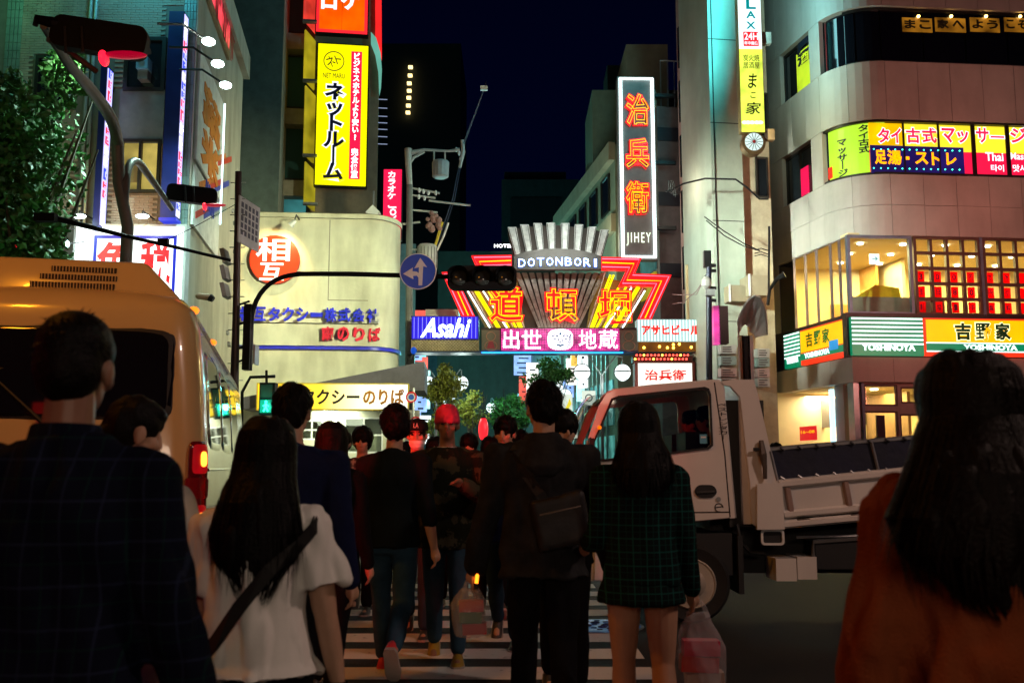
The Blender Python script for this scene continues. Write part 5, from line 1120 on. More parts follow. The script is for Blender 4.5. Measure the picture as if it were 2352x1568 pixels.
for x, y, k in ((1110, 985, 0), (1157, 985, 1)):
    p = W(x, y, 34); ln = thing('paper_lantern', ('left', 'right')[k] + ' red paper lantern glowing far behind the crowd', 'lantern', p, group='red lanterns behind the crowd'); MB().ball(p, (.17, .17, .42), 14, 10).build('shade', emat('lantern_red', (1, .02, .03), 1.5, var=.2, scale=6), ln); MB().tube([p + Vector((0, 0, .42)), p + Vector((0, 0, 1.4))], .01, 4).build('cord', DARK, ln)
    for zz in (-.4, .4): MB().prism(circ(p.x, p.y, .09, 12), p.z+zz-.03, p.z+zz+.03).build('rim', DARK, ln)
# globe street lamps
GLB = emat('globe', (.86, 1, .97), 1.6, var=.06, scale=2)
def globe_lamp(label, heads, Y, post_x, top_y):
    base = W(post_x, 1100, Y); base.z = 0; g_ = thing('globe_lamp', label, 'street lamp', base, group='globe street lamps along the pedestrian street')
    tp = W(post_x, top_y, Y); MB().tube([base, Vector((base.x, Y, tp.z))], .05, 8).build('post', STEEL, g_)
    for (x, y) in heads:
        p = W(x, y, Y); r_ = .26
        MB().tube([Vector((base.x, Y, tp.z)), Vector(((base.x+p.x)/2+.1*(1 if p.x > base.x else -1), Y, p.z+.52)), Vector((p.x, Y, p.z+.5)), Vector((p.x, Y, p.z+.28))], .022, 6).build('arm', STEEL, g_)
        MB().ball(p, r_, 20, 14).build('globe', GLB, g_, smooth=60)
        MB().tube([p + Vector((r_*1.03*math.cos(q), -.02, r_*1.03*math.sin(q))) for q in [i*math.pi/10 for i in range(21)]], .02, 5, caps=False).build('ring', DARK, g_)
        MB().tube([p + Vector((r_*1.02*math.cos(q), r_*1.02*math.sin(q), .02)) for q in [i*math.pi/10 for i in range(21)]], .02, 5, caps=False).build('ring', DARK, g_)
        point(g_, p + Vector((0, -.1, -.32)), 70, (.8, 1, .95), .2)
globe_lamp('double globe lamp just left of the restaurant light box', ((1337, 855), (1430, 855)), 31.0, 1385, 862)
globe_lamp('globe lamp between the tree trunks right of the canopy end', ((1060, 880),), 36, 1040, 870)
globe_lamp('globe lamp half hidden by the end of the grey canopy', ((982, 880),), 35, 1000, 870)
globe_lamp('globe lamp above the man in the navy jacket', ((1128, 936),), 52, 1140, 930)
globe_lamp('low globe lamp left of the pink beanie', ((1011, 915),), 46, 1022, 912)
globe_lamp('distant globe lamp right of the pink beanie', ((1071, 960),), 70, 1078, 955)
globe_lamp('distant globe lamp left of the red lanterns', ((1112, 960),), 66, 1120, 955)
globe_lamp('globe lamp right of the hooded man by the pale sign board', ((1298, 908),), 40, 1290, 905)
for y, e, c_ in ((38, 500, (.35, 1, .95)), (50, 1100, (.2, 1, .95)), (66, 1500, (.15, .8, 1))): point(None, (1.0-.144*(y-32)-.7, y, 6.8), e, c_, .4, name='street_fill_light')  # fill lamps without fixtures, added to brighten the street beyond the arch
# trees
LEAF = mat('leaf', (.06, .19, .03), .55, var=.5, scale=3, bump=0); BARK = mat('bark', (.09, .07, .05), .9, bump=.4)
def leafmesh(center, rads, n, size, rng, clumps=9):
    mb = MB(); cl = []
    for k in range(clumps):
        d = Vector((rng.gauss(0, 1), rng.gauss(0, 1), rng.gauss(0, 1))).normalized()*rng.random()**.4*.75
        cl.append((Vector((d.x*rads[0], d.y*rads[1], d.z*rads[2])), rng.uniform(.22, .5)))
    for i in range(n):
        c_, r_ = rng.choice(cl); d = Vector((rng.gauss(0, 1), rng.gauss(0, 1), rng.gauss(0, 1))).normalized()*(rng.random()**.5)*r_
        p = Vector(center) + c_ + Vector((d.x*rads[0], d.y*rads[1], d.z*rads[2]))
        Q = Quaternion((rng.gauss(0, 1), rng.gauss(0, 1), rng.gauss(0, 1), rng.gauss(0, 1))).normalized().to_matrix()
        s_ = size*rng.uniform(.6, 1.3); v = [p + Q @ Vector(q)*s_ for q in ((-.5, 0, 0), (0, -.28, .05), (.5, 0, 0), (0, .28, .05))]
        k = len(mb.v); mb.v += v; mb.f.append((k, k+1, k+2, k+3))
    return mb
def tree(label, x, Y, ztop, rads, n, size, seed, trunk_r=.08, lean=0, zc=None, lm=LEAF):
    rng = random.Random(seed); t = thing('tree', label, 'tree', (x, Y, 0)); zc = zc or ztop - rads[2]
    c_ = Vector((x+lean, Y, zc))
    mb = MB(); mb.tube([(x, Y, 0), (x+lean*.4, Y, zc*.45), (x+lean, Y, zc)], [trunk_r, trunk_r*.8, trunk_r*.4], 8)
    for k in range(8):
        a = k*2.4; st = Vector((x+lean*.5, Y, zc*(.5+.05*k))); en = c_ + Vector((rads[0]*.7*math.cos(a), rads[1]*.7*math.sin(a), rads[2]*rng.uniform(-.4, .7)))
        mb.tube([st, st.lerp(en, .5) + Vector((0, 0, -.1)), en], [trunk_r*.45, trunk_r*.3, trunk_r*.12], 5)
    mb.build('trunk', BARK, t); leafmesh(c_, rads, n, size, rng, 16).build('crown', lm, t); return t
LEAFY = mat('leaf_yellow', (.26, .28, .03), .55, var=.4, scale=3, bump=0)
tree('yellow green street tree right of the canopy end', (1015-1176)/F*34, 34, 4.9, (.85, .7, 1.0), 2600, .14, 1, lm=LEAFY)
tree('thin yellow green tree left of the pale billboard pole', (1085-1176)/F*37, 37, 4.3, (.8, .7, .75), 1300, .13, 2, lm=LEAFY)
tree('dense dark green tree left of the hooded man', (1180-1176)/F*41, 41, 4.4, (.95, .8, .95), 3000, .15, 3)
tree('bright green tree above the hooded man behind the arch', (1262-1176)/F*36, 36, 5.35, (1.1, .8, .6), 2600, .14, 4)
tree('small bright green bush tree low beside the pink beanie', (1000-1176)/F*38, 38, 3.3, (.55, .5, .5), 900, .12, 6, lm=LEAFY)
# street tree at far left in front of the brick building
LEAF2 = mat('leaf_dark', (.045, .17, .035), .5, var=.5, scale=2, bump=0)
tt = tree('leafy street tree at the left edge in front of the brick building', -8.4, 16.5, 9.0, (1.7, 1.3, 2.7), 11000, .16, 9, trunk_r=.14, zc=6.5, lm=LEAF2)
leafmesh((-7.75, 16.2, 4.9), (1.0, .7, .6), 2600, .13, random.Random(4), 10).build('crown', LEAF2, tt)
for i, (x, y) in enumerate(((66, 522), (96, 548), (128, 528), (150, 560), (20, 566), (112, 570))):
    p = W(x, y, 20.6); l = thing('awning_bulb', '%s small cool white bulb shining through the leaves above the bus roof' % ('first', 'second', 'third', 'fourth', 'fifth', 'sixth')[i], 'lamp', p, group='small bulbs behind the leaves at the left'); MB().ball(p, .09, 10, 6).build('bulb', emat('bulb_cool', (.7, .95, 1), 8, var=0), l); MB().tube([p, p + Vector((0, .9, .25))], .012, 4).build('arm', DARK, l)
for x, y, r_ in ((42, 548, .3), (60, 562, .22)):
    p = W(x, y, 20.4); l = thing('paper_lantern', ('larger' if r_ > .25 else 'smaller') + ' red lantern glowing behind the leaves at the far left', 'lantern', p, group='red lanterns behind the leaves'); MB().ball(p, (r_, r_, r_*1.2), 14, 10).build('shade', emat('lantern_red', (1, .02, .03), 1.5), l); MB().tube([p, p + Vector((0, .8, .8))], .012, 4).build('cord', DARK, l)
point(None, W(60, 480, 19.2), 45, (.55, 1, .6), .3, name='leaf_fill_light'); point(None, W(150, 300, 19.0), 22, (.4, 1, .35), .3, name='leaf_fill_light'); spot(None, (-10.5, 13.5, 1.5), (-8.2, 16.5, 6.5), 130, (.5, 1, .45), 80, name='tree_fill_spot')  # fill lamps without fixtures, added to turn the left tree green
# ------------------------------------------------------------------ signal masts and poles
POLEM = mat('pole_paint', (.16, .14, .12), .5, .3, bump=.1, grime=.2); BLKP = mat('signal_black', (.004, .004, .0045), .55, bump=.02, spec=.2)
def arc_pts(a, b, c, n=8):
    a, b, c = Vector(a), Vector(b), Vector(c); return [a*(1-t)**2 + b*2*t*(1-t) + c*t*t for t in [i/n for i in range(n+1)]]
def signal_head(parent_label, M, n=3, horizontal=True, lit=None, cat='traffic light', r_=.15, lens=None):
    """housing local: x along the row, z up, y backwards; lamps face -y"""
    t = thing('traffic_light', parent_label, cat, M.translation); w_ = n*.36
    mb = MB(M); mb.add([p for p in [(x, y, z) for y in (0, .16) for x, z in rc(-w_/2, -.19, w_/2, .19, .12, 5)]], [tuple(range(24))[::-1] if False else tuple(range(23, -1, -1)), tuple(range(24, 48))] + [(i, (i+1) % 24, 24+(i+1) % 24, 24+i) for i in range(24)])
    mb.build('housing', BLKP, t)
    for i in range(n):
        x = -w_/2+.18+i*.36; mb = MB(M); m = 14
        mb.add([(x + r_*math.cos(q), y, r_*math.sin(q)) for y, q0, q1 in ((-.0, -30, 210), (-.22, 5, 175)) for q in [R(q0+(q1-q0)*k/m) for k in range(m+1)]], [(k, k+1, m+2+k, m+1+k) for k in range(m)])
        mb.add([(x + (r_-.008)*math.cos(q), y, (r_-.008)*math.sin(q)) for y, q0, q1 in ((-.0, -30, 210), (-.22, 5, 175)) for q in [R(q0+(q1-q0)*k/m) for k in range(m+1)]], [(k+1, k, m+1+k, m+2+k) for k in range(m)])
        mb.build('visor', BLKP, t)
        MB(M).ball((x, .0, 0), (r_*.9, .05, r_*.9), 18, 10).build('lens', lit if (lit and i == (lens if lens is not None else 0)) else mat('lens_dark', (.05, .06, .055), .08, bump=0, coat=1), t, smooth=60)
    return t
# near mast with the one way sign
B0 = W(541, 1050, 15); B0.z = 0
t = thing('signal_mast', 'dark signal pole with step bolts and a long curved arm over the crosswalk', 'signal pole', B0)
tp = W(548, 395, 15); MB().tube([(B0.x, 15, 0), (tp.x, 15, tp.z)], [.065, .052], 12).build('pole', mat('pole_dark', (.05, .03, .03), .45, .3), t)
for i in range(17): z = 1.6+i*.26; bx_ = B0.x+(tp.x-B0.x)*z/tp.z; MB().tube([(bx_-.12, 15, z), (bx_+.12, 15, z)], .010, 5).build('step_bolt', STEEL, t)
arm = [W(572, 850, 15), W(573, 760, 15)] + arc_pts(W(575, 750, 15), W(583, 635, 15), W(690, 629, 15), 10) + [W(800, 629, 15), W(1045, 636, 15)]
MB().tube(arm, .038, 10).build('arm', BLKP, t, smooth=60)
for y in (700, 745, 800, 830): a = W(548, y, 15); b = W(573, y-8, 15); MB().tube([a, b], .018, 6).build('arm_bracket', BLKP, t)
a, b = W(560, 735, 15), W(586, 735, 15); MB().box(a.x+.02, 14.9, W(0, 850, 15).z, a.x+.13, 15.1, W(0, 700, 15).z).build('arm_sleeve', BLKP, t)
a = W(588, 815, 14.9); MB().cbox(a, (.03, .25, .3)).build('tag_plate', STEEL, t)
M_ = Matrix.Translation(W(1107, 637, 15)); signal_head('dark unlit traffic light on the curved arm before the neon arch', M_, 3)
# one way sign
c = W(960, 623, 14.9); ow = thing('direction_sign', 'round blue road sign with white straight and left arrows on the signal arm', 'road sign', c)
PW = Pl((c.x, c.y), (c.x+1, c.y)); Mo = PW.M @ Matrix.Translation((0, c.z, 0)); rr_ = .285
MB(Mo).prism(circ(0, 0, rr_, 40), -.02, 0).build('plate', mat('road_blue', (.01, .07, .42), .35, var=.05, bump=0), ow)
plate([circ(0, 0, rr_, 40), circ(0, 0, rr_*.95, 40)[::-1]], .004, Mo, 0).build('rim', mat('sign_reflective', (.62, .52, .47), .5, bump=0), ow)
AR = mat('sign_reflective', (.62,.52,.47)); k = rr_
plate([[(.04*k, -.78*k), (.24*k, -.78*k), (.28*k, .28*k), (.5*k, .22*k), (.12*k, .74*k), (-.2*k, .16*k), (.05*k, .22*k), (.05*k, -.1*k), (-.08*k, -.02*k), (-.3*k, .0*k), (-.28*k, .2*k), (-.8*k, -.14*k), (-.24*k, -.44*k), (-.26*k, -.26*k), (-.06*k, -.24*k), (.03*k, -.35*k)]], .005, Mo, .0).build('arrows', AR, ow)
# street-name plate on that pole
np_ = thing('name_plate', 'white text plate fixed at an angle to the dark signal pole', 'sign', W(575, 510, 15))
PN = Pl((W(556, 500, 15).x, 15.15), (W(556, 500, 15).x+.27, 14.55+1.15)); a = (0.02, W(0, 555, 15).z-.25, .62, W(0, 460, 15).z-.02)
PN = Pl((tp.x+.05, 14.9), (tp.x+.17, 15.7)); MB(PN.M).box(.0, W(0, 558, 15).z, -.01, .80, W(0, 452, 15).z, .01).build('plate', mat('plate_pale', (.5, .5, .52), .4), np_)
z = W(0, 452, 15).z-.08
for r_ in range(5):
    for k in range(5): MB(PN.M).box(.08+k*.14, z-.08-r_*.11, .01, .16+k*.14, z-r_*.11, .014).build('printed_mark', mat('ink_slate2', (.08, .08, .12)), np_)
# pedestrian signal on the same corner
PGN = emat('walk_green', (.03, 1, .55), 7, var=0); c = W(612, 915, 14.6)
t = thing('pedestrian_signal', 'pedestrian signal with the walking figure lit green beside the navy jacket man', 'traffic light', c)
MB().box(c.x-.11, 14.6, c.z-.24, c.x+.12, 14.8, c.z+.24).build('housing', BLKP, t)
MB().box(c.x-.09, 14.585, c.z-.21, c.x+.09, 14.598, c.z-.02).build('green_lens', emat('walk_field', (.0, .5, .3), .8), t)
mb = MB(); zc = c.z-.115; yy = 14.575
mb.ball((c.x, yy, zc+.065), .018, 8, 6); mb.tube([(c.x, yy, zc+.04), (c.x, yy, zc-.01)], .016, 6); mb.tube([(c.x, yy, zc-.01), (c.x-.035, yy, zc-.075)], .011, 5); mb.tube([(c.x, yy, zc-.01), (c.x+.035, yy, zc-.075)], .011, 5); mb.tube([(c.x-.04, yy, zc), (c.x, yy, zc+.03), (c.x+.04, yy, zc)], .009, 5)
mb.build('walking_figure', PGN, t); MB().box(c.x-.09, 14.585, c.z+.02, c.x+.09, 14.598, c.z+.21).build('red_lens', mat('lens_dark', (.05,.06,.055)), t)
MB().tube([W(555, 1000, 14.9), W(556, 900, 14.9), W(575, 866, 14.9), W(632, 864, 14.9)], .025, 6).build('bracket', BLKP, t); MB().tube([W(612, 850, 14.8), W(612, 880, 14.8)], .02, 6).build('clamp', BLKP, t)
point(t, c + Vector((0, -.25, -.1)), 5, (.05, 1, .6), .05)
# pole with equipment boxes left of it
b = W(527, 1050, 16); b.z = 0; t = thing('equipment_pole', 'thin black pole with pale folded panels behind the dark signal pole', 'pole', b)
MB().tube([b, Vector((b.x, 16, W(0, 500, 16).z))], .035, 8).build('shaft', DARK, t)
for i, y in enumerate((590, 628, 668)): p = W(518, y, 16); MB(Matrix.Translation(p) @ Matrix.Rotation(R(-14), 4, 'Y')).cbox((0, 0, 0), (.07, .3, .24)).build('panel', mat('panel_pale', (.4, .4, .36)), t)
t = thing('wall_camera', 'tan camera housing on an arm by the bus roof', 'camera', W(470, 683, 17)); MB().tube([W(450, 680, 17), W(455, 680, 17), W(482, 683, 17)], [.03, .055, .06], 8).build('housing', mat('cam_tan', (.35, .22, .12)), t); MB().tube([W(482, 683, 17), W(490, 688, 17)], [.07, .05], 8).build('hood', DARK, t)
# left mast with two arms
P0 = W(279, 800, 15.5); P0.z = 0; t = thing('signal_mast', 'thick brownish signal mast with two bent arms at the upper left', 'signal pole', P0)
e1 = W(100, 60, 11.0); mid = W(160, 150, 12.2)
path_ = [P0, Vector((P0.x, 15.5, W(0, 520, 15.5).z)), W(273, 420, 15.5), W(270, 330, 15.4)] + arc_pts(W(268, 318, 15.2), W(262, 275, 14.8), W(235, 240, 14.2), 5)[1:] + [W(200, 195, 13.2), mid, e1]
MB().tube(path_, [.095]*4 + [.09]*5 + [.08, .065, .045], 14).build('mast', POLEM, t, smooth=60)
p2 = [W(284, 480, 15.5), W(289, 420, 15.5)] + arc_pts(W(291, 400, 15.6), W(300, 352, 15.8), W(325, 380, 16.4), 5) + [W(362, 432, 17.5), W(395, 480, 18.5)]
MB().tube(p2, [.07]*2 + [.065]*6 + [.055, .045], 12).build('lower_arm', POLEM, t, smooth=60)
MB().tube([W(110, 90, 11), W(160, 120, 11.3), W(222, 165, 11.6)], .035, 6).build('strut', POLEM, t)
RDL = emat('signal_red', (1, .01, .03), 2.6, var=0)
Ms = Matrix.Translation(W(235, 95, 11.2)) @ Matrix.Rotation(R(205-18), 4, 'Z') @ Matrix.Rotation(R(-6), 4, 'Y') @ Matrix.Scale(1.02, 4)
s1 = signal_head('large dark traffic light at upper left with a red glow under its hood', Ms, 3, lit=RDL, lens=0)
Ms = Matrix.Translation(W(442, 450, 18.2)) @ Matrix.Rotation(R(205-12), 4, 'Z') @ Matrix.Rotation(R(-4), 4, 'Y') @ Matrix.Scale(.85, 4)
s2 = signal_head('smaller traffic light on the lower arm beside the side billboards', Ms, 3, lit=RDL, lens=0)
for s_, (x, y, Y_), k in ((s1, (238, 140, 11.0), 1), (s2, (470, 478, 18.0), .8)):
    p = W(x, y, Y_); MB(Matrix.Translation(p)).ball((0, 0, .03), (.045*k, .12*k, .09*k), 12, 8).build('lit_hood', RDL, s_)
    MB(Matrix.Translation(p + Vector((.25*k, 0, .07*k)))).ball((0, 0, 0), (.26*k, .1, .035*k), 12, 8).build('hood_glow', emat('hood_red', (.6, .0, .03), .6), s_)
    for dx in (-.45, -.25): MB().tube([p + Vector((dx*k, 0, .1)), p + Vector((dx*k-.03, 0, .42))], .02, 5).build('hanger', DARK, s_)
MB().tube([W(80, 60, 11), W(85, 45, 11), W(120, 52, 11), W(160, 60, 11.1)], [.03, .06, .07, .05], 8).build('mast_head', BLKP, t)
# black span cable with lamp
t = thing('span_arm', 'long thin black arm sloping down to the dark signal pole over the bus roof', 'pole arm', W(300, 540, 15.2)); MB().tube([W(100, 501, 14), W(122, 500, 14.1), W(300, 545, 14.6), W(400, 567, 14.8), W(530, 598, 15)], [.05, .045, .03, .028, .024], 8).build('arm', BLKP, t); MB().cbox(W(105, 500, 14), (.3, .12, .12)).build('end_box', BLKP, t); MB().cbox(W(375, 556, 14.8), (.16, .08, .1)).build('clamp', BLKP, t)
t = thing('cable', 'thin wire running from the signal mast to the dark signal pole', 'cable', W(500, 500, 15)); MB().tube([W(375, 556, 14.8), W(445, 522, 14.9), W(540, 470, 15)], .006, 5).build('wire', DARK, t)
# utility pole with transformer, beyond the pink sign
b = W(940, 1000, 33); b.z = 0; t = thing('utility_pole', 'concrete utility pole with a white topped arm and hanging transformer against the night sky', 'utility pole', b)
CON = mat('concrete_pole', (.16, .16, .15), .8); WAR = mat('arm_white', (.5, .48, .44), .5)
def q(x, y): return W(x, y, 33)
MB().tube([b, q(941, 425)], [.15, .11], 12).build('shaft', CON, t); MB().tube([q(941, 425), q(938, 375), q(938, 342)], [.1, .11, .13], 12).build('shaft_top', WAR, t)
MB().tube([q(940, 352), q(975, 344), q(1030, 347), q(1056, 344)], [.1, .05, .04, .07], 8).build('arm', WAR, t); MB().tube([q(1062, 322), q(1064, 350), q(1056, 385)], [.06, .07, .05], 8).build('arm_end', WAR, t)
MB().tube([q(940, 378), q(950, 362), q(975, 348)], .05, 6).build('brace', WAR, t)
for x in (997, 1022): MB().tube([q(x, 348), q(x, 372)], .03, 6).build('hanger', WAR, t)
MB(Matrix.Translation(q(1012, 388))).tube([(0, 0, -.33), (0, 0, -.28), (0, 0, .22), (0, 0, .28)], [.2, .28, .3, .26], 14).build('transformer', mat('trafo', (.34, .36, .36), .5), t)
mb = MB(); [mb.tube([q(1012+dx, 372), q(1010+dx, 385), q(1014+dx, 400)], .015, 5) for dx in (-10, 0, 10)]; mb.build('transformer_leads', DARK, t)
for i, (x0, y0, x1, y1) in enumerate(((945, 432, 1010, 444), (945, 448, 1000, 455), (985, 461, 1080, 472), (945, 482, 1005, 488), (945, 573, 985, 574), (925, 515, 965, 510))): MB().tube([q(x0, y0), q(x1, y1)], .035, 6).build('crossarm', WAR, t)
for x, y in ((963, 437), (973, 440), (984, 443), (1001, 443), (962, 452), (975, 455), (1048, 440-96), (1055, 352), (1058, 366)): MB(Matrix.Translation(q(x, y))).tube([(0, 0, -.08), (0, 0, 0), (0, 0, .08)], [.03, .06, .03], 6).build('insulator', WHITEP, t)
mb = MB(); rng = random.Random(2)
for k in range(18): p = q(996+rng.uniform(-14, 14), 505+rng.uniform(-22, 22)); mb.ball(p, rng.uniform(.05, .13), 8, 6)
mb.build('cable_bundle', mat('bundle_rose', (.3, .16, .14), .7), t)
MB(Matrix.Translation(q(981, 590))).tube([(0, 0, -.5), (0, 0, -.45), (0, 0, .35), (0, 0, .42)], [.3, .34, .34, .28], 18).build('drum', mat('drum_grey', (.42, .42, .4), .6), t)
mb = MB(); [mb.tube([q(981, 590) + Vector((.345*math.cos(a), .345*math.sin(a), -.4)), q(981, 590) + Vector((.345*math.cos(a), .345*math.sin(a), .3))], .012, 4) for a in [i*.35 for i in range(18)]]; mb.build('drum_fins', CON, t)
t = thing('cable', 'thin dark cables rising from the utility pole up into the night sky', 'cable', q(1080, 280)); mb = MB()
for dx in (0, 5): mb.tube([q(1000+dx, 575), q(1040+dx, 455), q(1064+dx*.6, 330), W(1112, 205, 26)], .012, 5)
mb.build('wires', mat('wire_blue', (.04, .06, .12)), t); MB().tube([q(998, 570), q(1010, 530), q(1016, 510)], .05, 6).build('sleeve', mat('sleeve_yellow', (.6, .45, .03)), t); MB().tube([q(1004, 575), q(1020, 540), q(1030, 512)], .035, 6).build('sleeve', WHITEP, t); MB().cbox(W(1112, 203, 26), (.2, .1, .12)).build('clamp', WHITEP, t); MB().tube([W(1112, 203, 26), W(1117, 187, 26)], .012, 5).build('wire_end', DARK, t)
# hotel letters far away
t = thing('roof_letters', 'tiny white HOTEL letters glowing on a dark roof left of the fan', 'sign', W(1147, 568, 60)); PH = Pl((-10, 60), (10, 60))
r_ = PH.rect(1135, 561, 1178, 569); text('HOTEL', PH.M, *r_, emat('hotel_white', (1, 1, 1), 3, var=0), t, bold=.02, out=.02, depth=.02); MB(PH.M).box(r_[0]-3.5, 0, -4, r_[2]+3, r_[1]-.2, -.1).build('roof_box', mat('far_green', (.035,.06,.05)), t)
t = thing('roof_unit', 'pale rooftop equipment box behind the left end of the arch', 'roof unit', q(1015, 727)); a, b_ = q(976, 727), q(1052, 708); MB().box(a.x, 33.2, a.z-.3, b_.x, 34.5, b_.z).build('casing', mat('unit_pale', (.4, .4, .33)), t)
# right side: camera pole, fan awning, cables
b = W(1628, 1100, 27); b.z = 0; t = thing('camera_pole', 'slim dark pole with a white dome camera left of the fan shaped awning', 'pole', b); W2 = lambda x, y: W(x, y, 27)
MB().tube([b, W2(1628, 582)], [.11, .075], 10).build('shaft', mat('pole_ink', (.02, .02, .045), .35, .3), t); MB().cbox(W2(1624, 595), (.2, .2, .45)).build('top_box', DARK, t)
MB(Matrix.Translation(W2(1619, 650))).tube([(0, -.2, .15), (0, -.2, .05), (0, -.2, -.12), (0, -.2, -.2)], [.05, .14, .15, .07], 14).build('dome_camera', mat('dome_white', (.5, .48, .46)), t); MB().tube([W2(1627, 628), W2(1619, 636)], .04, 6).build('camera_arm', DARK, t)
mb = MB(); mb.box(W2(1600, 0).x, 26.7, W2(0, 682).z, W2(1620, 0).x, 26.9, W2(0, 668).z); mb.build('floodlight', mat('flood_grey', (.3, .3, .3)), t)
for y in (610, 622, 662, 690): MB().cbox(W2(1637, y), (.18, .1, .08)).build('bracket', DARK, t)
t = thing('vertical_sign', 'narrow pink to violet lit sign edge with a dark back beside the camera pole', 'sign', W2(1650, 790)); a, b_ = W2(1641, 790), W2(1652, 702)
MB().box(a.x, 27.0, a.z, b_.x-.0, 27.3, b_.z).build('light_edge', emat('edge_pink', (1, .08, .45), 1.0, var=.9, scale=1.3), t); a, b_ = W2(1652, 788), W2(1672, 702); MB().box(a.x, 27, a.z, b_.x, 27.4, b_.z).build('casing', mat('case_umber', (.04, .015, .015)), t)
mb = MB()
t = thing('fan_awning', 'shiny silver shell shaped awning over a doorway beside the corner building', 'awning', W(1712, 780, 26)); W3 = lambda x, y: W(x, y, 26)
SHM = mat('shell_silver', (.78, .78, .76), .3, .15, var=.06, bump=.02); cp = W3(1716, 762); ring_o = []; ring_i = []
OO = [(1683, 747), (1687, 730), (1693, 714), (1702, 701), (1712, 695), (1722, 698), (1731, 708), (1739, 724), (1744, 745), (1748, 776)]
II = [(1695, 782), (1697, 768), (1700, 758), (1705, 750), (1710, 746), (1715, 747), (1719, 753), (1723, 761), (1729, 768), (1735, 776)]
for k, (o_, i_) in enumerate(zip(OO, II)):
    p = W3(*o_); p.y = 24.9 + .5*abs(k-4.5)/4.5; ring_o.append(p); p = W3(*i_); p.y = 25.9 + (.10 if k % 2 else 0); ring_i.append(p)
mid_ = [(a+b_)/2 + Vector((0, (-.12 if k % 2 else .06), 0)) for k, (a, b_) in enumerate(zip(ring_o, ring_i))]
mb = MB(); mb.sheet([ring_o, mid_, ring_i]); mb.sheet([[p + Vector((0, .03, 0)) for p in r_] for r_ in (ring_i, mid_, ring_o)]); mb.build('shell', SHM, t); MB().tube(ring_o, .035, 6).build('rim', SHM, t)
for x0, x1, m in ((1706, 1712, mat('post_glow', (.4, .2, .1))), (1726, 1734, SHM), (1712, 1726, DARK)):
    a, b_ = W3(x0, 900), W3(x1, 768); MB().box(a.x, 26.2, .13, b_.x, 26.4, b_.z).build('column', m, t)
t = thing('cable', 'thick black service cable sagging from the dark narrow building to the corner building', 'cable', W(1600, 440, 29)); MB().tube([W(1530, 440, 29), W(1545, 436, 29), W(1570, 422, 29), W(1620, 410, 28.6), W(1690, 412, 28.2), W(1715, 430, 28), W(1745, 457, 28), W(1765, 457, 28)], .03, 6).build('wire', DARK, t)
mb = MB()
for k in range(4): mb.tube([W(1535+k*4, 415, 29), W(1537+k*5, 440+k*4, 29), W(1550+k*4, 446-k, 29), W(1562, 430, 29)], .018, 5)
mb.build('coils', DARK, t)
t = thing('cable', 'pair of black wires running down to the bracket by the corner building windows', 'cable', W(1690, 540, 28))
for k in (0, 1): MB().tube([W(1618+4*k, 498+8*k, 29), W(1665, 532+10*k, 28.6), W(1710, 560+6*k, 28.2), W(1746, 576, 28)], .016, 5).build('wire', DARK, t)
t = thing('cable', 'pale thin cables drooping from the camera pole toward the arch', 'cable', W(1590, 690, 29))
for k in (0, 1): MB().tube([W(1618, 640, 27), W(1600, 668+k*8, 28), W(1570, 694+k*3-k*20, 29), W(1545, 698-k*22, 31)], .012, 5).build('wire', mat('wire_rose', (.3, .2, .2)), t)
t = thing('wire_bracket', 'black standoff bracket with wires at the edge of the corner building', 'bracket', W(1760, 600, 27.6)); MB().tube([W(1767, 520, 27.6), W(1766, 690, 27.6)], .035, 6).build('standoff', DARK, t)
mb = MB(); [mb.tube([W(1766, y, 27.6), W(1748, y-6, 27.6), W(1733, y-2, 27.6)], .014, 5) for y in (576, 584, 590)]; mb.build('wire_loops', DARK, t)
MB().tube([W(1802, 630, 26.9), W(1785, 640, 27), W(1768, 665, 27.3), W(1764, 700, 27.5)], [.09, .06, .05, .05], 8).build('hose', DARK, t)
# ------------------------------------------------------------------ the bus
bus = thing('microbus', 'cream microbus seen from behind with lit red tail lamps and roof air unit', 'bus', (0, 0, 0), local=True)
BP = mat('bus_cream', (.60, .44, .20), .22, var=.05, scale=1, bump=.01, bscale=6, coat=.6); BG = glass('bus_glass', (.006, .006, .008), .05)
LB_ = 6.9
def bus_prof(z):
    hw = np.interp(z, [.3, .5, 1.0, 1.35, 1.9, 2.3, 2.45, 2.55, 2.60, 2.63], [.97, 1.0, 1.03, 1.03, .985, .935, .89, .80, .66, .45])
    y0 = np.interp(z, [.3, .5, 1.0, 1.4, 2.3, 2.45, 2.55, 2.60, 2.63], [.05, 0, 0, .02, .10, .15, .26, .42, .65]); return float(hw), float(y0)
def bus_pt(s, z, off=0.):
    hw, y0 = bus_prof(z); r_ = .24; hw += off; y0 -= off; sg = 1 if s >= 0 else -1; s = abs(s); flat = hw-r_; al = r_*math.pi/2
    bow = .05*(1-(min(s, flat)/flat)**2)
    if s <= flat: return (sg*s, y0 - bow, z)
    if s <= flat+al: q_ = (s-flat)/r_; return (sg*(flat + r_*math.sin(q_)), y0 + r_*(1-math.cos(q_)), z)
    return (sg*hw, min(y0 + r_ + (s-flat-al), LB_-.1 if off else LB_), z)
zs = [.3, .5, .8, 1.0, 1.2, 1.4, 1.6, 1.9, 2.1, 2.3, 2.4, 2.45, 2.5, 2.55, 2.58, 2.60, 2.63]
ss = [0, .2, .4, .6, .75, .8, .85, .9, .95, 1.0, 1.05, 1.1, 1.15, 1.2, 1.4, 2, 3, 4, 5, 6, 7.0, 7.8]
rings = []
for z in zs:
    half = [bus_pt(s, z) for s in ss]; left = [bus_pt(-s, z) for s in ss[1:]][::-1]; rings.append(left + half)
MB().loft(rings).build('body', BP, bus, smooth=50)
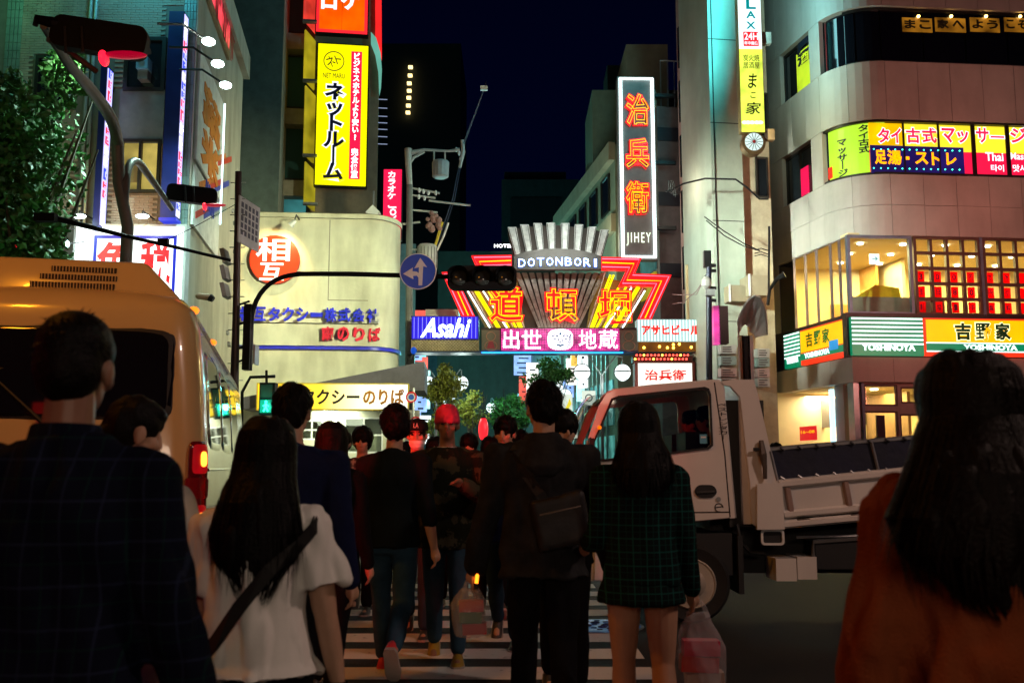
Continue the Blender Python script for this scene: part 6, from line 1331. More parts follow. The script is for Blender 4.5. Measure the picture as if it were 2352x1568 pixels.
def bus_patch(s0, s1, z0, z1, off, m, name, n=6., label=None, par=None):
    mb = MB(); rg = []
    for rho in (0.0, .35, .65, .85, .94, 1.0):
        row = []
        for k in range(32):
            q_ = 2*math.pi*k/32; u = math.copysign(abs(math.cos(q_))**(2/n), math.cos(q_))*rho; v = math.copysign(abs(math.sin(q_))**(2/n), math.sin(q_))*rho
            row.append(bus_pt((s0+s1)/2 + u*(s1-s0)/2, (z0+z1)/2 + v*(z1-z0)/2, off if rho < .99 else off-.012))
        rg.append(row)
    k = 32; v = [p for r_ in rg for p in r_]; f = [(i*k+j, i*k+(j+1) % k, (i+1)*k+(j+1) % k, (i+1)*k+j) for i in range(len(rg)-1) for j in range(k)]
    mb.add(v, f); return mb.build(name, m, par or bus, smooth=60, label=label)
bus_patch(-.81, .81, 1.625, 2.285, .010, mat('bus_rubber', (.012, .012, .012), .6), 'rear_window_seal', 9); rw = bus_patch(-.79, .79, 1.64, 2.27, .014, BG, 'rear_window', 9)
for s0 in (1.28, 2.9, 4.5): bus_patch(s0, s0+1.5, 1.45, 2.22, .012, glass('bus_side_glass', (.01, .012, .016), .03), 'side_window', 6)
MB().tube([bus_pt(s, 1.30, .006) for s in (1.15, 1.3, 2, 3, 4, 5, 6)], .012, 6).build('side_trim', mat('chrome', (.7, .7, .7), .1, 1.0, bump=0), bus)
TLR = emat('tail_red', (.75, .003, .01), .35, var=.3, scale=8); TLB = emat('tail_bulb', (1, .22, .02), 5.5, var=0)
for sg in (1, -1):
    lo, hi = (.92, 1.12) if sg > 0 else (-1.12, -.92)
    tl_ = bus_patch(lo, hi, .88, 1.50, .02, mat('lamp_body', (.12, .004, .006), .15, bump=0, coat=1), 'tail_lamp', 8)
    for z0, z1 in ((1.27, 1.48), (.90, 1.06)):
        bus_patch(lo+.03, hi-.01, z0, z1, .026, TLR, 'lamp_section', 6, par=tl_); bus_patch(lo+.10, hi-.03, z0+.05, z1-.05, .031, TLB, 'bulb_glow', 3, par=tl_)
bus_patch(.90, 1.14, 1.10, 1.25, .024, mat('lamp_middle', (.2, .005, .005), .2, coat=1), 'tail_lamp_middle', 8)
# roof air unit
mb = MB(); prof = lambda y, sx, z: [(-sx, y, z), (sx, y, z)]
v = [(-.78, .50, 2.56), (.78, .50, 2.56), (.78, 3.2, 2.56), (-.78, 3.2, 2.56), (-.55, .62, 2.86), (.50, .62, 2.86), (.50, 3.0, 2.86), (-.55, 3.0, 2.86)]
ac_ = mb.add(v, [(0,3,2,1),(4,5,6,7),(0,1,5,4),(1,2,6,5),(2,3,7,6),(3,0,4,7)]).build('roof_air_unit', BP, bus)
bv = ac_.modifiers.new('bevel', 'BEVEL'); bv.width = .04; bv.segments = 3; ac_.data.shade_smooth()
for i, (x0, x1) in enumerate(((-.28, .30), (-.22, .31), (-.15, .30))):
    z = 2.64+i*.065; yb = .50+(z-2.56)*.40-.006
    MB().box(x0, yb-.004, z-.018, x1, yb+.03, z+.022).build('vent_slot', mat('vent_dark', (.02, .012, .006), .7), ac_)
    mb = MB(); x = x0+.01
    while x < x1: mb.box(x, yb-.010, z-.018, x+.006, yb, z+.022); x += .022
    mb.build('vent_fins', BP, ac_)
for y_, z_ in ((.62, 2.50), (2.6, 2.50)):
    MB().ball((.86, y_, z_), (.04, .07, .03), 10, 6).build('marker_lamp', emat('marker_amber', (1, .2, .01), 2.2, var=0), bus)
MB().box(-1.0, -.04, .34, 1.0, .2, .55).build('bumper', mat('bumper_grey', (.2, .2, .2), .5), bus)
for x in (-.82, .82):
    for y_ in (1.5, 5.6): wb = MB(Matrix.Translation((x, y_, .36)) @ Matrix.Rotation(R(90), 4, 'Y')); wb.prism(circ(0, 0, .36, 28), -.1, .1); wb.build('wheel', mat('tyre', (.012, .012, .012), .85), bus)
MB().box(-.97, .3, .3, .97, 6.7, .45).build('chassis', DARK, bus)
bus.location = (-3.12, 6.57, 0); bus.rotation_euler = (0, 0, R(13))
MB().tube([(.1, -.05+.045, 1.62), (.0, -.03, 1.60), (-.38, .02, 1.95)], [.022, .016, .010], 6).build('rear_wiper', mat('wiper_black', (.01, .01, .01), .5), bus)
MB().tube([(-.55, .005, 1.93), (-.2, .03, 1.99)], .010, 5).build('wiper_blade', mat('wiper_black', (.01, .01, .01), .5), bus)
MB().tube([(.62, -.055, 1.50), (.62, -.10, 1.46), (.62, -.10, 1.22), (.62, -.055, 1.18)], .014, 6).build('door_handle', mat('chrome', (.7, .7, .7)), bus)
MB().box(-.17, -.075, .80, .17, -.06, .97).build('number_plate', mat('plate_green', (.55, .6, .5), .5), bus)
# ------------------------------------------------------------------ the truck
TY = 8.5; PTK = Pl((0, TY), (1, TY))
def z6(u, v): return PTK.hit(1223+.384*u, 827.9+.384*v)
tr = thing('dump_truck', 'small white dump truck facing left with two people in the cab', 'truck', (0, 0, 0), local=True)
TW = mat('truck_white', (.74, .70, .66), .3, var=.06, scale=1.5, bump=.02, bscale=8, coat=.35, grime=.12); TD = mat('truck_dark', (.012, .012, .013), .6, bump=.05)
prof_ = [z6(*p) for p in ((372, 1310), (905, 1300), (905, 968), (1213, 940), (1140, 150), (1120, 122), (1080, 120), (700, 152), (490, 176), (440, 200), (400, 265), (322, 500), (345, 560), (380, 1000))]
arch_c = z6(955, 1300); 
cabp = [z6(*p) for p in ((372, 1310), (600, 1310), (640, 1150), (730, 1060), (850, 985), (905, 968), (1213, 940), (1140, 150), (1120, 122), (1080, 120), (700, 152), (490, 176), (440, 200), (400, 265), (322, 500), (345, 560), (380, 1000))]
win = [z6(*p) for p in ((358, 520), (480, 238), (520, 222), (1020, 172), (1045, 182), (1056, 215), (1068, 500), (1050, 518), (800, 550), (430, 590), (375, 580))]
plate([cabp, win[::-1]], .05, PTK.M, -.05).build('door_side', TW, tr)
PTF = Pl((0, TY+1.62), (1, TY+1.62)); plate([cabp, win[::-1]], .05, PTF.M, -.05).build('door_side', TW, tr)
plate([win], .008, PTK.M, -.035).build('side_window', glass('truck_glass', alpha=.72), tr); plate([win], .008, PTF.M, -.035).build('side_window', CLR, tr)
# window rubber and seams
cx_ = sum(p[0] for p in win)/len(win); cz_ = sum(p[1] for p in win)/len(win)
outw = [(cx_+(p[0]-cx_)*1.035, cz_+(p[1]-cz_)*1.07) for p in win]; plate([outw, win[::-1]], .02, PTK.M, -.005).build('window_rubber', TD, tr)
sm = mat('seam', (.03, .02, .02), .7)
for pts in (((1088, 130), (1105, 250), (1150, 560), (1182, 935)), ((395, 915), (1175, 905)), ((905, 968), (1180, 942))):
    MB(PTK.M).tube([(*z6(*p), .0) for p in pts], .006, 4).build('door_seam', sm, tr)
# roof, back, front skins between the two sides
def skin(pts, name, m, th_=.03):
    a = [Vector((p[0], TY+.02, p[1])) for p in pts]; b_ = [Vector((p[0], TY+1.6, p[1])) for p in pts]; mb = MB(); mb.sheet([a, b_]); o = mb.build(name, m, tr, smooth=50); s_ = o.modifiers.new('solid', 'SOLIDIFY'); s_.thickness = th_; s_.offset = 0; return o
skin([z6(*p) for p in ((1213, 940), (1140, 150), (1120, 124), (1080, 122), (700, 154), (490, 178), (450, 196))], 'roof', TW)
fr_ = [z6(*p) for p in ((322, 505), (345, 560), (380, 1000), (372, 1310))]
mb = MB(); g = []
for k in range(9):
    f = k/8; bow = .16*(1-(2*f-1)**2)**.6 if 0 < f < 1 else 0; g.append([Vector((p[0]-bow, TY+.02+1.58*f, p[1])) for p in fr_])
mb.sheet(g); mb.build('front_panel', TW, tr, smooth=50)
ws0 = [z6(*p) for p in ((322, 500), (360, 380), (400, 270), (448, 198))]; g = []
for k in range(13):
    f = k/12; bow = .19*(1-(2*f-1)**2)**.5 if 0 < f < 1 else 0; g.append([Vector((p[0]-bow*(1-.25*i/3), TY+.02+1.58*f, p[1]+.01*i*bow)) for i, p in enumerate(ws0)])
MB().sheet(g).build('windscreen', glass('windscreen', alpha=.55), tr, smooth=60)
MB().box(z6(380, 0)[0], TY+.1, z6(0, 1290)[1], z6(1180, 0)[0], TY+1.5, z6(0, 1000)[1]-.05).build('cab_floor', TD, tr)
MB().box(z6(560, 0)[0], TY+.1, z6(0, 930)[1], z6(700, 0)[0], TY+1.5, z6(0, 640)[1]).build('dashboard', TD, tr)
for y0 in (.2, .95): MB().box(z6(930, 0)[0], TY+y0, z6(0, 930)[1], z6(1060, 0)[0], TY+y0+.5, z6(0, 420)[1]).build('seat', TD, tr)
ha, hb = z6(970, 820), z6(1100, 742); plate([rc(ha[0], ha[1], hb[0], hb[1], .06)], .012, PTK.M, .0).build('door_handle_recess', TD, tr)
MB(PTK.M).tube([(*z6(985, 788), .02), (*z6(1085, 782), .02)], .010, 6).build('door_handle', mat('handle', (.05, .05, .05), .3), tr)
MB(PTK.M).prism(circ(*z6(1112, 828), .02, 14), 0, .01).build('lock', STEEL, tr)
text('ベストレンタカー', PTK.M, *z6(1112, 470), *z6(1165, 255), mat('ink_black', (.01,.008,.004)), tr, vert=True, bold=0, out=.002, depth=.002)
mb = MB(PTK.M); c_ = z6(1115, 878); mb.tube([(c_[0]+.035*math.cos(q_), c_[1]+.035*math.sin(q_), .004) for q_ in [i*.45 for i in range(12)]], .004, 4); mb.tube([(c_[0]-.03, c_[1], .004), (c_[0]+.03, c_[1]+.01, .004)], .004, 4); mb.build('round_decal', mat('ink_black', (.01,.008,.004)), tr)
MB(PTK.M).box(*z6(1005, 495), -.026, *z6(1048, 440), -.02).build('window_sticker', mat('sticker_blue', (.1, .35, .5), .5), tr)
MB(PTK.M).box(*z6(1010, 462), -.0195, *z6(1040, 452), -.018).build('sticker_text', WHITEP, tr)
MB(PTK.M).ball((*z6(400, 400), .02), .018, 8, 6).build('side_marker', emat('marker_orange2', (1, .15, .0), 1.5, var=0), tr)
MB().box(z6(370, 0)[0]-.05, TY+.05, z6(0, 1320)[1], z6(430, 0)[0], TY+1.55, z6(0, 1230)[1]).build('bumper', TW, tr)
# mirrors on a stalk
MB().tube([(*z6(350, 480)[:1], TY-.02, z6(0, 480)[1]), (z6(330, 0)[0], TY-.22, z6(0, 470)[1])], .012, 6).build('mirror_arm', TD, tr); MB().box(z6(318, 0)[0], TY-.34, z6(0, 640)[1], z6(345, 0)[0], TY-.16, z6(0, 470)[1]).build('mirror', TD, tr)
# gap and bed
MB().box(z6(1175, 0)[0], TY+.15, z6(0, 1000)[1], z6(1400, 0)[0], TY+1.5, z6(0, 230)[1]).build('gap_shade_block', mat('gap_shade', (.03, .026, .022), .7), tr)  # dark block put in as the shade of the gap behind the cab
guard = [z6(*p) for p in ((1360, 1002), (1318, 975), (1306, 735), (1246, 215), (1188, 152), (1130, 142), (1130, 124), (1200, 112), (1328, 112), (1352, 200), (1425, 520), (1470, 720), (1495, 1000))]
plate([guard], .06, PTK.M, -.08).build('headboard_side', TW, tr); MB().box(z6(1246, 0)[0], TY+.08, z6(0, 980)[1], z6(1320, 0)[0], TY+1.6, z6(0, 115)[1]).build('headboard', TW, tr)
plate([[z6(*p) for p in ((1336, 1008), (1336, 738), (1484, 728), (1500, 1006))]], .05, PTK.M, .0).build('corner_post', TW, tr)
bed = [z6(*p) for p in ((1495, 975), (1474, 722), (3300, 540), (3300, 812))]; plate([bed], .05, PTK.M, -.05).build('bed_side', TW, tr); plate([bed], .05, PTF.M, -.05).build('bed_side', TW, tr)
for (u0, v0, u1, v1) in ((1474, 726, 3300, 543), (1500, 905, 3300, 750), (1500, 965, 3300, 803)): MB(PTK.M).tube([(*z6(u0, v0+14), .012), (*z6(u1, v1+14), .012)], .035, 6).build('side_rail', TW, tr)
for u in (1520, 1868, 2230, 2590, 2950): 
    dv = (u-1474)*-.1; MB(PTK.M).tube([(*z6(u, 762+dv), .01), (*z6(u+25, 905+dv), .01)], .03, 6).build('side_rib', mat('rib_rust', (.3, .2, .17), .5), tr)
MB().box(z6(1480, 0)[0], TY, z6(0, 930)[1]-.02, z6(3300, 0)[0], TY+1.6, z6(0, 930)[1]+.04).build('bed_floor', TD, tr)
tarp = [z6(*p) for p in ((1432, 535), (1470, 712), (3300, 530), (3300, 378))]; plate([tarp], .04, PTK.M, -.09).build('side_tarp', mat('tarp_navy', (.006, .009, .03), .7, var=.4, bump=.4, bscale=12), tr)
MB(PTK.M).tube([(*z6(1428, 530), -.06), (*z6(2060, 478), -.06), (*z6(3300, 378), -.06)], .022, 6).build('tarp_rail', STEEL, tr)
for k in range(14): u = 1500+k*105; dv = (u-1428)*-.082; MB(PTK.M).tube([(*z6(u-12, 524+dv), -.03), (*z6(u+14, 542+dv), -.03)], .010, 5).build('rail_hook', DARK, tr); MB(PTK.M).tube([(*z6(u-12, 700+dv), -.03), (*z6(u+14, 716+dv), -.03)], .010, 5).build('rail_hook', STEEL, tr)
MB(PTK.M).tube([(*z6(2034, 482), -.03), (*z6(2075, 650), -.03)], .014, 5).build('tarp_strap', STEEL, tr); MB(PTK.M).tube([(*z6(1428, 540), -.02), (*z6(1470, 715), -.02)], .012, 5).build('tarp_edge', STEEL, tr)
MB(PTK.M).tube([(*z6(1366, 478), .01), (*z6(1372, 560), .03), (*z6(1385, 640), .03), (*z6(1390, 705), .01)], [.02, .035, .02, .018], 6).build('latch', mat('latch_rust', (.12, .09, .07), .5, .5), tr); MB(PTK.M).tube([(*z6(1318, 532), .02), (*z6(1372, 530), .02)], .016, 6).build('latch_bar', DARK, tr)
a_, b_ = z6(1366, 1102), z6(1502, 1008); plate([rc(*a_, *b_, .03), rc(a_[0]+.018, a_[1]+.018, b_[0]-.018, b_[1]-.018, .02)[::-1]], .02, PTK.M, .0).build('marker_frame', WHITEP, tr); MB(PTK.M).box(a_[0]+.02, a_[1]+.02, -.05, b_[0]-.02, b_[1]-.02, .0).build('marker_back', TD, tr)
MB().box(z6(1425, 0)[0], TY+.05, z6(0, 1322)[1], z6(1545, 0)[0], TY+.4, z6(0, 1186)[1]).build('tool_box', TW, tr); MB().box(z6(1550, 0)[0], TY+.05, z6(0, 1312)[1], z6(1664, 0)[0], TY+.4, z6(0, 1176)[1]).build('tool_box', TW, tr)
MB().box(z6(1100, 0)[0], TY+.45, .38, z6(3200, 0)[0], TY+1.2, z6(0, 960)[1]).build('chassis', TD, tr); MB().box(z6(1670, 0)[0], TY+.1, .45, z6(2150, 0)[0], TY+.5, z6(0, 1090)[1]).build('fuel_tank', TD, tr)
MB(PTK.M).tube([(*z6(1600, 1060), -.1), (*z6(2000, 1050), -.1)], .012, 5).build('side_bar', STEEL, tr)
MB().box(z6(1205, 0)[0], TY+.05, z6(0, 1400)[1], z6(1235, 0)[0], TY+.5, z6(0, 1050)[1]).build('mud_flap', TD, tr)
RIM = mat('wheel_cream', (.55, .48, .40), .45, .2, bump=.03, grime=.3); TYR = mat('tyre', (.012, .012, .012), .85)
for cxw in (arch_c[0], z6(2480, 0)[0]):
    for yy in (TY+.02, TY+1.35):
        M_ = Matrix.Translation((cxw, yy, .335)) @ Matrix.Rotation(R(90), 4, 'X'); wr = .335
        def lat(prof, m, nm, par=None, sm_=60):
            return MB(M_).loft([[(r_*math.cos(2*math.pi*k/36), r_*math.sin(2*math.pi*k/36), z) for k in range(36)] for r_, z in prof]).build(nm, m, par or tr, smooth=sm_)
        wo_ = lat([(wr*.62, -.02), (wr*.9, .01), (wr*.99, -.03), (wr, -.08), (wr, -.16), (wr*.96, -.21), (wr*.6, -.2)], TYR, 'wheel')
        if yy < TY+1: lat([(wr*.63, -.01), (wr*.60, .0), (wr*.57, -.05), (wr*.45, -.06), (wr*.36, -.01), (wr*.2, .01), (wr*.19, .04), (wr*.05, .045)], RIM, 'rim', wo_)
        if yy < TY+1:
            for k in range(6): q_ = k*math.pi/3+.3; MB(M_).prism(circ(wr*.5*math.cos(q_), wr*.5*math.sin(q_), .022, 10), -.05, -.035).build('hand_hole', TD, wo_)

for u in (1560, 1930, 2300): MB(PTK.M).box(*z6(u, 1000-(u-1500)*.085), -.02, *z6(u+42, 978-(u-1500)*.085), .02).build('side_reflector', emat('reflector_amber', (1, .25, .02), .12), tr)
for u in (1580, 1900): MB(PTK.M).box(*z6(u, 972-(u-1500)*.085), .0, *z6(u+75, 950-(u-1500)*.085), .03).build('gate_hinge', mat('latch_rust', (.12, .09, .07)), tr)
MB(PTK.M).tube([(*z6(1700, 1180), -.1), (*z6(1700, 1090), -.1), (*z6(2130, 1060), -.1)], .02, 6).build('frame_rail', mat('rail_grey', (.08, .08, .08), .5), tr)
MB(PTK.M).tube([(*z6(1240, 980), -.1), (*z6(1260, 1090), -.08), (*z6(1320, 1150), -.1), (*z6(1410, 1160), -.1)], .018, 6).build('brake_hose', TD, tr)
# ------------------------------------------------------------------ people
from mathutils import noise as MN
def remesh(mb, vox, smooth_it=4, fold=0., fscale=(9, 9, 3.2), seed=0, hem=None):
    me = mb.mesh('w'); ob = bpy.data.objects.new('w', me)
    m = ob.modifiers.new('r', 'REMESH'); m.mode = 'VOXEL'; m.voxel_size = vox
    if smooth_it: s_ = ob.modifiers.new('s', 'SMOOTH'); s_.factor = .5; s_.iterations = smooth_it
    out = _eval(ob); bpy.data.meshes.remove(me)
    if fold:
        n = len(out.vertices); co = np.zeros(n*3); out.vertices.foreach_get('co', co); co = co.reshape(-1, 3); no = np.zeros(n*3); out.vertex_normals.foreach_get('vector', no); no = no.reshape(-1, 3)
        d = np.array([MN.noise(Vector((p[0]*fscale[0]+seed, p[1]*fscale[1], p[2]*fscale[2]+p[0]*4)))*1.0 + .45*MN.noise(Vector((p[0]*22, p[1]*22+seed, p[2]*9))) for p in co])
        d = np.maximum(np.sign(d)*np.abs(d)**.8, -.28)*fold; co += no*d[:, None]; out.vertices.foreach_set('co', co.ravel()); out.update()
    out.shade_smooth(); return out
def cone(mb, p0, r0, p1, r1, n=14, m=5, fl=1.0, cap=True, mid=None):
    """tapered limb with rounded ends; fl flattens it front to back"""
    p0, p1 = Vector(p0), Vector(p1); d = (p1-p0).normalized(); up = Vector((0, 1, 0)) if abs(d.y) < .9 else Vector((0, 0, 1)); a = d.cross(up).normalized(); b = a.cross(d).normalized(); rings = []
    L = []
    if cap: L += [(-.92, .38), (-.7, .71), (-.35, .94)]
    def ring(c, r): return [c + a*r*math.cos(2*math.pi*k/n) + b*r*fl*math.sin(2*math.pi*k/n) for k in range(n)]
    for t_, s_ in L: rings.append(ring(p0 + d*r0*t_, r0*s_))
    for i in range(m+1):
        f = i/m; r = r0+(r1-r0)*f
        if mid: r += (mid - (r0+r1)/2)*math.sin(math.pi*f)
        rings.append(ring(p0.lerp(p1, f), r))
    for t_, s_ in [(-t_, s_) for t_, s_ in L[::-1]]: rings.append(ring(p1 + d*r1*t_, r1*s_))
    mb.loft(rings)
def skinmat(nm, c): return mat(nm, c, .5, var=.10, scale=9, bump=.04, bscale=90)
SK = skinmat('skin', (.50, .29, .19)); SKD = skinmat('skin_tan', (.26, .13, .08)); HAIRM = mat('hair_black', (.003, .0025, .0025), .5, var=.4, scale=30, bump=.3, bscale=120, spec=.12)
HAIRB = mat('hair_brown', (.005, .003, .002), .5, var=.4, scale=30, bump=.3, bscale=120, spec=.12)
def cloth(nm, c, var=.25, rough=.85, bump=.25, bscale=220): return mat(nm, c, rough, var=var, scale=7, bump=bump, bscale=bscale, spec=.06)
def plaid(nm, base, line, kx, kz, wd=.1, line2=None, rough=.9):
    m = cloth(nm, base); nt = m.node_tree; p = nt.nodes['Principled BSDF']; src = p.inputs['Base Color'].links[0].from_socket
    tcn = _n(nt, 'ShaderNodeTexCoord'); sx_ = _n(nt, 'ShaderNodeSeparateXYZ'); nt.links.new(tcn.outputs['Object'], sx_.inputs[0])
    def mask(ax, k, w_, off):
        a = _n(nt, 'ShaderNodeMath', operation='MULTIPLY_ADD'); a.inputs[1].default_value = k; a.inputs[2].default_value = off; f = _n(nt, 'ShaderNodeMath', operation='FRACT'); l = _n(nt, 'ShaderNodeMath', operation='LESS_THAN'); l.inputs[1].default_value = w_
        nt.links.new(sx_.outputs[ax], a.inputs[0]); nt.links.new(a.outputs[0], f.inputs[0]); nt.links.new(f.outputs[0], l.inputs[0]); return l.outputs[0]
    out = src
    for ax, k, col, off, w_ in (('X', kx, line, 10, wd), ('Z', kz, line, 10, wd)) + ((('X', kx, line2, 10.45, wd*.6), ('Z', kz, line2, 10.45, wd*.6)) if line2 else ()):
        mm = _n(nt, 'ShaderNodeMath', operation='MULTIPLY'); mm.inputs[1].default_value = .62; mx = _n(nt, 'ShaderNodeMix', data_type='RGBA'); mx.inputs[7].default_value = (*col, 1)
        nt.links.new(mask(ax, k, w_, off), mm.inputs[0]); nt.links.new(mm.outputs[0], mx.inputs[0]); nt.links.new(out, mx.inputs[6]); out = mx.outputs[2]
    nt.links.new(out, p.inputs['Base Color']); return m
TOR = [(.86, .160, .108), (.93, .172, .120), (1.02, .160, .112), (1.10, .147, .105), (1.20, .155, .112), (1.28, .172, .120), (1.35, .180, .112), (1.39, .168, .100), (1.43, .125, .086), (1.47, .075, .068)]
def person(label, px, Y, H=1.72, rz=0., sex='m', legs=((10, 5), (-14, 18)), arms=((8, 10, 14), (-10, 10, 20)), lean=2, head=(0, 0), top=None, top_len=.80, top_loose=.018, sleeve='long', bottom=None, skirt=None, hair='short', shoes=None, vox=.012, skin=None, group=None, broad=1.0, hands=True, fold=.012, dy=0, x=None, face=False, shoe_m=None, hairm=None, sleeve_flare=0., fscale=(9, 9, 3.2), hair_len=1.0, seated=None, cat='person', yshift=0, leg_r=1.0, hem_flare=0.):
    s = H/1.75; skin = skin or SK; hairm = hairm or HAIRM; x0 = x if x is not None else (px-1176)/F*Y
    t = thing('person', label, cat, (0, 0, 0), group, local=True); shw = .185*broad*(.88 if sex == 'f' else 1)
    hip = Vector((0, 0, .92)); Lr = Matrix.Translation(hip) @ Matrix.Rotation(R(-lean), 4, 'X') @ Matrix.Translation(-hip)
    def up(p): return Lr @ Vector(p)
    # leg joints
    J = {}
    for sd, (a, k) in zip((-1, 1), legs):
        h = Vector((sd*.088, 0, .92)); kn = h + Vector((0, math.sin(R(a)), -math.cos(R(a))))*.43; an = kn + Vector((0, math.sin(R(a-k)), -math.cos(R(a-k))))*.41; J[sd] = (h, kn, an, a-k)
    low = min(j[2].z for j in J.values()) - .075; dz = -low if seated is None else seated
    def up2(p): return up(p)
    A = {}
    for sd, (f, ab, e) in zip((-1, 1), [a[:3] for a in arms]):
        inn = arms[0 if sd < 0 else 1][3] if len(arms[0 if sd < 0 else 1]) > 3 else 0
        sh = up((sd*shw, 0, 1.372)); el = sh + Vector((sd*math.sin(R(ab)), math.sin(R(f))*math.cos(R(ab)), -math.cos(R(f))*math.cos(R(ab))))*.285
        q_ = f+e; d2 = Vector((sd*math.sin(R(ab-inn)), math.sin(R(q_))*math.cos(R(ab-inn)), -math.cos(R(q_))*math.cos(R(ab-inn)))).normalized(); wr = el + d2*.25; A[sd] = (sh, el, wr, d2)
    S = Matrix.Scale(s, 4) @ Matrix.Translation((0, 0, dz))
    hc = up((0, .015, 1.63)); Hd = Matrix.Translation(hc) @ Matrix.Rotation(R(head[0]), 4, 'Z') @ Matrix.Rotation(R(-head[1]), 4, 'X')
    # --- body, one continuous surface
    mb = MB(S)
    mb.loft([[up((rx*.9*math.cos(q_)*(broad if z > 1.2 else 1)*(.9 if sex == 'f' else 1), ry*.88*math.sin(q_), z)) for q_ in [2*math.pi*k/20 for k in range(20)]] for z, rx, ry in TOR])
    cone(mb, up((0, -.01, 1.40)), .060, Hd @ Vector((0, -.02, -.07)), .054)
    sk_ = MB(S @ Hd); sk_.ball((0, -.012, .03), (.075, .093, .092), 20, 14); sk_.ball((0, .012, -.045), (.055, .070, .070), 16, 12); sk_.ball((0, .045, -.085), (.028, .026, .022), 12, 8)
    sk_.ball((0, .088, -.022), (.013, .020, .018), 10, 8); cone(sk_, (0, .082, .015), .009, (0, .096, -.022), .012)
    for sd in (-1, 1): sk_.ball((sd*.078, -.008, -.012), (.012, .022, .034), 10, 8); sk_.ball((sd*.042, .058, -.025), (.022, .018, .02), 10, 8)
    sk_.ball((0, .078, -.058), (.022, .012, .008), 10, 6)
    mb.v += sk_.v; k0 = len(mb.v)-len(sk_.v); mb.f += [tuple(i+k0 for i in f) for f in sk_.f]
    for sd in (-1, 1):
        sh, el, wr, d2 = A[sd]; cone(mb, sh, .052, el, .042, mid=.05); cone(mb, el, .040, wr, .026, mid=.038)
        h, kn, an, ft = J[sd]; cone(mb, h, .082*leg_r, kn, .052*leg_r, mid=.074*leg_r); cone(mb, kn, .052*leg_r, an, .036, mid=.054*leg_r); Rf = Matrix.Rotation(R(ft*.9 if abs(ft) > 12 else 0), 4, 'X'); cone(mb, an + Rf @ Vector((0, -.03, -.045)), .030, an + Rf @ Vector((0, .13, -.052)), .026)
        if hands:
            side = Vector((0, 1, 0)) if abs(d2.y) < .7 else Vector((1, 0, 0)); side = (side - d2*side.dot(d2)).normalized(); nrm = d2.cross(side).normalized(); 
            cone(mb, wr + d2*.015, .026, wr + d2*.075, .034, fl=.55)
            palm = MB(S)
            for i in range(4):
                o_ = (i-1.5)*.017; L0 = (.042, .048, .045, .036)[i]; b0 = wr + d2*.085 + side*(-o_); inn_ = nrm*(-1 if sd > 0 else 1)
                j1 = b0 + d2*L0*.9 + inn_*L0*.35; j2 = j1 + d2*L0*.35 + inn_*L0*.6; cone(mb, b0 - d2*.02, .0085, j1, .0080, 8, 2); cone(mb, j1, .0080, j2, .0068, 8, 2)
            tb = wr + d2*.03 + side*.028; j1 = tb + d2*.035 + side*.014; j2 = j1 + d2*.025 + (nrm*(-1 if sd > 0 else 1))*.010; cone(mb, tb, .011, j1, .0095, 8, 2); cone(mb, j1, .0095, j2, .008, 8, 2)
    link('body', remesh(mb, vox*.75 if vox < .011 else vox, 2), skin, t)
    # --- clothes
    if top:
        mb = MB(S); lo = top_loose
        prof = [(z, rx+lo, ry+lo) for z, rx, ry in TOR if z > top_len+.03]; base = (top_len, max(.17, TOR[1][1])+lo+.006+hem_flare, TOR[1][2]+lo+.006+hem_flare*.6); 
        pr = [base] + prof
        mb.loft([[up((rx*math.cos(q_)*(broad if z > 1.2 else (1+broad)/2)*(.92 if sex == 'f' else 1), ry*math.sin(q_) - .005, z)) for q_ in [2*math.pi*k/24 for k in range(24)]] for z, rx, ry in pr])
        cone(mb, up((0, -.012, 1.42)), .078, up((0, -.006, 1.475)), .064, cap=False)
        for sd in (-1, 1):
            sh, el, wr, d2 = A[sd]; r_ = .060+lo*.7; cone(mb, up((sd*shw*.50, 0, 1.385)), .062+lo*.3, sh + Vector((sd*.004, 0, 0)), r_)
            if sleeve == 'long': cone(mb, sh, r_, el, .050+lo*.6); cone(mb, el, .050+lo*.6, wr + d2*.012, .036+lo*.5)
            elif sleeve == 'mid': cone(mb, sh, r_, el, .048+lo*.6); cone(mb, el, .048+lo*.6, el.lerp(wr, .35), .044+lo*.4)
            else: cone(mb, sh, r_, sh.lerp(el, .35), r_*1.02); cone(mb, sh.lerp(el, .2), r_*.98, sh.lerp(el, .72), r_*1.04+sleeve_flare, cap=False)
        link('top', remesh(mb, vox, 3, fold, fscale, seed=px*.37), top, t)
    if bottom:
        mb = MB(S); mb.loft([[Vector(((rx+.006)*math.cos(q_)*(.9 if sex == 'f' else 1), (ry+.002)*math.sin(q_), z)) for q_ in [2*math.pi*k/20 for k in range(20)]] for z, rx, ry in ((.80, .160, .105), (.86, .165, .108), (.92, .165, .110), (.97, .150, .100))])
        for sd in (-1, 1): h, kn, an, ft = J[sd]; cone(mb, h + Vector((0, 0, -.02)), .094*(.84 if sex == 'f' else 1), kn, .066, mid=.082); cone(mb, kn, .067, an + (kn-an).normalized()*.03, .054, mid=.062)
        link('trousers', remesh(mb, vox*1.1, 3, fold*.8, seed=px*.11), bottom, t)
    if skirt:
        m_, z0, fl = skirt; mb = MB(S); mb.loft([[Vector(((rx)*math.cos(q_)*(1+.04*math.sin(9*q_)*(1 if z < .85 else 0)), (ry)*math.sin(q_), z)) for q_ in [2*math.pi*k/48 for k in range(48)]] for z, rx, ry in ((z0, .20+fl, .15+fl), ((z0+.9)/2, .195+fl*.6, .145+fl*.6), (.90, .188, .135), (.98, .172, .122))]); link('skirt', remesh(mb, vox, 1, fold*.7), m_, t)
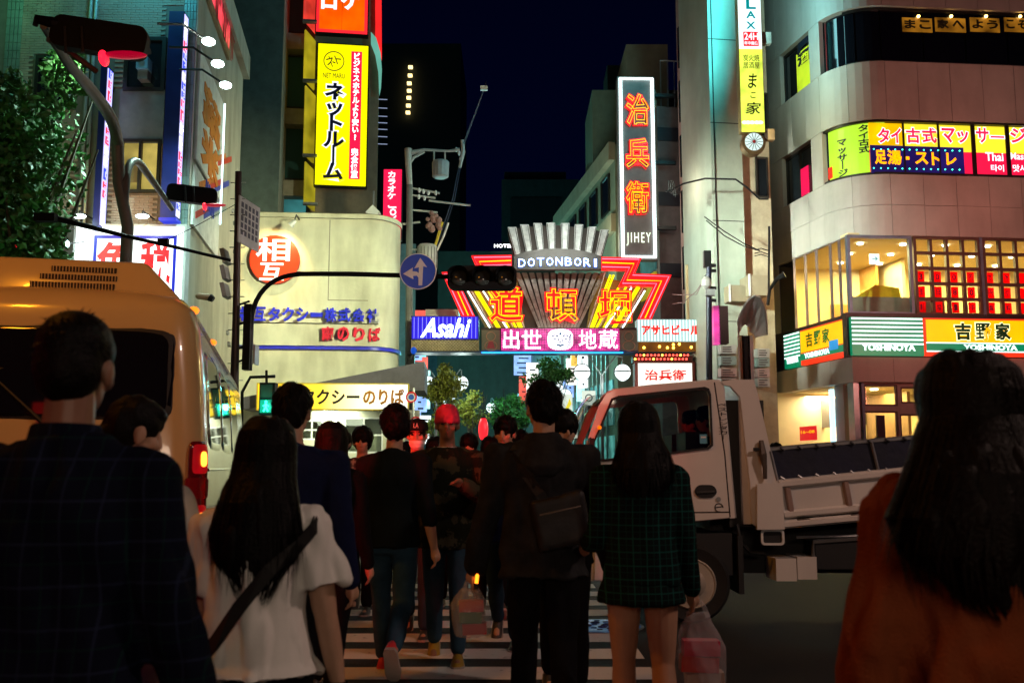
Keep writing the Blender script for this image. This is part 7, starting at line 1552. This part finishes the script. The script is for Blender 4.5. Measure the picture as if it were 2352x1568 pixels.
    for sd in (-1, 1):
        h, kn, an, ft = J[sd]; Rf = Matrix.Translation(an) @ Matrix.Rotation(R(ft*.95 if abs(ft) > 12 else 0), 4, 'X'); mm = MB(S @ Rf)
        def fr(y, w_, zt): return [(w_*math.cos(q_), y, (-.078 if math.sin(q_) < 0 else -.078) + (zt+.078)*max(0, math.sin(q_))) for q_ in [2*math.pi*k/14 for k in range(14)]]
        mm.loft([fr(-.075, .022, -.03), fr(-.062, .036, .012), fr(-.01, .040, .022), fr(.04, .042, -.004), (fr(.10, .048, -.028)), fr(.15, .045, -.038), fr(.182, .026, -.052)])
        sh_ = mm.build('shoe', shoe_m or mat('shoe_dark', (.03, .03, .03), .5), t, smooth=70)
        sl_ = MB(S @ Rf); sl_.loft([[(sx_*w_, y, z) for sx_, z in ((-1, -.082), (1, -.082), (1, -.060), (-1, -.060))] for y, w_ in ((-.08, .028), (-.05, .042), (.04, .044), (.12, .05), (.165, .042), (.188, .02))]); sl_.build('sole', mat('sole_pale', (.35, .33, .3), .7), sh_)
    # --- hair
    mb = MB(S @ Hd); rng = random.Random(int(px)); strands = None
    if hair in ('short', 'crop', 'shaggy'):
        g = .006 if hair == 'crop' else .014 if hair == 'short' else .026
        mb.ball((0, -.016, .045), (.078+g, .094+g*.8, .084+g), 20, 14); mb.ball((0, -.045, .0), (.070+g, .066+g, .085+g*.6), 18, 12)
        if hair != 'crop': mb.ball((0, .035, .085), (.066, .055, .03+g), 14, 10)
        link('hair', remesh(mb, .010 if vox > .011 else .007, 1, .010 if hair != 'crop' else .003, (40, 40, 25)), hairm, t)
        st = MB(S @ Hd)
        for i in range(420 if hair != 'crop' else 160):
            q_ = rng.uniform(0, 2*math.pi); ph = math.acos(rng.uniform(-.35, 1)); n_ = Vector((math.sin(ph)*math.cos(q_), math.sin(ph)*math.sin(q_), math.cos(ph)))
            if n_.y > .35 and n_.z < .55: continue
            e_ = Vector((.078+g, .094+g*.8, .084+g)); p = Vector((0, -.018, .043)) + Vector((n_.x*e_.x, n_.y*e_.y, n_.z*e_.z)); tg = Vector((n_.x*n_.z+rng.uniform(-.5, .5), n_.y*n_.z-.2+rng.uniform(-.4, .4), -(1-n_.z**2)-.15)).normalized(); ln = (.045 if hair != 'crop' else .014)*rng.uniform(.6, 1.3); sdv = n_.cross(tg).normalized()*.0022; k0 = len(st.v)
            for f_, w_, l_ in ((0, 1, -.003), (.5, 1, .004), (1, .15, .004+.010*rng.random())): c_ = p + tg*ln*f_ + n_*l_; st.v += [st.M @ (c_-sdv*w_), st.M @ (c_+sdv*w_)]
            st.f += [(k0, k0+1, k0+3, k0+2), (k0+2, k0+3, k0+5, k0+4)]
        st.build('hair_strands', hairm, t, kind='stuff')
    elif hair == 'bun':
        mb.ball((0, -.016, .045), (.084, .100, .088), 20, 14); mb.ball((0, -.050, -.0), (.078, .068, .085), 18, 12); mb.ball((0, -.115, -.045), (.045, .04, .04), 14, 10); mb.ball((0, .035, .080), (.066, .055, .034), 14, 10); link('hair', remesh(mb, .008, 1, .006, (40, 40, 25)), hairm, t)
    elif hair in ('long', 'verylong', 'bob'):
        k_ = {'long': 1.06, 'verylong': 1.0, 'bob': .45}[hair]*hair_len; wd = 1.75 if hair == 'verylong' else 1.08; hs = 1.13 if hair == 'verylong' else 1.0; bk = .045 if hair == 'verylong' else .02 + max(0, top_loose-.02)
        rg = [(.130, .03, .035, -.01), (.117, .064, .070, -.012), (.08, .090, .100, -.014), (.03, .101, .108, -.018), (-.03, .104, .098, -.030), (-.10*k_, .105*(1+(wd-1)*.4), .088, -.05-bk*.3), (-.20*k_, .122*(1+(wd-1)*.75), .075, -.085-bk), (-.32*k_, .137*wd, .062, -.115-bk), (-.42*k_, .125*wd, .050, -.125-bk), (-.50*k_, .08*wd, .032, -.125-bk)]
        if hair == 'bob': rg = rg[:7]
        rg = [(z, rx*hs, ry*hs, cy_) for z, rx, ry, cy_ in rg]
        mb.loft([[(rx*math.cos(q_), cy_+ry*math.sin(q_), z) for q_ in [2*math.pi*k/26 for k in range(26)]] for z, rx, ry, cy_ in rg])
        # keep the face clear
        link('hair', remesh(mb, .012 if vox > .011 else .009, 1, .014, (34, 34, 5)), hairm, t)
        st = MB(S @ Hd)
        for i in range(520 if hair == 'verylong' else 300):
            q_ = -rng.uniform(R(-12), R(192)); pts = []; jj = rng.uniform(1.0, 1.07); ph = rng.uniform(0, 6)
            cut = rng.randint(7, len(rg))if hair != 'bob' else len(rg)
            for n_, (z, rx, ry, cy_) in enumerate(rg[1:cut+1]): w_ = 1+(.035 if hair == 'verylong' else .014)*math.sin(ph+n_*1.1)*(n_/5); pts.append(Vector((rx*jj*w_*math.cos(q_+.03*math.sin(ph+n_*1.3)), cy_+ry*jj*math.sin(q_), z)))
            e = pts[-1]; d_ = (pts[-1]-pts[-2]).normalized(); pts.append(e + d_*rng.uniform(.03, .10) + Vector((rng.uniform(-.012, .012), 0, -.03)))
            k0 = len(st.v); tg = Vector((-math.sin(q_), math.cos(q_), 0))
            for n_, p in enumerate(pts): w_ = .0028*(1 if n_ < len(pts)-1 else .1); st.v += [st.M @ (p - tg*w_), st.M @ (p + tg*w_)]
            for n_ in range(len(pts)-1): st.f.append((k0+2*n_, k0+2*n_+1, k0+2*n_+3, k0+2*n_+2))
        st.build('hair_strands', hairm, t, kind='stuff')
    elif hair == 'cap':
        mb.ball((0, -.016, .02), (.080, .096, .080), 18, 12); link('hair', remesh(mb, .012, 1), hairm, t)
        cp_ = MB(S @ Hd); cp_.loft([[(rx*math.cos(q_), -.008+ry*math.sin(q_), z) for q_ in [2*math.pi*k/24 for k in range(24)]] for z, rx, ry in ((.035, .090, .106), (.07, .092, .108), (.105, .082, .094), (.13, .055, .064), (.142, .01, .012))])
        cp_.loft([[(x_, .07+y_, z) for x_, y_ in ((-.075, 0), (-.06, .055), (0, .08), (.06, .055), (.075, 0))] for z in (.036, .042)]); cp_.build('cap', cloth('cap_black', (.012, .012, .014)), t, smooth=60)
        text('LA', S @ Hd @ Matrix.Translation((0, .100, .075)) @ Matrix.Rotation(R(180), 4, 'Z') @ Matrix.Rotation(R(90-12), 4, 'X'), -.02, -.018, .02, .02, mat('thread_white', (.7, .7, .7)), t, bold=.0, out=.0, depth=.003)
    elif hair == 'beanie':
        mb.loft([[(rx*math.cos(q_), -.010+ry*math.sin(q_), z) for q_ in [2*math.pi*k/24 for k in range(24)]] for z, rx, ry in ((.005, .086, .104), (.03, .091, .109), (.06, .088, .105), (.10, .078, .092), (.135, .052, .06), (.148, .015, .018))]); link('beanie', remesh(mb, .009, 1, .006, (30, 30, 30)), cloth('beanie_pink', (.50, .05, .11)), t)
        mb = MB(S @ Hd); mb.ball((0, -.03, -.01), (.079, .085, .06), 16, 10); link('hair', remesh(mb, .012, 1), hairm, t)
    if face:
        M_ = S @ Hd
        ey = MB(M_); [ey.ball((sd*.031, .0745, .002), (.013, .008, .0065), 10, 6) for sd in (-1, 1)]; ey.build('eyes', mat('eye_dark', (.03, .02, .02), .2), t)
        br = MB(M_); [br.tube([(sd*.016, .084, .021), (sd*.032, .082, .026), (sd*.048, .070, .022)], [.003, .004, .002], 5) for sd in (-1, 1)]; br.build('eyebrows', hairm, t)
        mo = MB(M_); mo.tube([(-.022, .076, -.055), (0, .087, -.054), (.022, .076, -.055)], [.002, .004, .002], 6); mo.build('mouth', mat('lip', (.25, .08, .06), .5), t)
    t.location = (x0, Y, 0); t.rotation_euler = (0, 0, R(rz)); t['_s'] = s
    P = dict(t=t, S=S, A=A, J=J, Hd=Hd, up=up, s=s, dz=dz, x=x0, Y=Y, rz=R(rz))
    del t['_s']
    return P
def on(P, M_=None): return P['S']
def torso_pt(P, z, phi, off):
    zs_ = [a[0] for a in TOR]; rx = np.interp(z, zs_, [a[1] for a in TOR]); ry = np.interp(z, zs_, [a[2] for a in TOR]); return P['S'] @ P['up']((float(rx+off)*math.cos(phi), float(ry+off)*math.sin(phi), z))
def strap(P, pts, wd, m, off, name='bag_strap', parent=None):
    g0, g1 = [], []
    C_ = [torso_pt(P, z, R(a), off) for z, a in pts]
    for i, p in enumerate(C_):
        d = (C_[min(i+1, len(C_)-1)] - C_[max(i-1, 0)]).normalized(); n_ = Vector((p.x, p.y, 0)).normalized(); sd = d.cross(n_).normalized()*wd; g0.append(p+sd); g1.append(p-sd)
    th_ = [Vector((p.x, p.y, 0)).normalized()*.004 for p in C_]
    mb = MB(); mb.sheet([[a+b for a, b in zip(g0, th_)], [a+b for a, b in zip(g1, th_)]]); mb.sheet([[a-b for a, b in zip(g1, th_)], [a-b for a, b in zip(g0, th_)]]); return mb.build(name, m, parent)
def worldm(P): return Matrix.Translation((P['x'], P['Y'], 0)) @ Matrix.Rotation(P['rz'], 4, 'Z')
DEN = cloth('denim_dark', (.02, .045, .075)); DENB = cloth('denim_blue', (.03, .07, .11)); BLK = cloth('cloth_black', (.006, .006, .007)); BLK2 = cloth('cloth_black_blue', (.006, .010, .012)); NAV = cloth('cloth_navy', (.008, .012, .045)); WCL = cloth('cotton_white', (.85, .84, .80), .06, .9, .12, 300)
# far to near
PB_ = plaid('plaid_rose', (.10, .05, .06), (.50, .40, .42), 16, 14, .3, (.02, .02, .02))
person('man in a white and maroon plaid shirt walking toward us with red lit face', 835, 9.3, 1.70, 180, legs=((14, 4), (-10, 22)), top=PB_, top_len=.82, bottom=BLK, hair='shaggy', face=True)
person('woman half hidden behind the cap wearer, only part of her face showing', 1002, 9.8, 1.62, 176, sex='f', legs=((8, 4), (-8, 16)), top=BLK, bottom=BLK, hair='bob', face=True)
person('dark haired person behind the navy jacket man near the red lanterns', 1128, 9.0, 1.60, 5, legs=((8, 4), (-12, 20)), top=NAV, bottom=BLK, hair='bob')
P = person('man in a black baseball cap with a white mask under his chin and red shirt', 960, 8.0, 1.71, 180, legs=((12, 4), (-12, 20)), top=cloth('shirt_red', (.35, .03, .04)), bottom=DEN, hair='cap', face=True)
mk = MB(P['S'] @ P['Hd']); mk.loft([[(rx*math.cos(q_), .012+ry*math.sin(q_), z) for q_ in [R(-10+200*k/12) for k in range(13)]] for z, rx, ry in ((-.045, .068, .090), (-.07, .066, .088), (-.10, .052, .074), (-.118, .03, .05))], False); mk.build('face_mask', mat('mask_white', (.8, .8, .8), .7), P['t'])
person('navy jacket man with parted hair walking toward us beside the hooded man', 1161, 7.6, 1.72, 176, legs=((14, 4), (-12, 24)), top=NAV, bottom=DEN, hair='short', face=True, head=(-12, 4), vox=.011)
person('dark haired man at the back of the crowd left of the plaid shirt man', 792, 10.6, 1.70, 178, legs=((10, 4), (-8, 16)), top=BLK2, bottom=BLK, hair='short', face=True, vox=.016)
person('woman in a plum top far back beside the black capped man', 932, 10.9, 1.60, 182, sex='f', legs=((8, 4), (-10, 16)), top=cloth('top_plum', (.05, .01, .03)), bottom=DEN, hair='bob', face=True, vox=.016)
person('man at the back just right of the pink beanie, walking toward us', 1078, 10.2, 1.66, 180, legs=((12, 4), (-6, 16)), top=cloth('top_slate', (.02, .03, .04)), bottom=BLK, hair='shaggy', face=True, vox=.016)
person('person walking away between the navy jacket man and the hooded man', 1196, 9.6, 1.68, 4, legs=((10, 4), (-12, 26)), top=BLK2, bottom=DENB, hair='short', vox=.016)
CAMO = cloth('camo', (.03, .035, .02)); nt = CAMO.node_tree
for n_ in nt.nodes:
    if n_.type == 'VALTORGB': n_.color_ramp.interpolation = 'CONSTANT'; n_.color_ramp.elements[0].color = (.012, .014, .009, 1); n_.color_ramp.elements[1].color = (.055, .05, .03, 1); n_.color_ramp.elements[1].position = .52
P = person('stocky man in a pink beanie and camouflage jacket holding one hand to his chest', 1028, 7.0, 1.76, 182, legs=((13, 4), (-8, 16)), arms=((14, 14, 105, 50), (4, 20, 45)), top=CAMO, top_len=.78, top_loose=.03, bottom=DENB, hair='beanie', face=True, broad=1.12, skin=SKD, shoe_m=mat('shoe_yellow', (.35, .22, .02), .6), vox=.011)
MB(P['S']).loft([[P['up']((rx*math.cos(q_), ry*math.sin(q_)+.01, z)) for q_ in [2*math.pi*k/18 for k in range(18)]] for z, rx, ry in ((1.41, .085, .085), (1.455, .074, .078), (1.475, .070, .072))], False).build('collar', WCL, P['t'])
P = person('man in a black shirt and jeans walking away with his right heel lifted', 905, 6.5, 1.74, -4, legs=((16, 2), (-4, 52)), arms=((12, 8, 32), (-12, 10, 20)), top=BLK2, top_len=.84, bottom=DENB, hair='shaggy', sleeve='mid', shoe_m=mat('shoe_red', (.65, .04, .05), .5), vox=.010, head=(20, 0))
person('woman with shoulder length black hair in black clothes behind the white T-shirt girl', 762, 5.9, 1.60, 0, sex='f', legs=((12, 4), (-10, 20)), top=BLK, bottom=BLK, hair='long', vox=.012)
person('man partly hidden to the right of the hooded man, facing us in a black top', 1292, 6.0, 1.66, 180, legs=((10, 4), (-8, 12)), arms=((6, 24, 10), (6, 10, 10)), top=BLK, bottom=BLK, hair='shaggy', face=True, head=(20, 0))
HOOD = cloth('hoodie_grey', (.020, .021, .023), .6)
P = person('tall man in a dark grey hooded jacket walking away with a shoulder bag', 1247, 5.0, 1.78, 3, legs=((18, 6), (-8, 20)), arms=((2, 13, 12), (-4, 13, 14)), top=HOOD, fold=.02, top_len=.80, top_loose=.03, bottom=BLK, hair='short', broad=1.15, vox=.010, head=(22, 0))
hd = MB(P['S']); hd.loft([[P['up']((rx*math.cos(q_), cy_+ry*math.sin(q_), z)) for q_ in [2*math.pi*k/22 for k in range(22)]] for z, rx, ry, cy_ in ((1.28, .05, .03, -.135), (1.33, .10, .05, -.13), (1.40, .125, .085, -.07), (1.46, .105, .10, -.02), (1.50, .085, .085, -.01))])
link('hood', remesh(hd, .010, 2, .006), HOOD, P['t'])
HP = P
WM = worldm(P)
bg = thing('shoulder_bag', 'black shoulder bag hanging across the back of the hooded man', 'bag', (0, 0, 0), local=True)
strap(P, [(1.43, 215), (1.40, 208), (1.38, 222), (1.32, 238), (1.2, 262), (1.08, 285), (.98, 305)], .024, mat('strap_black', (.005, .005, .005), .6), .042, 'strap', bg)
bm = MB(P['S'] @ Matrix.Translation((.07, -.19, 1.08)) @ Matrix.Rotation(R(-12), 4, 'Y')); bm.cbox((0, 0, 0), (.26, .09, .24)); link('bag_body', remesh(bm, .012, 6, .01), mat('bag_black', (.006, .006, .008), .6), bg); MB(P['S'] @ Matrix.Translation((.07, -.245, 1.08)) @ Matrix.Rotation(R(-12), 4, 'Y')).tube([(-.1, 0, .05), (.1, 0, .05)], .004, 5).build('zip', STEEL, bg)
bg.location = (P['x'], P['Y'], 0); bg.rotation_euler = (0, 0, P['rz'])
def plastic_bag(label, top_w, h, w_, cols, seed):
    """thin carrier bag hanging from a hand at world point top_w"""
    t = thing('plastic_bag', label, 'plastic bag', top_w); rng = random.Random(seed); T = Matrix.Translation(top_w)
    mb = MB(); mb.loft([[(rx*math.cos(q_)*(1+.10*math.sin(3*q_+z*20)), ry*math.sin(q_)*(1+.12*math.sin(4*q_+z*14)), z) for q_ in [2*math.pi*k/22 for k in range(22)]] for z, rx, ry in ((-.03, w_*.22, .02), (-h*.22, w_*.34, .04), (-h*.4, w_*.47, .08), (-h*.7, w_*.5, .09), (-h*.95, w_*.46, .08), (-h, w_*.2, .03))])
    m = bpy.data.materials.get('bag_film')
    if not m:
        m = bpy.data.materials.new('bag_film'); m.use_nodes = True; nt = m.node_tree; p = nt.nodes['Principled BSDF']; p.inputs['Base Color'].default_value = (.8, .8, .8, 1); p.inputs['Roughness'].default_value = .15; tr_ = _n(nt, 'ShaderNodeBsdfTransparent'); mx = _n(nt, 'ShaderNodeMixShader'); mx.inputs[0].default_value = .26
        nt.links.new(tr_.outputs[0], mx.inputs[1]); nt.links.new(p.outputs[0], mx.inputs[2]); nt.links.new(mx.outputs[0], nt.nodes['Material Output'].inputs[0])
    link('film', remesh(mb, .008, 1, .006, (30, 30, 18)), m, t)
    for sd in (-1, 1): MB(T).tube([(sd*w_*.18, 0, -.05), (sd*w_*.1, 0, .0), (0, .0, .03)], [.012, .010, .008], 6).build('handle', m, t)
    for i, c_ in enumerate(cols):
        z = -h*(.32+.62*(i+.5)/len(cols)) ; o = MB(T @ Matrix.Rotation(rng.uniform(-.06, .06), 4, 'Y')); o.cbox((rng.uniform(-.06, .06)*w_, -.01, z), (w_*rng.uniform(.55, .72), .08, h*.62/len(cols)*.95)); o.build('package', mat('pack_%s_%d' % (label[:5], i), c_, .35), t)
    return t
wl = WM @ (P['S'] @ (P['A'][-1][2] + P['A'][-1][3]*.10))
plastic_bag('small clear plastic bag with red and green packages held by the hooded man', wl, .27, .20, ((.6, .03, .03), (.05, .18, .06), (.55, .04, .04)), 3)
gsk = thing('glow_stick', 'small orange glowing strip above the hooded man\'s plastic bag', 'glow stick', wl); MB(Matrix.Translation(wl)).tube([(.03, -.05, -.0), (.035, -.05, .05), (.03, -.05, .12)], .009, 6).build('tube', emat('glow_orange', (1, .22, .01), 4, var=0), gsk); MB(Matrix.Translation(wl)).tube([(.028, -.05, -.03), (.03, -.05, .0)], .011, 6).build('cap', DARK, gsk)
person('slim man in a navy jacket with thick dark hair in front of the taxi sign', 672, 4.6, 1.72, 2, legs=((14, 4), (-10, 20)), top=NAV, top_len=.80, top_loose=.03, bottom=BLK, hair='short', broad=1.05, vox=.010, head=(-15, 0))
PG_ = plaid('plaid_green', (.005, .010, .010), (.012, .10, .085), 17, 17, .10, (.01, .06, .05))
P = person('woman in a dark green plaid coat and skirt with long dark hair', 1468, 4.55, 1.62, 2, sex='f', legs=((6, 4), (-6, 14)), arms=((8, 6, 70, 0), (0, 9, 10)), top=PG_, top_len=.86, top_loose=.024, skirt=(PG_, .775, .02), hair='long', hair_len=.60, vox=.010, broad=1.05, skin=skinmat('skin_leg', (.46, .26, .16)), leg_r=1.08)
DP = P; wr_ = worldm(P) @ (P['S'] @ (P['A'][1][2] + P['A'][1][3]*.10)) + Vector((.02, 0, 0))
plastic_bag('large clear plastic bag with red and brown packages at the plaid coat woman\'s side', wr_, .46, .24, ((.75, .02, .10), (.7, .04, .04), (.55, .45, .35), (.4, .2, .1)), 5)
MB()
# woman with low bun
P = person('woman with a low black bun and white T-shirt looking down beside the bus', 300, 3.0, 1.54, -10, sex='f', legs=((10, 4), (-8, 16)), arms=((10, 10, 30), (6, 12, 40)), top=WCL, top_len=.80, top_loose=.03, bottom=cloth('denim_light', (.14, .2, .28), .5), hair='bun', vox=.009, sleeve='short', head=(-40, 14))
# girl in white T-shirt
P = person('girl in a loose white T-shirt with very long black hair and a black bag strap', 612, 2.9, 1.47, 3, sex='f', legs=((8, 4), (-10, 20)), arms=((10, 6, 14), (-2, 11, 6)), top=WCL, top_len=.885, top_loose=.03, bottom=BLK, hair='long', hair_len=.78, vox=.007, broad=1.02, sleeve='short', fold=.030, fscale=(15, 15, 2.4), sleeve_flare=.008, head=(0, 0), hem_flare=.03)
sb = thing('crossbody_strap', 'wide black bag strap running diagonally over the white T-shirt', 'bag strap', (0, 0, 0), local=True)
strap(P, [(1.40, 332), (1.37, 322), (1.32, 308), (1.24, 285), (1.12, 260), (1.0, 238), (.93, 222)], .019, mat('strap_black', (.005,.005,.005)), .064, 'strap', sb); MB(P['S'] @ Matrix.Translation((-.19, -.12, .86))).cbox((0, 0, 0), (.06, .06, .04)).build('strap_end', BLK, sb)
sb.location = (P['x'], P['Y'], 0); sb.rotation_euler = (0, 0, P['rz'])
w_ = P['A'][1][2]; MB(P['S']).tube([w_ + Vector((.03*math.cos(q_), .03*math.sin(q_), 0)) for q_ in [i*math.pi/8 for i in range(17)]], .006, 6, caps=False).build('wristband', BLK, P['t'])
# large plaid man
PM_ = plaid('plaid_navy', (.004, .006, .016), (.018, .026, .060), 15, 12, .06, (.006, .03, .026))
P = person('broad man in a dark navy checked shirt at the left edge, seen from behind', 152, 2.1, 1.66, -3, legs=((10, 4), (-8, 14)), arms=((2, 12, 14), (4, 9, 14)), top=PM_, fscale=(8, 8, 5), top_len=.72, top_loose=.03, bottom=BLK, hair='crop', broad=1.03, vox=.007, fold=.024, head=(2, 2), skin=SKD)
col = MB(P['S']); col.loft([[P['up']((rx*math.cos(q_), -.012+ry*math.sin(q_), z)) for q_ in [2*math.pi*k/26 for k in range(26)]] for z, rx, ry in ((1.42, .105, .09), (1.46, .082, .082), (1.495, .075, .074), (1.50, .070, .068), (1.46, .074, .07))], False); col.build('collar', PM_, P['t'], smooth=60)
# rust coat woman at the right
RUST = cloth('coat_rust', (.26, .07, .025), .2, .95, .5, 200)
P = person('woman with very long dark hair and a rust coloured coat at the right edge', 2240, 2.08, 1.57, 6, sex='f', legs=((8, 4), (-8, 14)), arms=((6, 9, 24), (2, 10, 20)), top=RUST, top_len=.62, top_loose=.045, bottom=BLK, hair='verylong', hair_len=.80, hairm=HAIRB, broad=1.12, vox=.008, fold=.036, hem_flare=.05)
# people seen over the truck bed
person('pedestrian whose dark head shows just above the truck bed in front of the shop', 2017, 14, 1.74, 20, top=BLK, bottom=BLK, hair='short', vox=.014, hands=True)
person('pedestrian whose head barely shows behind the truck headboard', 1779, 14.5, 1.68, 160, top=NAV, bottom=BLK, hair='bob', vox=.014, face=False)
# driver and passenger
for lb, dx, dy_, tp_ in (('driver in dark clothes at the window of the white truck cab', 1612, .42, BLK), ('passenger beyond the driver in the white truck cab', 1578, 1.15, NAV)):
    person(lb, dx, TY+dy_, 1.70, 90, legs=((80, 70), (80, 70)), arms=((35, 8, 50), (35, 8, 50)), lean=-4, top=tp_, bottom=BLK, hair='short', vox=.014, seated=.16, face=True, head=(-15 if dy_ < 1 else 0, 0))
# ------------------------------------------------------------------ added lamps and boards standing in for city light, out of frame
def fill_street_lamp(label, x, y, h, dxy, power, col_, tgt, size=.5):  # unseen lamp added to light the bus, truck and stripes
    t = thing('fill_street_lamp', label, 'street lamp', (x, y, 0)); MB().tube([(x, y, 0), (x, y, h), (x+dxy[0]*.5, y+dxy[1]*.5, h+.4), (x+dxy[0], y+dxy[1], h+.45)], [.09, .06, .05, .04], 10).build('post', STEEL, t)
    c_ = Vector((x+dxy[0], y+dxy[1], h+.4)); MB(Matrix.Translation(c_)).ball((0, 0, 0), (.3, .2, .08), 14, 8).build('lamp_head', emat('head_'+label[:8], col_, 6, var=0), t); area(t, c_ + Vector((0, 0, -.15)), tgt, size, power, col_); return t
fill_street_lamp('amber street lamp out of frame on the left before the bus', -6.2, 2.6, 6.0, (2.0, 1.0), 95, (1, .33, .015), (-3.0, 6.8, 1.6))
fill_street_lamp('warm white street lamp out of frame on the right', 8.5, 2.0, 6.6, (-1.6, .9), 235, (1, .66, .54), (3.8, 8.6, .6))
for lb, x, y, z, w_, h_, tgt, pw, cl_ in (  # unseen boards added as fill light on the crowd
    ('red neon shop board close to the camera on the left side', -3.1, 2.4, 1.75, .5, 1.6, (-0.3, 8.5, 1.5), 15, (1, .02, .02)),
    ('orange red board added as fill close behind the camera', -2.2, -1.8, 1.9, .5, 1.0, (1.0, 2.6, 1.1), 6.5, (1, .13, .02)),
    ('small pale board added as fill behind the camera', 1.5, -4.5, 3.2, 1.5, 1.0, (0, 6, 1.0), 60, (1, .74, .54))):
    t = thing('fill_board', lb, 'sign', (x, y, 0)); d_ = Vector(tgt) - Vector((x, y, z)); M_ = Matrix.Translation((x, y, z)) @ d_.to_track_quat('-Z', 'Y').to_matrix().to_4x4()
    MB(M_).box(-w_/2, -h_/2, .02, w_/2, h_/2, .2).build('casing', DARK, t); MB(M_).box(-w_/2+.02, -h_/2+.02, .0, w_/2-.02, h_/2-.02, .018).build('light_box', emat('board_'+lb[:9], cl_, 1.5), t)
    MB().tube([(x, y, 0), (x, y, z-h_/2)], .08, 8).build('post', DARK, t); area(t, Vector((x, y, z)) + d_.normalized()*.06, tgt, w_, pw, cl_, sy=h_, spread=26 if lb[:3] == 'red' else 180)

def facade_fill_lamp(label, x, y, z, tgt, power, col_, spread, size=1.2):  # unseen mast added to light facades and the road sign
    t = thing('floodlight', label, 'lamp', (x, y, 0)); MB().tube([(x, y, 0), (x, y, z)], .09, 8).build('post', DARK, t); d_ = (Vector(tgt) - Vector((x, y, z))).normalized(); M_ = Matrix.Translation((x, y, z)) @ d_.to_track_quat('-Z', 'Y').to_matrix().to_4x4()
    MB(M_).box(-size/2, -size/2, .02, size/2, size/2, .3).build('housing', DARK, t); MB(M_).box(-size/2+.05, -size/2+.05, .0, size/2-.05, size/2-.05, .018).build('lens', emat('flood_'+label[:10], col_, 3, var=0), t)
    area(t, Vector((x, y, z)) + d_*.05, tgt, size, power, col_, spread=spread)
facade_fill_lamp('cream floodlight mast out of frame on the right lighting the cream office', 9.2, 13.0, 8.5, (-7.6, 31, 6.4), 370, (.95, 1, .60), 36)
facade_fill_lamp('low red floodlight mast out of frame on the right washing the shop storeys', 15.5, 18.0, 4.0, (10.5, 28.5, 8.5), 45, (1, .22, .16), 60)
facade_fill_lamp('rose floodlight mast out of frame on the right lighting the corner building', 16.5, 15.0, 7.0, (14.5, 29, 10), 150, (1, .42, .32), 95)
facade_fill_lamp('pale teal floodlight mast out of frame on the left lighting the corner building side', -11, 12.5, 9.0, (8.2, 30.5, 8), 270, (.86, 1, .84), 20)
facade_fill_lamp('narrow spotlight out of frame on the right aimed at the round blue road sign', 9.5, 9.0, 6.0, (-1.4, 15, 4.3), 14, (1, .9, .85), 20, .3)
COL.children.unlink(_tmpcol); bpy.data.collections.remove(_tmpcol)
